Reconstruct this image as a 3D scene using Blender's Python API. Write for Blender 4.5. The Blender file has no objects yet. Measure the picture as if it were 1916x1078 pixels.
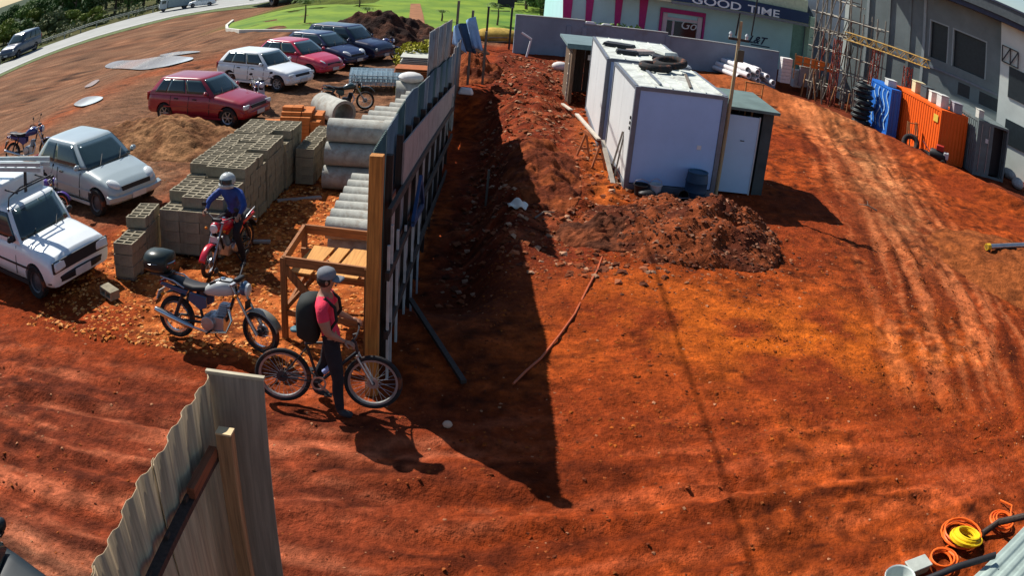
import bpy, bmesh, math, random
import numpy as np
from mathutils import Vector, Matrix, noise as mnoise
R = math.radians
random.seed(7)
rng = np.random.default_rng(11)
scene = bpy.context.scene
col = scene.collection

# ------------------------------------------------------------------ camera
# a wide-angle yard camera on a wall, 5.47 m up, tilted down and a little rolled
CAM_H, CAM_PITCH, CAM_ROLL = 5.4818, 0.4156, 0.0934
LENS_F, LENS_C3, LENS_C5 = 1612.9431, -0.0137, 0.1086      # angle off axis = r/f (1 + c3 r^2 + c5 r^4)
PW, PH = 1916.0, 1078.0
def lens_angle(r):
    q = (r / 1000.0) ** 2
    return r / LENS_F * (1 + LENS_C3 * q + LENS_C5 * q * q)
def ray(px, py):
    x, y = px - PW / 2, PH / 2 - py
    r = math.hypot(x, y); t = lens_angle(r); s = math.sin(t) / max(r, 1e-9)
    a, b, c = x * s, y * s, math.cos(t)
    cr, sr = math.cos(CAM_ROLL), math.sin(CAM_ROLL)
    a, b = cr * a - sr * b, sr * a + cr * b
    cp, sp = math.cos(CAM_PITCH), math.sin(CAM_PITCH)
    return Vector((a, c * cp + b * sp, -c * sp + b * cp))
def at(px, py, z=0.0):                      # point of the horizontal plane z seen at a pixel of the photograph
    d = ray(px, py); t = (z - CAM_H) / d.z
    return Vector((d.x * t, d.y * t, z))
def at_line(px, py, p0, p1):                # point of the vertical plane through p0, p1
    d = ray(px, py); n = Vector((p1[1] - p0[1], p0[0] - p1[0]))
    t = (n.x * p0[0] + n.y * p0[1]) / (n.x * d.x + n.y * d.y)
    return Vector((d.x * t, d.y * t, CAM_H + d.z * t))
cam_d = bpy.data.cameras.new("camera")
cam = bpy.data.objects.new("camera", cam_d); col.objects.link(cam); scene.camera = cam
cp, sp, cr, sr = math.cos(CAM_PITCH), math.sin(CAM_PITCH), math.cos(CAM_ROLL), math.sin(CAM_ROLL)
ax = Vector((cr, sr * sp, sr * cp)); ay = Vector((-sr, cr * sp, cr * cp)); az = -Vector((0, cp, -sp))
cam.matrix_world = Matrix(((ax.x, ay.x, az.x, 0), (ax.y, ay.y, az.y, 0), (ax.z, ay.z, az.z, CAM_H), (0, 0, 0, 1)))
cam_d.clip_start = 0.05; cam_d.clip_end = 6000
cam_d.type = 'PANO'; cam_d.panorama_type = 'FISHEYE_LENS_POLYNOMIAL'
cam_d.sensor_fit = 'HORIZONTAL'; cam_d.sensor_width = 36.0; cam_d.sensor_height = 36.0 * PH / PW
cam_d.fisheye_fov = R(180)
_mm = 36.0 / PW
_r = np.linspace(1, 1120, 400); _A = np.stack([(_r * _mm) ** k for k in (1, 2, 3, 4)], 1)
_k = np.linalg.lstsq(_A, np.array([lens_angle(v) for v in _r]), rcond=None)[0]
cam_d.fisheye_polynomial_k0 = 0.0
cam_d.fisheye_polynomial_k1, cam_d.fisheye_polynomial_k2 = -_k[0], -_k[1]
cam_d.fisheye_polynomial_k3, cam_d.fisheye_polynomial_k4 = -_k[2], -_k[3]

# ------------------------------------------------------------------ sky, sun, exposure
SUN_DIR = Vector((0.79, -0.61, 0)).normalized()        # the way the shadows run over the ground
SUN_EL = R(45.5)
world = bpy.data.worlds.new("World"); scene.world = world; world.use_nodes = True
nt = world.node_tree; nt.nodes.clear()
sky = nt.nodes.new("ShaderNodeTexSky"); sky.sky_type = 'NISHITA'; sky.sun_disc = False
sky.sun_elevation = SUN_EL
sky.sun_rotation = math.atan2(-SUN_DIR.x, -SUN_DIR.y)
sky.air_density = 1.0; sky.dust_density = 0.3; sky.ozone_density = 2.5
bg = nt.nodes.new("ShaderNodeBackground"); bg.inputs[1].default_value = 0.075
wo = nt.nodes.new("ShaderNodeOutputWorld")
nt.links.new(sky.outputs[0], bg.inputs[0]); nt.links.new(bg.outputs[0], wo.inputs[0])
sun_d = bpy.data.lights.new("sun", 'SUN'); sun_d.energy = 5.0; sun_d.angle = R(0.5); sun_d.color = (1.0, 0.94, 0.86)
sun = bpy.data.objects.new("sun", sun_d); col.objects.link(sun)
ldir = Vector((SUN_DIR.x * math.cos(SUN_EL), SUN_DIR.y * math.cos(SUN_EL), -math.sin(SUN_EL)))
sun.rotation_euler = ldir.to_track_quat('-Z', 'Y').to_euler()
sun.location = (-20, 20, 30)
vs = scene.view_settings
vs.view_transform = 'Standard'; vs.look = 'None'; vs.gamma = 1.0; vs.exposure = 0.46; vs.use_curve_mapping = False
scene.render.engine = 'CYCLES'
scene.cycles.max_bounces = 5; scene.cycles.diffuse_bounces = 2; scene.cycles.glossy_bounces = 3
scene.cycles.transparent_max_bounces = 6; scene.cycles.use_denoising = True

# ------------------------------------------------------------------ materials
MATS = {}
def _hex(c):
    return tuple(c) + (1.0,)
def mat(name, c, rough=0.7, metal=0.0, var=0.25, scale=6.0, bump=0.0, bscale=40.0, spec=0.3, coat=0.0, dirt=None, dirt_amt=0.0, dscale=3.0, c2=None):
    if name in MATS: return MATS[name]
    m = bpy.data.materials.new(name); m.use_nodes = True
    n = m.node_tree; nodes, links = n.nodes, n.links
    p = nodes['Principled BSDF']
    p.inputs['Roughness'].default_value = rough; p.inputs['Metallic'].default_value = metal
    p.inputs['Specular IOR Level'].default_value = spec
    if coat: p.inputs['Coat Weight'].default_value = coat; p.inputs['Coat Roughness'].default_value = 0.08
    tc = nodes.new('ShaderNodeTexCoord')
    nz = nodes.new('ShaderNodeTexNoise'); nz.inputs['Scale'].default_value = scale; nz.inputs['Detail'].default_value = 5; nz.inputs['Roughness'].default_value = 0.65
    links.new(tc.outputs['Object'], nz.inputs['Vector'])
    rp = nodes.new('ShaderNodeValToRGB'); rp.color_ramp.elements[0].position = 0.3; rp.color_ramp.elements[1].position = 0.7
    a = [max(0, v * (1 - var)) for v in c]; b = [min(1, v * (1 + var)) for v in (c2 or c)]
    rp.color_ramp.elements[0].color = _hex(a); rp.color_ramp.elements[1].color = _hex(b)
    links.new(nz.outputs['Fac'], rp.inputs['Fac'])
    out = rp.outputs['Color']
    if dirt is not None:
        dz = nodes.new('ShaderNodeTexNoise'); dz.inputs['Scale'].default_value = dscale; dz.inputs['Detail'].default_value = 6; dz.inputs['Roughness'].default_value = 0.7
        links.new(tc.outputs['Object'], dz.inputs['Vector'])
        dr = nodes.new('ShaderNodeValToRGB'); dr.color_ramp.elements[0].position = max(0.0, 0.75 - dirt_amt * 0.6); dr.color_ramp.elements[1].position = max(0.06, 0.98 - dirt_amt * 0.55)
        links.new(dz.outputs['Fac'], dr.inputs['Fac'])
        mx = nodes.new('ShaderNodeMix'); mx.data_type = 'RGBA'
        links.new(dr.outputs['Color'], mx.inputs[0]); links.new(out, mx.inputs[6]); mx.inputs[7].default_value = _hex(dirt)
        out = mx.outputs[2]
    links.new(out, p.inputs['Base Color'])
    if bump:
        bz = nodes.new('ShaderNodeTexNoise'); bz.inputs['Scale'].default_value = bscale; bz.inputs['Detail'].default_value = 4
        links.new(tc.outputs['Object'], bz.inputs['Vector'])
        bp = nodes.new('ShaderNodeBump'); bp.inputs['Strength'].default_value = bump; bp.inputs['Distance'].default_value = 0.02
        links.new(bz.outputs['Fac'], bp.inputs['Height']); links.new(bp.outputs['Normal'], p.inputs['Normal'])
    MATS[name] = m
    return m
def wood(name, c, scale=(2, 2, 40), dark=0.45, rough=0.75, along=2):
    if name in MATS: return MATS[name]
    m = mat(name, c, rough, var=0.3, scale=2.0)
    n = m.node_tree; nodes, links = n.nodes, n.links
    tc = next(x for x in nodes if x.type == 'TEX_COORD'); nz = next(x for x in nodes if x.type == 'TEX_NOISE')
    mp = nodes.new('ShaderNodeMapping'); s = [34, 34, 34]; s[along] = 1.6; mp.inputs['Scale'].default_value = s
    links.new(tc.outputs['Object'], mp.inputs['Vector']); links.new(mp.outputs['Vector'], nz.inputs['Vector']); nz.inputs['Scale'].default_value = 1.0
    rp = next(x for x in nodes if x.type == 'VALTORGB'); rp.color_ramp.elements[0].color = _hex([v * dark for v in c])
    return m

LAT = (0.27, 0.075, 0.022)                    # laterite dust
M_RUB = mat('rubber', (0.018, 0.018, 0.019), 0.85, var=0.3, dirt=LAT, dirt_amt=0.35, dscale=5)
M_GLASS = mat('car_glass', (0.025, 0.048, 0.052), 0.06, var=0.1, spec=0.7)  # base lightened to teal in place of reflected sky
M_CHROME = mat('chrome', (0.6, 0.6, 0.6), 0.22, 1.0, var=0.08)
M_STEEL = mat('brushed_steel', (0.42, 0.43, 0.44), 0.38, 0.85, var=0.15)
M_BLACK = mat('black_plastic', (0.018, 0.018, 0.02), 0.55, var=0.2)
M_DARKMET = mat('dark_metal', (0.045, 0.045, 0.05), 0.5, 0.5, var=0.3)
M_ALLOY = mat('alloy_rim', (0.45, 0.45, 0.46), 0.35, 0.7, var=0.2, dirt=LAT, dirt_amt=0.4, dscale=9)
M_LAMP = mat('lamp_lens', (0.62, 0.66, 0.66), 0.12, var=0.1, spec=0.6)
M_REDLAMP = mat('red_lens', (0.35, 0.01, 0.01), 0.15, var=0.1, spec=0.6)
M_AMBER = mat('amber_lens', (0.6, 0.2, 0.01), 0.2, var=0.1)
M_PLATE = mat('plate_white', (0.55, 0.55, 0.54), 0.5, var=0.1)
M_CONC = mat('concrete', (0.36, 0.36, 0.32), 0.9, var=0.25, scale=5, bump=0.3, bscale=60, dirt=(0.20, 0.12, 0.07), dirt_amt=0.35)
M_BLOCK = mat('block_concrete', (0.26, 0.225, 0.155), 0.92, var=0.35, scale=5, bump=0.4, bscale=80, dirt=(0.17, 0.15, 0.04), dirt_amt=0.35, dscale=1.5)
M_TIMBER = wood('timber', (0.30, 0.15, 0.06))
M_TIMBERX = wood('timber_x', (0.30, 0.15, 0.06), along=0)
M_TIMBERY = wood('timber_y', (0.30, 0.15, 0.06), along=1)
M_GREYWOOD = wood('weathered_wood', (0.17, 0.14, 0.11))
M_DARKWOOD = wood('dark_timber', (0.055, 0.038, 0.03))

# ------------------------------------------------------------------ mesh building
class MB:
    def __init__(s): s.v = []; s.f = []
    def add(s, vs, fs):
        o = len(s.v); s.v += [tuple(p) for p in vs]; s.f += [tuple(i + o for i in f) for f in fs]; return s
    def box(s, c, d, rot=None, taper=1.0):
        x, y, z = d[0] / 2, d[1] / 2, d[2] / 2
        vs = [Vector((a * x, b * y, -z)) for a, b in ((-1, -1), (1, -1), (1, 1), (-1, 1))] + [Vector((a * x * taper, b * y * taper, z)) for a, b in ((-1, -1), (1, -1), (1, 1), (-1, 1))]
        if rot is not None:
            M = rot if isinstance(rot, Matrix) else Matrix.Rotation(rot, 3, 'Z')
            vs = [M @ p for p in vs]
        c = Vector(c)
        return s.add([p + c for p in vs], [(3, 2, 1, 0), (4, 5, 6, 7), (0, 1, 5, 4), (1, 2, 6, 5), (2, 3, 7, 6), (3, 0, 4, 7)])
    def bar(s, p0, p1, w, h, up=(0, 0, 1)):           # a square timber from p0 to p1
        p0, p1 = Vector(p0), Vector(p1); d = (p1 - p0); L = d.length; d.normalize()
        u = Vector(up)
        if abs(u.dot(d)) > 0.95: u = Vector((0, 1, 0))
        a = d.cross(u).normalized(); b = a.cross(d).normalized()
        vs = []
        for p in (p0, p1):
            for i, j in ((-1, -1), (1, -1), (1, 1), (-1, 1)): vs.append(p + a * (i * w / 2) + b * (j * h / 2))
        return s.add(vs, [(0, 1, 2, 3), (7, 6, 5, 4), (0, 4, 5, 1), (1, 5, 6, 2), (2, 6, 7, 3), (3, 7, 4, 0)])
    def rings(s, rings, caps=True, closed=True):
        n = len(rings[0]); vs = [p for r in rings for p in r]; fs = []
        for i in range(len(rings) - 1):
            for j in range(n if closed else n - 1):
                k = (j + 1) % n
                fs.append((i * n + j, i * n + k, (i + 1) * n + k, (i + 1) * n + j))
        if caps:
            fs.append(tuple(range(n - 1, -1, -1))); fs.append(tuple((len(rings) - 1) * n + j for j in range(n)))
        return s.add(vs, fs)
    def tube(s, pts, r, n=8, caps=True):
        pts = [Vector(p) for p in pts]; rs = r if isinstance(r, (list, tuple)) else [r] * len(pts)
        rings = []; prev = None
        for i, p in enumerate(pts):
            d = (pts[min(i + 1, len(pts) - 1)] - pts[max(i - 1, 0)]).normalized()
            if prev is None:
                u = Vector((0, 0, 1)) if abs(d.z) < 0.9 else Vector((1, 0, 0))
                a = d.cross(u).normalized()
            else:
                a = (prev - d * prev.dot(d)).normalized()
            prev = a; b = d.cross(a)
            rings.append([p + (a * math.cos(2 * math.pi * k / n) + b * math.sin(2 * math.pi * k / n)) * rs[i] for k in range(n)])
        return s.rings(rings, caps)
    def lathe(s, prof, c=(0, 0, 0), axis='Z', n=24, caps=False, loop=False):     # prof: (radius, along)
        c = Vector(c); rings = []
        pr = list(prof) + ([prof[0]] if loop else [])
        for r, a in pr:
            ring = []
            for k in range(n):
                t = 2 * math.pi * k / n; x, y = r * math.cos(t), r * math.sin(t)
                ring.append(c + Vector({'Z': (x, y, a), 'Y': (x, a, y), 'X': (a, x, y)}[axis]))
            rings.append(ring)
        return s.rings(rings, caps)
    def torus(s, c, R_, r, axis='Y', n=28, m=8):
        return s.lathe([(R_ + r * math.cos(2 * math.pi * k / m), r * math.sin(2 * math.pi * k / m)) for k in range(m)], c, axis, n, loop=True)
    def ball(s, c, r, n=12, m=8, rot=None):
        c = Vector(c); r = r if isinstance(r, (tuple, list)) else (r, r, r); rings = []
        for i in range(m + 1):
            t = math.pi * (i + 0.02 if i == 0 else (i - 0.02 if i == m else i)) / m
            ring = [Vector((r[0] * math.sin(t) * math.cos(2 * math.pi * k / n), r[1] * math.sin(t) * math.sin(2 * math.pi * k / n), r[2] * math.cos(t))) for k in range(n)]
            if rot is not None: ring = [rot @ p for p in ring]
            rings.append([c + p for p in ring])
        return s.rings(rings, True)
    def grid(s, fn, nu, nv):
        vs = [fn(i / nu, j / nv) for j in range(nv + 1) for i in range(nu + 1)]
        fs = [(j * (nu + 1) + i, j * (nu + 1) + i + 1, (j + 1) * (nu + 1) + i + 1, (j + 1) * (nu + 1) + i) for j in range(nv) for i in range(nu)]
        return s.add(vs, fs)
    def prism(s, poly, a, b, axis='Y'):                # outline (u, v) between a and b along axis
        def P(u, v, w): return {'Y': (u, w, v), 'X': (w, u, v), 'Z': (u, v, w)}[axis]
        n = len(poly); vs = [P(u, v, a) for u, v in poly] + [P(u, v, b) for u, v in poly]
        fs = [tuple(range(n)), tuple(range(2 * n - 1, n - 1, -1))] + [(i, n + i, n + (i + 1) % n, (i + 1) % n) for i in range(n)]
        return s.add(vs, fs)
    def mesh(s, name, smooth=True, sharp=38):
        me = bpy.data.meshes.new(name); me.from_pydata(s.v, [], s.f)
        bm = bmesh.new(); bm.from_mesh(me); bmesh.ops.recalc_face_normals(bm, faces=bm.faces); bm.to_mesh(me); bm.free()
        if smooth:
            me.polygons.foreach_set('use_smooth', [True] * len(me.polygons)); me.set_sharp_from_angle(angle=R(sharp))
        me.update(); return me
    def build(s, name, m, parent=None, smooth=True, sharp=38, bevel=0.0, thick=0.0):
        me = s.mesh(name, smooth, sharp)
        if m is not None: me.materials.append(m)
        o = bpy.data.objects.new(name, me); col.objects.link(o)
        if parent is not None: o.parent = parent
        if thick:
            t = o.modifiers.new('thickness', 'SOLIDIFY'); t.thickness = thick; t.offset = 0
        if bevel:
            b = o.modifiers.new('edge', 'BEVEL'); b.width = bevel; b.segments = 2; b.limit_method = 'ANGLE'; b.angle_limit = R(40)
        return o
def tag(o, label=None, cat=None, group=None, kind=None):
    if label: o['label'] = label
    if cat: o['category'] = cat
    if group: o['group'] = group
    if kind: o['kind'] = kind
    return o
def thing(name, label, cat, loc=(0, 0, 0), rz=0.0, group=None):
    o = bpy.data.objects.new(name, None); o.empty_display_size = 0.2; col.objects.link(o)
    o.location = loc; o.rotation_euler = (0, 0, rz)
    return tag(o, label, cat, group)
def share(name, me, parent, loc=(0, 0, 0), rot=(0, 0, 0), scale=(1, 1, 1)):
    o = bpy.data.objects.new(name, me); col.objects.link(o); o.parent = parent
    o.location = loc; o.rotation_euler = rot; o.scale = scale
    return o
def copy_tree(o, parent=None):
    c = o.copy(); col.objects.link(c); c.parent = parent
    for ch in list(o.children): copy_tree(ch, c)
    return c
def sm(t): t = np.clip(t, 0, 1); return t * t * (3 - 2 * t)

# ------------------------------------------------------------------ terrain height (plain shape, no clods)
CREST = [(9.5, 36.0), (11.86, 31.42), (12.87, 28.99), (13.9, 27.6), (14.5, 25.85), (16.02, 24.33), (17.11, 22.91), (22, 19.0)]
def crest_side(x, y):                      # metres past the crest towards the containers, in plan
    xs = np.interp(y, [p[1] for p in CREST[::-1]], [p[0] for p in CREST[::-1]])
    return (x - xs) * 0.72
def hbase(x, y):
    x = np.asarray(x, float); y = np.asarray(y, float)
    z = -2.0 * sm((-13.0 - x) / 13.0) * sm((y - 8) / 10)
    # valley beyond the road
    d = np.maximum(0, (-33 + np.clip(y - 30, 0, 60) * 0.14) - x)
    z = z - 0.05 * d - 0.004 * np.minimum(d, 6) ** 2
    # lower yard with the containers
    z = z - 1.1 * sm(crest_side(x, y) / 2.2) * sm((y - 18) / 4) * sm((52 - y) / 8) + 0.38 * np.exp(-((crest_side(x, y) + 0.3) / 0.8) ** 2) * sm((y - 20) / 3) * sm((40 - y) / 5)
    # trench along the inside of the fence
    fx = -1.6 - 0.0403 * (y - 8.9)
    u = x - fx
    tr = sm((u + 0.25) / 0.3) * sm((1.75 - u) / 0.9) * sm((y - 11.0) / 2.0) * sm((27.5 - y) / 2.5)
    z = z - 0.75 * tr
    # spoil bank beside it
    z = z + 0.28 * np.exp(-((u - 2.35) / 0.75) ** 2) * sm((y - 16.5) / 3) * sm((34 - y) / 4)
    z = z + 0.22 * np.exp(-((u - 1.2) / 1.2) ** 2) * sm((y - 26) / 3) * sm((37 - y) / 2)
    return z
def gp(px, py, dz=0.0):                     # point of the terrain seen at a pixel
    z = 0.0
    for _ in range(12):
        p = at(px, py, z + dz); z = float(hbase(p.x, p.y))
    p = at(px, py, z + dz); return p
def hz(x, y): return float(hbase(x, y))

# ------------------------------------------------------------------ ground
_tab = rng.random((256, 256))
def vnoise(x, y, s=0):
    xi = np.floor(x).astype(int); yi = np.floor(y).astype(int); fx = x - xi; fy = y - yi
    fx = fx * fx * (3 - 2 * fx); fy = fy * fy * (3 - 2 * fy)
    def h(i, j): return _tab[(i + s * 37) % 256, (j + s * 91) % 256]
    return (h(xi, yi) * (1 - fx) + h(xi + 1, yi) * fx) * (1 - fy) + (h(xi, yi + 1) * (1 - fx) + h(xi + 1, yi + 1) * fx) * fy - 0.5
def fbm(x, y, o=4, s=0, g=0.5):
    a = 1.0; r = 0
    for k in range(o):
        r = r + a * vnoise(x, y, s + k); a *= g; x = x * 2.03 + 3.1; y = y * 2.03 + 1.7
    return r
def pdist(x, y, pts):                       # distance to a polyline and signed side
    best = np.full(np.shape(x), 1e9); side = np.zeros(np.shape(x))
    for (ax_, ay_), (bx_, by_) in zip(pts[:-1], pts[1:]):
        dx, dy = bx_ - ax_, by_ - ay_; L2 = dx * dx + dy * dy
        t = np.clip(((x - ax_) * dx + (y - ay_) * dy) / L2, 0, 1)
        ex, ey = x - ax_ - t * dx, y - ay_ - t * dy; d = np.hypot(ex, ey); c = (dx * ey - dy * ex)
        m = d < best; best = np.where(m, d, best); side = np.where(m, np.sign(c), side)
    return best, side
def P2(l, z=0): return [tuple(at(a, b, z)[:2]) for a, b in l]
TRACK = P2([(1500, 165), (1560, 215), (1620, 300), (1680, 400), (1745, 500), (1800, 620), (1830, 760)])
TRACK2 = P2([(1916, 800), (1600, 850), (1200, 905), (800, 930), (400, 880), (0, 800)])
TRACK3 = P2([(1916, 905), (1500, 975), (1050, 1040), (600, 1010), (200, 960), (0, 930)])
TRACKX = [P2([(1916, 700), (1650, 690), (1400, 760), (1100, 1000), (1000, 1078)]), P2([(1916, 1000), (1600, 1000), (1250, 960), (850, 985), (560, 1060)]), P2([(0, 640), (200, 690), (330, 720)]), P2([(0, 720), (150, 770), (330, 800)]), P2([(1760, 560), (1640, 640), (1480, 690), (1300, 700)])]
TRACK4 = P2([(0, 262), (150, 185), (240, 140), (400, 118), (560, 75)])
NEAR_EDGE = [(-40, 163), (0, 139), (60, 112), (120, 89), (180, 69), (240, 52), (330, 30), (480, 8)]
ROADN = [tuple(gp(*p)[:2]) for p in NEAR_EDGE]; ROADN = [(ROADN[0][0] + (ROADN[0][0] - ROADN[1][0]) * 8, ROADN[0][1] + (ROADN[0][1] - ROADN[1][1]) * 8)] + ROADN + [(ROADN[-1][0] + (ROADN[-1][0] - ROADN[-2][0]) * 8, ROADN[-1][1] + (ROADN[-1][1] - ROADN[-2][1]) * 8)]
def rut(x, y, tr, half, w, dep):
    d, _ = pdist(x, y, tr)
    d = d + 0.14 * fbm(x * 1.1, y * 1.1, 3, 41); dep = dep * np.clip(0.55 + 1.5 * fbm(x * 0.8, y * 0.8, 3, 43), 0, 1.3)
    return -dep * np.exp(-((d - half) / w) ** 2) + dep * 0.6 * np.exp(-((d - half - 1.7 * w) / w) ** 2) + dep * 0.5 * np.exp(-((d - half + 1.7 * w) / w) ** 2)
PUDM = [(gp(275, 119).x, gp(275, 119).y, 4.0), (gp(165, 190).x, gp(165, 190).y, 1.3), (gp(168, 160).x, gp(168, 160).y, 0.9), (gp(350, 103).x, gp(350, 103).y, 1.7)]
def hfine(x, y):
    near = sm((60 - np.hypot(x, y - 15)) / 30)
    rough = 0.35 + 0.9 * sm((x + 1.7) / 0.4) * sm((2.6 - x) / 1.0) * sm((y - 13) / 3) * sm((38 - y) / 4)
    rough = rough + 0.5 * np.exp(-((x - 3.2) / 2.0) ** 2 - ((y - 16) / 2.0) ** 2)
    z = 0.16 * rough * fbm(x * 0.9, y * 0.9, 3, 1) + 0.11 * rough * fbm(x * 3.1, y * 3.1, 3, 5) + 0.035 * fbm(x * 8, y * 8, 2, 9)
    fg = sm((9.5 - y) / 3)                                       # tyre-combed foreground
    z = z * (1 - 0.45 * fg) + fg * 0.07 * fbm((lambda q: q[0] * q[1])(pdist(x, y, TRACK2)) * 5.0, x * 0.5, 4, 12, 0.6)
    z = z + rut(x, y, TRACK, 0.8, 0.13, 0.06) + rut(x, y, TRACK, 0.35, 0.10, 0.035) + rut(x, y, TRACK, 1.25, 0.10, 0.03) + rut(x, y, TRACK2, 0.8, 0.13, 0.045) + rut(x, y, TRACK3, 0.75, 0.14, 0.04) + sum(rut(x, y, T_, 0.7, 0.07, 0.035) for T_ in TRACKX) + rut(x, y, TRACK4, 0.8, 0.25, 0.06)
    for (ex, ey, er) in PUDM: z = z * (1 - np.exp(-((np.hypot(x - ex, y - ey) / er) ** 4)))
    return z * near
def axis_pts(lo, a, b, hi, step, grow=1.16):
    mid = list(np.arange(a, b, step)); r = []; p = b; st = step
    while p < hi: r.append(p); st *= grow; p += st
    r.append(hi); l = []; p = a - step; st = step
    while p > lo: l.append(p); st *= grow; p -= st
    l.append(lo)
    return np.array(l[::-1] + mid + r)
gx = axis_pts(-900, -9.5, 11.5, 500, 0.10, 1.05); gy = axis_pts(-40, 3.2, 26.0, 1000, 0.10, 1.035)
GX, GY = np.meshgrid(gx, gy)
GZ = hbase(GX, GY) + hfine(GX, GY)
def ground_colour(x, y):
    def C(c): return np.array(c)[None, :]
    n1 = fbm(x * 0.5, y * 0.5, 4, 21) + 0.5; n2 = fbm(x * 1.7, y * 1.7, 4, 25) + 0.5; n3 = fbm(x * 6, y * 6, 3, 29) + 0.5
    c = np.ones((x.size, 3)) * C((0.265, 0.052, 0.010))
    def mix(w, cc):
        nonlocal c
        w = np.clip(w, 0, 1)[:, None]; c = c * (1 - w) + C(cc) * w
    mix(sm((n1 - 0.45) * 4) * 0.6, (0.33, 0.075, 0.011))
    # brighter orange patch in the middle of the yard
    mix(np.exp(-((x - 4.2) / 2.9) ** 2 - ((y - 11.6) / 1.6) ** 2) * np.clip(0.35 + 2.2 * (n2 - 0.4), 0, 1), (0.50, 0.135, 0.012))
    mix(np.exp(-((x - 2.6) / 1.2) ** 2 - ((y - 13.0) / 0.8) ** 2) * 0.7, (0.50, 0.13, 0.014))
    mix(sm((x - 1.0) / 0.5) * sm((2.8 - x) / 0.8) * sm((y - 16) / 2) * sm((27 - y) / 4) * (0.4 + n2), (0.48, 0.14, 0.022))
    # left foreground, packed and redder
    mix(sm((0.5 - x) / 2.5) * sm((9.3 - y) / 1.5) * 0.8, (0.215, 0.055, 0.024))
    mix(sm((-2.2 - x) / 1.2) * sm((5.5 - y) / 1.2) * (0.5 + n2), (0.25, 0.13, 0.075))
    # parking ground, brown
    lot = np.clip(sm((-6.6 - x) / 1.2) * sm((y - 12.5) / 2.5) + sm((-2.2 - x) / 0.5) * sm((y - 19.0) / 2.0) + sm((y - 39) / 2) * sm((-1 - x) / 1), 0, 1)
    mix(lot, (0.205, 0.128, 0.072))
    mix(lot * sm((n1 - 0.5) * 4) * 0.5, (0.20, 0.10, 0.048))
    mix(lot * sm((n2 - 0.55) * 5) * 0.5, (0.25, 0.165, 0.095))
    d4, _ = pdist(x, y, TRACK4); mix(np.exp(-(d4 / 1.3) ** 2) * 0.65 * (0.5 + n2), (0.27, 0.085, 0.028))
    # orange gravel bed
    grv = sm((-1.75 - x) / 0.15) * sm((x + 7.6) / 0.8) * sm((y - 9.2 + 0.25 * (x + 4) * (n1 - .5)) / 0.6) * sm((18.5 - y) / 1.5) * sm((2.2 - np.abs(y - 12.2 - 0 * x) + 4.0 * sm((x + 5.5) / 1)) / 1)
    mix(grv, (0.42, 0.125, 0.026)); mix(grv * sm((n3 - 0.5) * 6) * 0.6, (0.55, 0.21, 0.06)); mix(grv * sm((0.42 - n3) * 6) * 0.7, (0.17, 0.05, 0.015))
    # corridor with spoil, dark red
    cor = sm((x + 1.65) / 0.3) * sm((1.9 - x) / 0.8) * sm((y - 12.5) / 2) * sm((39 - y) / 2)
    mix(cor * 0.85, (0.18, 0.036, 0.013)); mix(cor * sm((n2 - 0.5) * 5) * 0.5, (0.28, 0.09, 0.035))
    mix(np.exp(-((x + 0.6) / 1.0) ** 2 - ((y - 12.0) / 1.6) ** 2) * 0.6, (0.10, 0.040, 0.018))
    # sandy wheel track
    dt, _ = pdist(x, y, TRACK); mix(np.exp(-(dt / 1.15) ** 2) * sm((y - 13) / 6) * (0.25 + 0.9 * n2), (0.40, 0.19, 0.075))
    mix(sm((y - 27) / 3) * sm((x - 6) / 2) * sm((13 - x) / 2) * 0.6, (0.33, 0.13, 0.04))
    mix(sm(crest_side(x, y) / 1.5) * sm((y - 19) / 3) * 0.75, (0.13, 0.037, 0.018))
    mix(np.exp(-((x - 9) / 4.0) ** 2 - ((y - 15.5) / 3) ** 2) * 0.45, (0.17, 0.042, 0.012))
    # grass verge and valley
    dr_, sd_ = pdist(x, y, ROADN); vg = sm((dr_ * sd_ + 1.1) / 0.9)
    mix(vg, (0.085, 0.105, 0.03)); mix(vg * sm((n1 - 0.5) * 4), (0.05, 0.09, 0.025))
    mix(sm((-60 - x) / 60), (0.035, 0.075, 0.04))
    mix(sm((y - 47) / 6) * sm((x + 22) / 4) * sm((7 - x) / 3), (0.09, 0.15, 0.02))
    d2, s2 = pdist(x, y, TRACK2); d2 = d2 * s2 + 0.25 * (n1 - 0.5); d1, s1 = pdist(x, y, TRACK); d1 = d1 * s1 + 0.2 * (n1 - 0.5)
    st = fbm(d2 * 6.5, x * 0.5, 4, 51, 0.65); s3 = fbm(d1 * 5.0, y * 0.35, 4, 57, 0.65)
    fgm = sm((9.8 - y) / 2.0) * (0.28 + 0.72 * sm((2.0 - x) / 3.5)); mix(np.clip(st * 2.4 - 0.15, 0, 0.6) * fgm, (0.33, 0.125, 0.062)); mix(np.clip(-st * 2.0 - 0.2, 0, 0.5) * fgm, (0.14, 0.037, 0.018))
    mix(np.clip(s3 * 2.2 - 0.12, 0, 0.30) * sm((2.6 - np.abs(d1)) / 1.2) * sm((y - 8.5) / 3), (0.46, 0.22, 0.09))
    pk = sm((n1 - 0.35) * 3)                                      # packed smooth patches against loose rough ones
    k = (1 + (n3 - 0.5) * (0.5 + 0.9 * pk)) * (1 + 0.8 * st * sm((10.5 - y) / 3)) * (0.84 + 0.32 * n2) * (1 + 0.9 * s3 * sm((3.2 - np.abs(d1)) / 1.5) * sm((y - 8) / 3))
    return np.clip(c * k[:, None] * np.array([0.80, 0.62, 0.58])[None, :], 0, 1)
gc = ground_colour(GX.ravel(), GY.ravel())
nyv, nxv = GX.shape
me = bpy.data.meshes.new('ground')
me.vertices.add(nxv * nyv); me.vertices.foreach_set('co', np.stack([GX.ravel(), GY.ravel(), GZ.ravel()], 1).astype(np.float32).ravel())
idx = np.arange(nxv * nyv).reshape(nyv, nxv)
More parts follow.
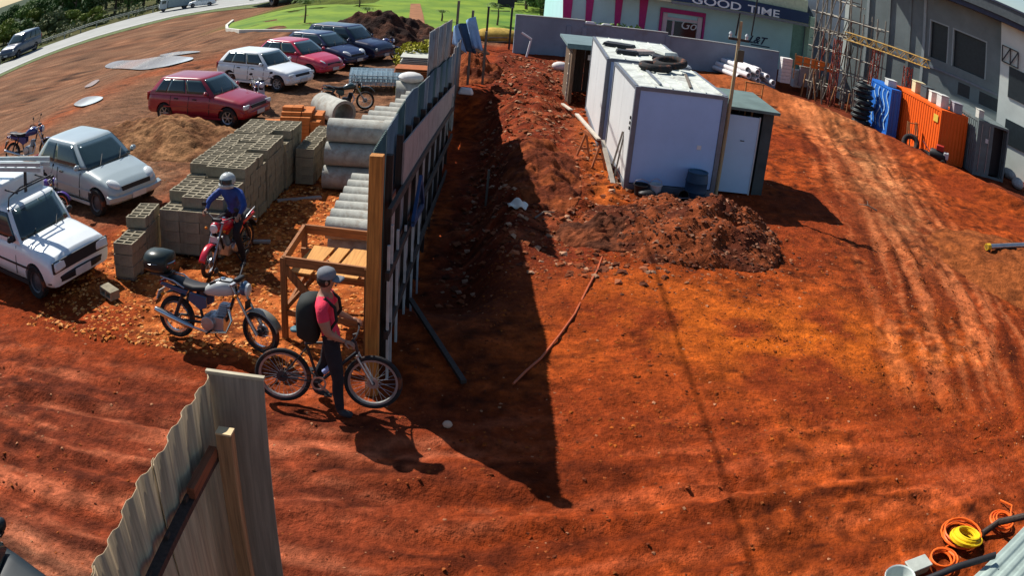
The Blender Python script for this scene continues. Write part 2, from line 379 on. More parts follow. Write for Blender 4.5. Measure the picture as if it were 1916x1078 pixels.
q = np.stack([idx[:-1, :-1], idx[:-1, 1:], idx[1:, 1:], idx[1:, :-1]], -1).reshape(-1, 4)
me.loops.add(q.size); me.loops.foreach_set('vertex_index', q.ravel().astype(np.int32))
me.polygons.add(len(q)); me.polygons.foreach_set('loop_start', (np.arange(len(q)) * 4).astype(np.int32))
me.update(calc_edges=True); me.validate()
me.polygons.foreach_set('use_smooth', [True] * len(me.polygons))
def set_col(me, c):
    a = me.color_attributes.new('tint', 'FLOAT_COLOR', 'POINT')
    a.data.foreach_set('color', np.concatenate([c, np.ones((len(c), 1))], 1).astype(np.float32).ravel())
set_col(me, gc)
def tint_mat(name, rough=0.95, fine=0.35, fscale=28.0, bump=0.5, bscale=30.0, bdist=0.03, spec=0.08):
    m = bpy.data.materials.new(name); m.use_nodes = True
    n = m.node_tree; nodes, links = n.nodes, n.links; p = nodes['Principled BSDF']
    p.inputs['Roughness'].default_value = rough; p.inputs['Specular IOR Level'].default_value = spec
    at_ = nodes.new('ShaderNodeVertexColor'); at_.layer_name = 'tint'
    tc = nodes.new('ShaderNodeTexCoord')
    nz = nodes.new('ShaderNodeTexNoise'); nz.inputs['Scale'].default_value = fscale; nz.inputs['Detail'].default_value = 6; nz.inputs['Roughness'].default_value = 0.7
    links.new(tc.outputs['Object'], nz.inputs['Vector'])
    mr = nodes.new('ShaderNodeMapRange'); mr.inputs[1].default_value = 0.3; mr.inputs[2].default_value = 0.7; mr.inputs[3].default_value = 1 - fine; mr.inputs[4].default_value = 1 + fine
    links.new(nz.outputs['Fac'], mr.inputs[0])
    vm = nodes.new('ShaderNodeVectorMath'); vm.operation = 'SCALE'
    links.new(at_.outputs['Color'], vm.inputs[0]); links.new(mr.outputs[0], vm.inputs['Scale'])
    links.new(vm.outputs[0], p.inputs['Base Color'])
    bz = nodes.new('ShaderNodeTexNoise'); bz.inputs['Scale'].default_value = bscale; bz.inputs['Detail'].default_value = 5; bz.inputs['Roughness'].default_value = 0.65
    links.new(tc.outputs['Object'], bz.inputs['Vector'])
    bp = nodes.new('ShaderNodeBump'); bp.inputs['Strength'].default_value = bump; bp.inputs['Distance'].default_value = bdist
    links.new(bz.outputs['Fac'], bp.inputs['Height']); links.new(bp.outputs['Normal'], p.inputs['Normal'])
    return m
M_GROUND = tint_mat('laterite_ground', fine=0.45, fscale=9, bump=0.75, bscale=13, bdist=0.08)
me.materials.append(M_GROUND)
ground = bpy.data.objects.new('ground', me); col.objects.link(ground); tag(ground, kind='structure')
def hreal(x, y):
    x = np.asarray(x, float); y = np.asarray(y, float); return hbase(x, y) + hfine(x, y)

# mounds of spoil and sand: one mesh each, soft-edged heaps lying on the ground
def mound(name, label, c, rx, ry, h, rot, tints, seed, skew=(0, 0), rough=0.10, cat='mound', power=1.0, n=110):
    u = np.linspace(-1.25, 1.25, n); U, V = np.meshgrid(u, u)
    d = np.hypot(U, V)
    ang = np.arctan2(V, U)
    lim = 1.0 + 0.22 * fbm(np.cos(ang) * 1.5 + 9, np.sin(ang) * 1.5 + seed, 3, seed)
    prof = np.clip(1 - d / lim, 0, 1) ** power
    ca, sa = math.cos(rot), math.sin(rot)
    X = c[0] + (U * rx) * ca - (V * ry) * sa + skew[0] * prof; Y = c[1] + (U * rx) * sa + (V * ry) * ca + skew[1] * prof
    zb = hreal(X, Y)
    Z = zb + h * prof * (1 + 0.5 * fbm(U * 3, V * 3, 3, seed + 3)) + rough * np.sqrt(prof) * (fbm(X * 2.6, Y * 2.6, 4, seed + 7) + 0.15) - 0.06 * (prof <= 0.001)
    nn = fbm(X * 2, Y * 2, 4, seed + 11) + 0.5; n3 = fbm(X * 8, Y * 8, 2, seed + 12) + 0.5
    t0, t1 = np.array(tints[0]), np.array(tints[1])
    c_ = (t0 + (t1 - t0) * sm((nn.ravel()[:, None] - 0.3) * 2.5)) * (0.7 + 0.6 * n3.ravel()[:, None])
    m = bpy.data.meshes.new(name)
    keep = (prof > -1)
    idx = np.arange(n * n).reshape(n, n); qq = np.stack([idx[:-1, :-1], idx[:-1, 1:], idx[1:, 1:], idx[1:, :-1]], -1).reshape(-1, 4)
    pk = prof.ravel()[qq].max(1) > 0.0005
    m.from_pydata(np.stack([X.ravel(), Y.ravel(), Z.ravel()], 1).tolist(), [], qq[pk].tolist())
    set_col(m, c_); m.polygons.foreach_set('use_smooth', [True] * len(m.polygons))
    bm = bmesh.new(); bm.from_mesh(m); bmesh.ops.delete(bm, geom=[v for v in bm.verts if not v.link_faces], context='VERTS'); bm.to_mesh(m); bm.free()
    m.materials.append(M_GROUND)
    o = bpy.data.objects.new(name, m); col.objects.link(o)
    return tag(o, label, cat)
RED = ((0.11, 0.024, 0.009), (0.22, 0.052, 0.015)); DRK = ((0.030, 0.017, 0.014), (0.075, 0.032, 0.02)); SAND = ((0.15, 0.065, 0.028), (0.27, 0.135, 0.06))
c0 = at(1300, 450)
mound('dirt_mound', 'big dark red dirt mound with clods in front of the white box', (3.15, 15.75), 2.0, 1.85, 0.66, R(4), ((0.09, 0.022, 0.010), (0.21, 0.050, 0.016)), 3, skew=(0.8, 0.35), rough=0.30, power=0.75)
c1 = gp(305, 262); mound('sand_pile', 'low brown sand pile behind the silver hatchback', (c1.x, c1.y), 2.9, 2.0, 0.62, R(-12), SAND, 5, rough=0.22, power=0.9)
c2 = gp(735, 96); mound('dark_soil_heap', 'wide dark soil heap between the lawn and the parked cars', (c2.x - 0.4, c2.y + 1.2), 4.3, 2.3, 1.5, R(0), DRK, 6, rough=0.3, power=0.8)
c3 = at(1235, 490); mound('spoil_heap', 'low heap of stony dark soil beside the dirt mound', (1.75, 15.4), 1.1, 0.85, 0.26, R(15), ((0.08, 0.026, 0.013), (0.18, 0.05, 0.02)), 8, rough=0.34)
c4 = at(1000, 400); mound('trench_bank', 'rough red bank between the trench and the white box', (c4.x + 0.1, c4.y + 2.4), 0.9, 2.4, 0.22, R(4), RED, 9, rough=0.2)
c5 = at(1275, 118); mound('red_spoil_pile', 'red soil pile with rubble below the grey boundary wall', (c5.x, c5.y), 3.0, 1.5, 0.8, R(8), ((0.25, 0.07, 0.02), (0.40, 0.15, 0.06)), 10, rough=0.3)
c6 = gp(1880, 530); mound('right_bank', 'broad reddish bank beside the metal pipe', (c6.x + 2.0, c6.y + 0.5), 4.2, 3.2, 0.55, R(-30), ((0.17, 0.045, 0.012), (0.26, 0.07, 0.018)), 13, rough=0.16)
c7 = gp(1520, 135); mound('grey_rubble_heap', 'pale rubble heap at the foot of the scaffolding', (c7.x + 2.2, c7.y + 0.6), 3.2, 1.2, 0.6, R(-8), ((0.2, 0.17, 0.11), (0.36, 0.30, 0.22)), 14, rough=0.4)
c8 = gp(1600, 190); mound('sand_strip', 'pale sand strip along the wheel track below the scaffolding', (c8.x - 0.3, c8.y + 0.5), 2.2, 0.9, 0.28, R(-35), ((0.33, 0.18, 0.07), (0.42, 0.26, 0.12)), 15, rough=0.1)
c9 = gp(880, 150); mound('tarp_side_heap', 'dark red spoil heap under the blue tarpaulins', (c9.x - 0.2, c9.y + 1.6), 1.2, 2.6, 0.8, R(5), RED, 16, rough=0.35)

# loose stones and clods: scattered, past counting
def stones(name, label, xy, size, tints, seed, flat=0.65, lift=None, cat='gravel'):
    r = np.random.default_rng(seed); n = len(xy)
    T = np.array([(1, 0, 0), (-.5, .87, 0), (-.5, -.87, 0), (.35, .5, .8), (-.75, 0, .7), (.35, -.6, .75)], float)
    F = np.array([(0, 1, 3), (1, 4, 3), (1, 2, 4), (2, 5, 4), (2, 0, 5), (0, 3, 5), (3, 4, 5)])
    s = (size[0] + (size[1] - size[0]) * r.random(n) ** 2.5)
    V = T[None] * (0.7 + 0.6 * r.random((n, 6, 3))) * s[:, None, None]; V[:, :, 2] *= flat
    a = r.random(n) * 6.283; ca, sa = np.cos(a), np.sin(a)
    X = V[:, :, 0] * ca[:, None] - V[:, :, 1] * sa[:, None]; Y = V[:, :, 0] * sa[:, None] + V[:, :, 1] * ca[:, None]
    z = hreal(xy[:, 0], xy[:, 1]) if lift is None else lift
    co = np.stack([X + xy[:, 0:1], Y + xy[:, 1:2], V[:, :, 2] + z[:, None] - 0.012], -1).reshape(-1, 3)
    fs = (F[None] + (np.arange(n) * 6)[:, None, None]).reshape(-1, 3)
    m = bpy.data.meshes.new(name); m.from_pydata(co.tolist(), [], fs.tolist())
    t = np.array(tints); k = r.integers(0, len(t), n); cc = t[k] * (0.7 + 0.6 * r.random((n, 1)))
    set_col(m, np.repeat(cc, 6, 0)); m.materials.append(M_STONE)
    o = bpy.data.objects.new(name, m); col.objects.link(o)
    return tag(o, label, cat, kind='stuff')
M_STONE = tint_mat('stone', bump=0.3, bscale=60, bdist=0.01, fine=0.2)
r_ = np.random.default_rng(5)
g_ = np.stack([r_.uniform(-7.3, -1.85, 17000), r_.uniform(9.3, 18.0, 17000)], 1)
g_ = g_[(g_[:, 1] < 14.6) | (g_[:, 0] > -5.4)]
stones('gravel', 'orange gravel bed around the block stacks', g_, (0.015, 0.055), [(0.55, 0.19, 0.045), (0.64, 0.29, 0.10), (0.45, 0.14, 0.03), (0.22, 0.06, 0.02)], 1)
g_ = np.stack([r_.uniform(-9, 12, 30000), 3.2 + 22 * r_.random(30000) ** 1.5], 1)
stones('pebbles', 'small red clods and pebbles over the yard', g_, (0.008, 0.034), [(0.22, 0.05, 0.015), (0.28, 0.075, 0.02), (0.17, 0.038, 0.012), (0.12, 0.03, 0.012), (0.25, 0.06, 0.015), (0.36, 0.16, 0.08)], 2)
g_ = np.stack([r_.uniform(-1.3, 2.6, 5000), r_.uniform(13.0, 37, 5000)], 1)
stones('rubble', 'clods and stones along the dug corridor', g_, (0.02, 0.11), [(0.24, 0.065, 0.024), (0.30, 0.10, 0.045), (0.11, 0.035, 0.018), (0.20, 0.055, 0.02), (0.15, 0.045, 0.02), (0.36, 0.20, 0.12)], 3)

mo = bpy.data.objects['dirt_mound'].data; mv = np.zeros(len(mo.vertices) * 3); mo.vertices.foreach_get('co', mv); mv = mv.reshape(-1, 3)
pick = r_.integers(0, len(mv), 4200); mv = mv[pick]
stones('clods', 'dark clods and stones over the big dirt mound', mv[:, :2] + r_.normal(0, 0.02, (len(mv), 2)), (0.012, 0.06), [(0.13, 0.04, 0.02), (0.20, 0.06, 0.025), (0.24, 0.085, 0.04), (0.07, 0.03, 0.02), (0.10, 0.035, 0.02), (0.12, 0.04, 0.02), (0.30, 0.15, 0.09)], 7, lift=mv[:, 2])
g_ = np.stack([r_.normal(2.6, 1.6, 1500), r_.normal(14.6, 0.9, 1500)], 1)
stones('scattered_clods', 'scattered clods at the foot of the dirt mound', g_, (0.012, 0.06), [(0.2, 0.06, 0.02), (0.32, 0.13, 0.06), (0.10, 0.035, 0.02)], 8)

g_ = np.stack([r_.uniform(-0.5, 10, 26000), 8.0 + 9 * r_.random(26000)], 1); g_ = g_[(fbm(g_[:, 0] * 0.8, g_[:, 1] * 0.8, 3, 61) + 0.25 * r_.random(len(g_))) > 0.02]
stones('crumbs', 'crumbly orange clods over the sunlit middle of the yard', g_, (0.010, 0.040), [(0.26, 0.055, 0.010), (0.32, 0.078, 0.012), (0.19, 0.038, 0.009), (0.11, 0.025, 0.008), (0.24, 0.05, 0.010)], 12, flat=0.5)

# ------------------------------------------------------------------ road, verge, lawn, kerb
def strip(name, left, right, dz, m, sub=4):
    L, Rr = [], []
    def dens(p):
        o = []
        for a, b in zip(p[:-1], p[1:]):
            for k in range(sub): o.append((a[0] + (b[0] - a[0]) * k / sub, a[1] + (b[1] - a[1]) * k / sub))
        return o + [p[-1]]
    L, Rr = dens(left), dens(right); mb = MB()
    K = 4
    def f(u, v):
        i = min(int(round(v * (len(L) - 1))), len(L) - 1); a, b = L[i], Rr[i]
        x, y = a[0] + (b[0] - a[0]) * u, a[1] + (b[1] - a[1]) * u
        return Vector((x, y, hz(x, y) + dz))
    mb.grid(f, K, len(L) - 1)
    return mb.build(name, m, None)
def G2(l): return [tuple(gp(a, b)[:2]) for a, b in l]
near = G2(NEAR_EDGE)
far = G2([(-40, 145), (0, 122), (60, 96), (120, 74), (180, 53), (240, 36), (330, 14), (480, -10)])
def ext(l, n0, n1):
    a, b = Vector(l[0]), Vector(l[1]); c, d = Vector(l[-2]), Vector(l[-1])
    return [tuple(a - (b - a).normalized() * n0)] + l + [tuple(d + (d - c).normalized() * n1)]
near, far = ext(near, 40, 60), ext(far, 40, 60)
M_ROAD = mat('worn_asphalt', (0.30, 0.31, 0.29), 0.8, var=0.12, scale=0.6, bump=0.1)
road = strip('road', near, far, 0.06, M_ROAD); tag(road, kind='structure')
nv = [Vector(p) for p in near]; fv = [Vector(p) for p in far]
def off(a, b, t): return [tuple(p + (q_ - p) * t) for p, q_ in zip(a, b)]
M_VERGE = mat('verge_grass', (0.10, 0.13, 0.04), 0.95, var=0.5, scale=2.0, bump=0.5)
verge = strip('verge', off(nv, fv, -0.22), off(nv, fv, -0.005), 0.035, M_VERGE); tag(verge, kind='structure')
M_KERBW = mat('kerb_paint', (0.62, 0.60, 0.52), 0.8, var=0.15)
M_PAINT = mat('road_paint', (0.6, 0.6, 0.56), 0.8, var=0.2)
line = strip('road_marking', off(nv, fv, 0.07), off(nv, fv, 0.10), 0.066, M_PAINT); tag(line, kind='structure')
# guard rail on the far side
gr = thing('guard_rail', 'long low guard rail along the far side of the road', 'guard rail')
M_RAIL = mat('rail_galvanised', (0.42, 0.43, 0.36), 0.6, 0.3, var=0.2)
gl = [Vector((p[0], p[1], hz(*p) + 0.62)) for p in off(nv, fv, 1.12)]
mb = MB(); mb.tube([p + Vector((0, 0, 0.1)) for p in gl[1:-1]], 0.055, 6); mb.tube([p - Vector((0, 0, 0.08)) for p in gl[1:-1]], 0.055, 6); mb.build('rail', M_RAIL, gr)
pm = MB().box((0, 0, -0.32), (0.1, 0.12, 0.75)).mesh('post'); pm.materials.append(M_RAIL)
for a, b in zip(gl[1:-2], gl[2:-1]):
    n = max(1, int((b - a).length / 3.0))
    for k in range(n): share('post', pm, gr, a + (b - a) * (k / n))

M_LAWN = mat('lawn_green', (0.075, 0.19, 0.008), 0.95, var=0.3, scale=0.35, bump=0.5, bscale=8, c2=(0.15, 0.22, 0.010), dirt=(0.17, 0.15, 0.03), dirt_amt=0.22, dscale=0.25)
lp = [(425, 56), (432, 44), (470, 33), (540, 22), (620, 13), (700, 6), (760, -20), (960, -45), (1010, -10), (1010, 40), (960, 64), (900, 66), (812, 60), (700, 61), (560, 60), (450, 60)]
poly = [gp(*p) for p in lp]
mb = MB(); cxy = sum((p for p in poly), Vector()) / len(poly)
N = len(poly); ringsn = 7
def lawnp(p): return Vector((p.x, p.y, hz(p.x, p.y) + 0.05))
rr = []
for k in range(ringsn):
    t = k / (ringsn - 1) * 0.97; rr.append([lawnp(p + (cxy - p) * t) for p in poly])
mb.rings(rr[::-1], caps=False); mb.f.append(tuple(range(N)))
lawn = mb.build('lawn', M_LAWN); tag(lawn, kind='structure')
pa = [gp(*p) for p in [(762, 62), (797, 62), (792, 30), (786, 8), (768, 8), (766, 30)]]
mb = MB(); mb.add([Vector((p.x, p.y, 0.075)) for p in pa], [tuple(range(len(pa)))])
tag(mb.build('path', mat('bare_path', (0.26, 0.11, 0.045), 0.95, var=0.3, scale=1.5)), kind='structure')
kp = [gp(*p) for p in [(436, 40), (424, 50), (425, 57), (450, 60.5), (560, 60.5), (640, 61), (690, 62)]]
kerb = MB()
for a, b in zip(kp[:-1], kp[1:]): kerb.bar(a + Vector((0, 0, 0.06)), b + Vector((0, 0, 0.06)), 0.16, 0.2)
tag(kerb.build('kerb', M_KERBW), kind='structure')

def leaf_cloud(mb, c, rad, n, size, rnd):
    for _ in range(n):
        while True:
            p = Vector((rnd.uniform(-1, 1), rnd.uniform(-1, 1), rnd.uniform(-1, 1)))
            if 0.35 < p.length < 1: break
        p = Vector((p.x * rad[0], p.y * rad[1], p.z * rad[2])) + c
        d = Vector((rnd.gauss(0, 1), rnd.gauss(0, 1), rnd.gauss(0, 0.7))).normalized(); e = d.orthogonal().normalized() * size * rnd.uniform(0.5, 1.0); d = d * size * rnd.uniform(0.8, 1.5)
        mb.add([p - d * .5, p + e * .5, p + d * .5, p - e * .5], [(0, 1, 2, 3)])
# puddles
M_WATER = mat('sky_reflection_water', (0.62, 0.63, 0.68), 0.08, var=0.10, scale=0.8, spec=0.9)  # pale colour stands in for bright sky reflected in the water
def puddle(outline, label):
    raw = [gp(*p) for p in outline]; m_ = len(raw); pts = []
    for k in range(m_):                                    # rounded outline
        p0, p1, p2, p3 = raw[k - 1], raw[k], raw[(k + 1) % m_], raw[(k + 2) % m_]
        for q_ in range(5):
            t_ = q_ / 5; pts.append(0.5 * ((2 * p1) + (p2 - p0) * t_ + (2 * p0 - 5 * p1 + 4 * p2 - p3) * t_ ** 2 + (3 * p1 - p0 - 3 * p2 + p3) * t_ ** 3))
    n = len(pts); cc = sum(pts, Vector()) / n; rgs = []; mb = MB()
    for t_ in (1.0, 0.9, 0.78, 0.64, 0.5, 0.36, 0.22, 0.1):
        rgs.append([Vector((cc.x + (p.x - cc.x) * t_, cc.y + (p.y - cc.y) * t_, 0)) for p in pts])
        for p in rgs[-1]: p.z = hz(p.x, p.y) + 0.055
    mb.rings(rgs, caps=False); mb.f.append(tuple(range(7 * n, 8 * n)))
    return tag(mb.build('puddle', M_WATER), label, 'puddle', 'puddles on the parking ground')
puddle([(196, 125), (228, 114), (285, 109), (340, 107), (362, 111), (335, 120), (298, 128), (258, 132), (222, 129)], 'large pale puddle behind the white hatchback')
puddle([(138, 197), (160, 184), (192, 184), (178, 194), (152, 201)], 'small puddle on the parking ground near the sand pile')
puddle([(158, 164), (176, 152), (186, 151), (172, 162)], 'tiny sliver of puddle between the two bigger puddles')
puddle([(300, 104), (360, 97), (372, 99), (320, 106)], 'narrow wet strip beside the large pale puddle')
sc = MB(); rs_ = random.Random(21)
for a, b in zip(fv[1:-2], fv[2:-1]):
    L_ = (b - a).length; d_ = (b - a).normalized(); n_ = Vector((-d_.y, d_.x))
    for k in range(int(L_ / 0.55)):
        q_ = a + d_ * (k * 0.55) + n_ * rs_.uniform(1.6, 7.0); h_ = rs_.uniform(0.35, 1.1)
        leaf_cloud(sc, Vector((q_.x, q_.y, hz(q_.x, q_.y) + h_ * 0.6)), (0.7, 0.7, h_), 26, 0.34, rs_)
SCRUB = sc

# far hills: a low ridge beyond the valley
hb = MB()
def hill(u, v):
    a = R(100 + 75 * u); d = 900 + 500 * v
    x, y = d * math.cos(a), d * math.sin(a)
    return Vector((x, y, -76 + 62 * math.sin(math.pi * min(v * 1.1, 1)) * (0.55 + 0.5 * mnoise.noise(Vector((u * 5, v * 2, 4.0)))) - 40 * v))
hb.grid(hill, 60, 10)
tag(hb.build('hills', mat('far_hill', (0.07, 0.14, 0.09), 0.95, var=0.3, scale=0.02)), kind='structure')

# ------------------------------------------------------------------ trees
LEAFS = [mat('leaf_' + n, c, 0.8, var=0.45, scale=1.2, c2=c2) for n, c, c2 in (('dark', (0.04, 0.09, 0.026), (0.07, 0.13, 0.03)), ('mid', (0.075, 0.15, 0.03), (0.13, 0.20, 0.04)), ('yellow', (0.15, 0.20, 0.035), (0.20, 0.24, 0.04)), ('olive', (0.10, 0.125, 0.045), (0.15, 0.17, 0.07)))]
M_BARK = wood('bark', (0.10, 0.07, 0.045))
def tree(name, label, loc, h, w, leaf, seed, crown_from=0.3, group=None, leafsize=0.32, n=900, slim=1.0):
    rnd = random.Random(seed)
    t = thing(name, label, 'tree', loc, 0, group)
    tb = MB(); top = Vector((rnd.uniform(-.05, .05) * h, rnd.uniform(-.05, .05) * h, h * 0.8)); mid = Vector((rnd.uniform(-.04, .04) * h, 0, h * 0.4))
    tb.tube([Vector((0, 0, -0.3)), mid * 0.5, mid, top], [0.035 * h, 0.027 * h, 0.02 * h, 0.006 * h], 7)
    cl = []
    for k in range(rnd.randint(10, 14)):
        a = rnd.uniform(0, 6.28); f = rnd.uniform(crown_from, 0.9); e = w * (0.45 * math.sin(math.pi * min(1, (f - crown_from) / (1 - crown_from) * 0.75 + 0.25)) + 0.05) * rnd.uniform(0.6, 1)
        b = mid.lerp(top, f) if f > 0.5 else mid * (f / 0.4 if f < 0.4 else 1)
        tip = Vector((math.cos(a) * e, math.sin(a) * e, h * f + 0.08 * h))
        tb.tube([b, b.lerp(tip, 0.5) + Vector((0, 0, 0.02 * h)), tip], [0.011 * h, 0.008 * h, 0.003 * h], 5); cl.append(tip)
    tb.build('trunk', M_BARK, t)
    cb = MB(); cl.append(top + Vector((0, 0, 0.06 * h)))
    for c in cl:
        s = rnd.uniform(0.18, 0.32); leaf_cloud(cb, c, (w * s, w * s, h * s * 0.62 * slim), n // len(cl), leafsize, rnd)
    cb.build('crown', LEAFS[leaf], t, smooth=False)
    return t
tag(SCRUB.build('roadside_scrub', LEAFS[3], smooth=False), 'rough green scrub along the far side of the road', 'scrub', kind='stuff')
kinds = ['dark round tree', 'mid green bushy tree', 'yellow green bushy tree', 'olive green scrubby tree']
spots = [(6, 90, 3.4, 4.4, 2), (34, 72, 4.2, 5.0, 1), (58, 62, 3.4, 4.2, 2), (2, 70, 4.2, 5.6, 0), (92, 68, 2.8, 3.8, 3), (80, 54, 4.8, 5.2, 0), (112, 52, 5.0, 5.4, 0), (108, 64, 2.6, 3.4, 3), (138, 46, 7.0, 3.4, 0), (162, 42, 7.2, 4.8, 2),
         (188, 36, 7.4, 5.4, 0), (214, 31, 7.0, 5.6, 3), (240, 26, 7.6, 5.8, 1), (268, 20, 8.0, 6.0, 2), (62, 44, 5.4, 6.4, 1), (28, 54, 4.6, 6.2, 0), (148, 30, 8.5, 7.0, 1), (198, 22, 9.0, 7.0, 1), (296, 13, 8.5, 6.5, 0), (116, 38, 6.2, 6.6, 1), (328, 5, 9.0, 7.0, 1), (385, -10, 9.0, 7.0, 0), (450, -24, 9, 7.4, 1), (18, 82, 3.0, 3.8, 1), (126, 58, 2.4, 3.2, 2), (228, 10, 10, 7.5, 0), (176, 52, 2.2, 3.0, 2)]
spots.sort()
ORD = 'first second third fourth fifth sixth seventh eighth ninth tenth eleventh twelfth thirteenth fourteenth fifteenth sixteenth seventeenth eighteenth nineteenth twentieth twenty-first twenty-second twenty-third twenty-fourth twenty-fifth twenty-sixth twenty-seventh twenty-eighth'.split()
wh = ['at the frame edge', 'over the dark car', 'beside the dark car roof', 'behind the dark car boot', 'just past the dark car', 'on the slope past the dark car', 'where the guard rail comes into view']
for i, (px, py, h, w, lf) in enumerate(spots):
    p = gp(px, py - 6)
    size = 'low' if h < 3.5 else ('medium' if h < 6 else 'tall')
    tree('roadside_tree', f'{size} {kinds[lf]} beyond the road, {ORD[i]} from the frame edge', (p.x, p.y, p.z - 0.15), h, w, lf, 100 + i, 0.12, 'trees beyond the road', 0.36, 2600)
# saplings on the lawn
def sapling(px, py, h, seed, label):
    p = gp(px, py); t = thing('palm_sapling', label, 'sapling', (p.x, p.y, p.z + 0.04), 0, 'saplings on the lawn'); rnd = random.Random(seed)
    MB().tube([(0, 0, -0.1), (0.03, 0, h * 0.35), (0, 0.02, h * 0.6)], [0.06, 0.05, 0.035], 7).build('trunk', M_BARK, t)
    fb = MB()
    for k in range(9):
        a = 6.28 * k / 9 + rnd.uniform(-.2, .2); L = h * rnd.uniform(0.4, 0.55); pts = []
        for j in range(6):
            s = j / 5; pts.append(Vector((math.cos(a) * L * s, math.sin(a) * L * s, h * 0.6 + h * 0.38 * math.sin(s * 2.2) * 0.8 - 0.12 * h * s)))
        for j in range(5):
            d = (pts[j + 1] - pts[j]); sd = Vector((-math.sin(a), math.cos(a), 0))
            for sgn in (-1, 1):
                for q_ in (0.2, 0.7):
                    b = pts[j] + d * q_; e = b + sd * sgn * 0.22 * h * (1 - 0.5 * j / 5) + d * 0.6 - Vector((0, 0, 0.06 * h))
                    fb.add([b, b + d * 0.35, e], [(0, 1, 2)])
    fb.build('crown', LEAFS[1], t, smooth=False)
sapling(570, 43, 1.7, 1, 'small palm sapling on the lawn nearest the kerb tip')
sapling(686, 38, 0.9, 2, 'low leafy sapling in the middle of the lawn')
sapling(672, 14, 0.9, 3, 'little sapling at the back of the lawn near its far edge')
sapling(930, 48, 1.6, 4, 'thin sapling on the grass beside the grey boundary wall')
sapling(826, 40, 0.8, 5, 'low sapling on the lawn just left of the dark fence sheets')

# ------------------------------------------------------------------ corrugated fences
FA, FB = Vector((-1.6, 8.9, 0)), Vector((-2.33, 27.0, 0)); FU = (FB - FA).normalized(); FN = Vector((FU.y, -FU.x, 0))   # FN points into the yard
def fp(y, z, inn=0.0): return FA + FU * ((y - 8.9) / FU.y) + FN * inn + Vector((0, 0, z))
SHEETM = [mat('zinc_grey', (0.19, 0.20, 0.21), 0.6, 0.1, var=0.35, scale=2.5, dirt=(0.10, 0.05, 0.03), dirt_amt=0.4), mat('zinc_blue', (0.10, 0.135, 0.16), 0.55, 0.1, var=0.3, scale=3, dirt=(0.05, 0.04, 0.03), dirt_amt=0.3),
          mat('zinc_brown', (0.26, 0.21, 0.185), 0.7, 0.05, var=0.3, scale=2.5, dirt=(0.07, 0.04, 0.03), dirt_amt=0.4), mat('zinc_green', (0.045, 0.085, 0.08), 0.6, 0.1, var=0.3, scale=3)]
def sheet(parent, y0, y1, zb0, zb1, zt0, zt1, inn, m, pitch=0.076, amp=0.012):
    n = max(8, int((y1 - y0) / pitch * 6)); mb = MB()
    def f(u, v):
        y = y0 + (y1 - y0) * u; zb = zb0 + (zb1 - zb0) * u; zt = zt0 + (zt1 - zt0) * u
        return fp(y, zb + (zt - zb) * v, inn + amp * math.sin(2 * math.pi * (y - y0) / pitch))
    mb.grid(f, n, 1)
    return mb.build('sheet', m, parent, sharp=80, thick=0.003)
fence = thing('corrugated_fence', 'tall dark corrugated metal fence with timber frame beside the trench', 'fence')
rf = random.Random(4)
ztop = lambda y: float(np.interp(y, [8.9, 11.2, 13, 14, 16.2, 22.5, 27], [3.02, 3.0, 2.92, 2.8, 2.62, 1.98, 1.5]))
y = 8.98; k = 0
while y < 22.3:
    y1 = min(y + 1.02, 22.4)
    sheet(fence, y, y1, -0.25, -0.25, ztop(y) + rf.uniform(-.03, .03), ztop(y1) + rf.uniform(-.03, .03), -0.02 if k % 2 else -0.032, SHEETM[[3, 1, 3, 1, 1, 3, 0, 1, 3, 0][k % 10]])
    y = y1 - 0.05; k += 1
y = 22.35
while y < 27.6:                                   # lower far sheets, added so their shadow falls on the bank
    y1 = y + 1.05
    sheet(fence, y, y1, -0.3, -0.3, 2.0 - (y - 22.3) * 0.05 + rf.uniform(-.08, .08), 2.0 - (y1 - 22.3) * 0.05 + rf.uniform(-.08, .08), -0.02 if k % 2 else -0.035, SHEETM[[0, 2, 1][k % 3]])
    y = y1 - 0.05; k += 1
y = 16.0
while y < 22.2:                                   # taller sheets behind
    y1 = y + 1.25
    sheet(fence, y, y1, ztop(y) - 0.5, ztop(y1) - 0.5, 3.45 - (y - 16) * 0.07, 3.45 - (y1 - 16) * 0.07, -0.09 if k % 2 else -0.075, SHEETM[2 if k % 2 else 0], pitch=0.25, amp=0.02)
    y = y1 - 0.06; k += 1
def b2(y): return float(np.interp(y, [9.0, 11, 14, 22.8, 26], [2.85, 2.62, 2.28, 1.2, 0.8]))
M_PLY = mat('grey_plywood', (0.34, 0.275, 0.25), 0.85, var=0.25, scale=3, dirt=(0.09, 0.06, 0.05), dirt_amt=0.3)
for i, (ya, yb) in enumerate([(10.7, 12.45), (12.48, 14.6), (14.63, 17.2), (17.23, 20.0), (20.03, 22.9)]):
    mb = MB(); d = 0.57
    v = [fp(ya, b2(ya) - d, 0.10), fp(yb, b2(yb) - d, 0.10), fp(yb, b2(yb), 0.10), fp(ya, b2(ya), 0.10)]
    mb.add(v + [p + FN * 0.025 for p in v], [(0, 1, 2, 3), (7, 6, 5, 4), (0, 4, 5, 1), (1, 5, 6, 2), (2, 6, 7, 3), (3, 7, 4, 0)]); mb.build('band_board', M_PLY, fence)
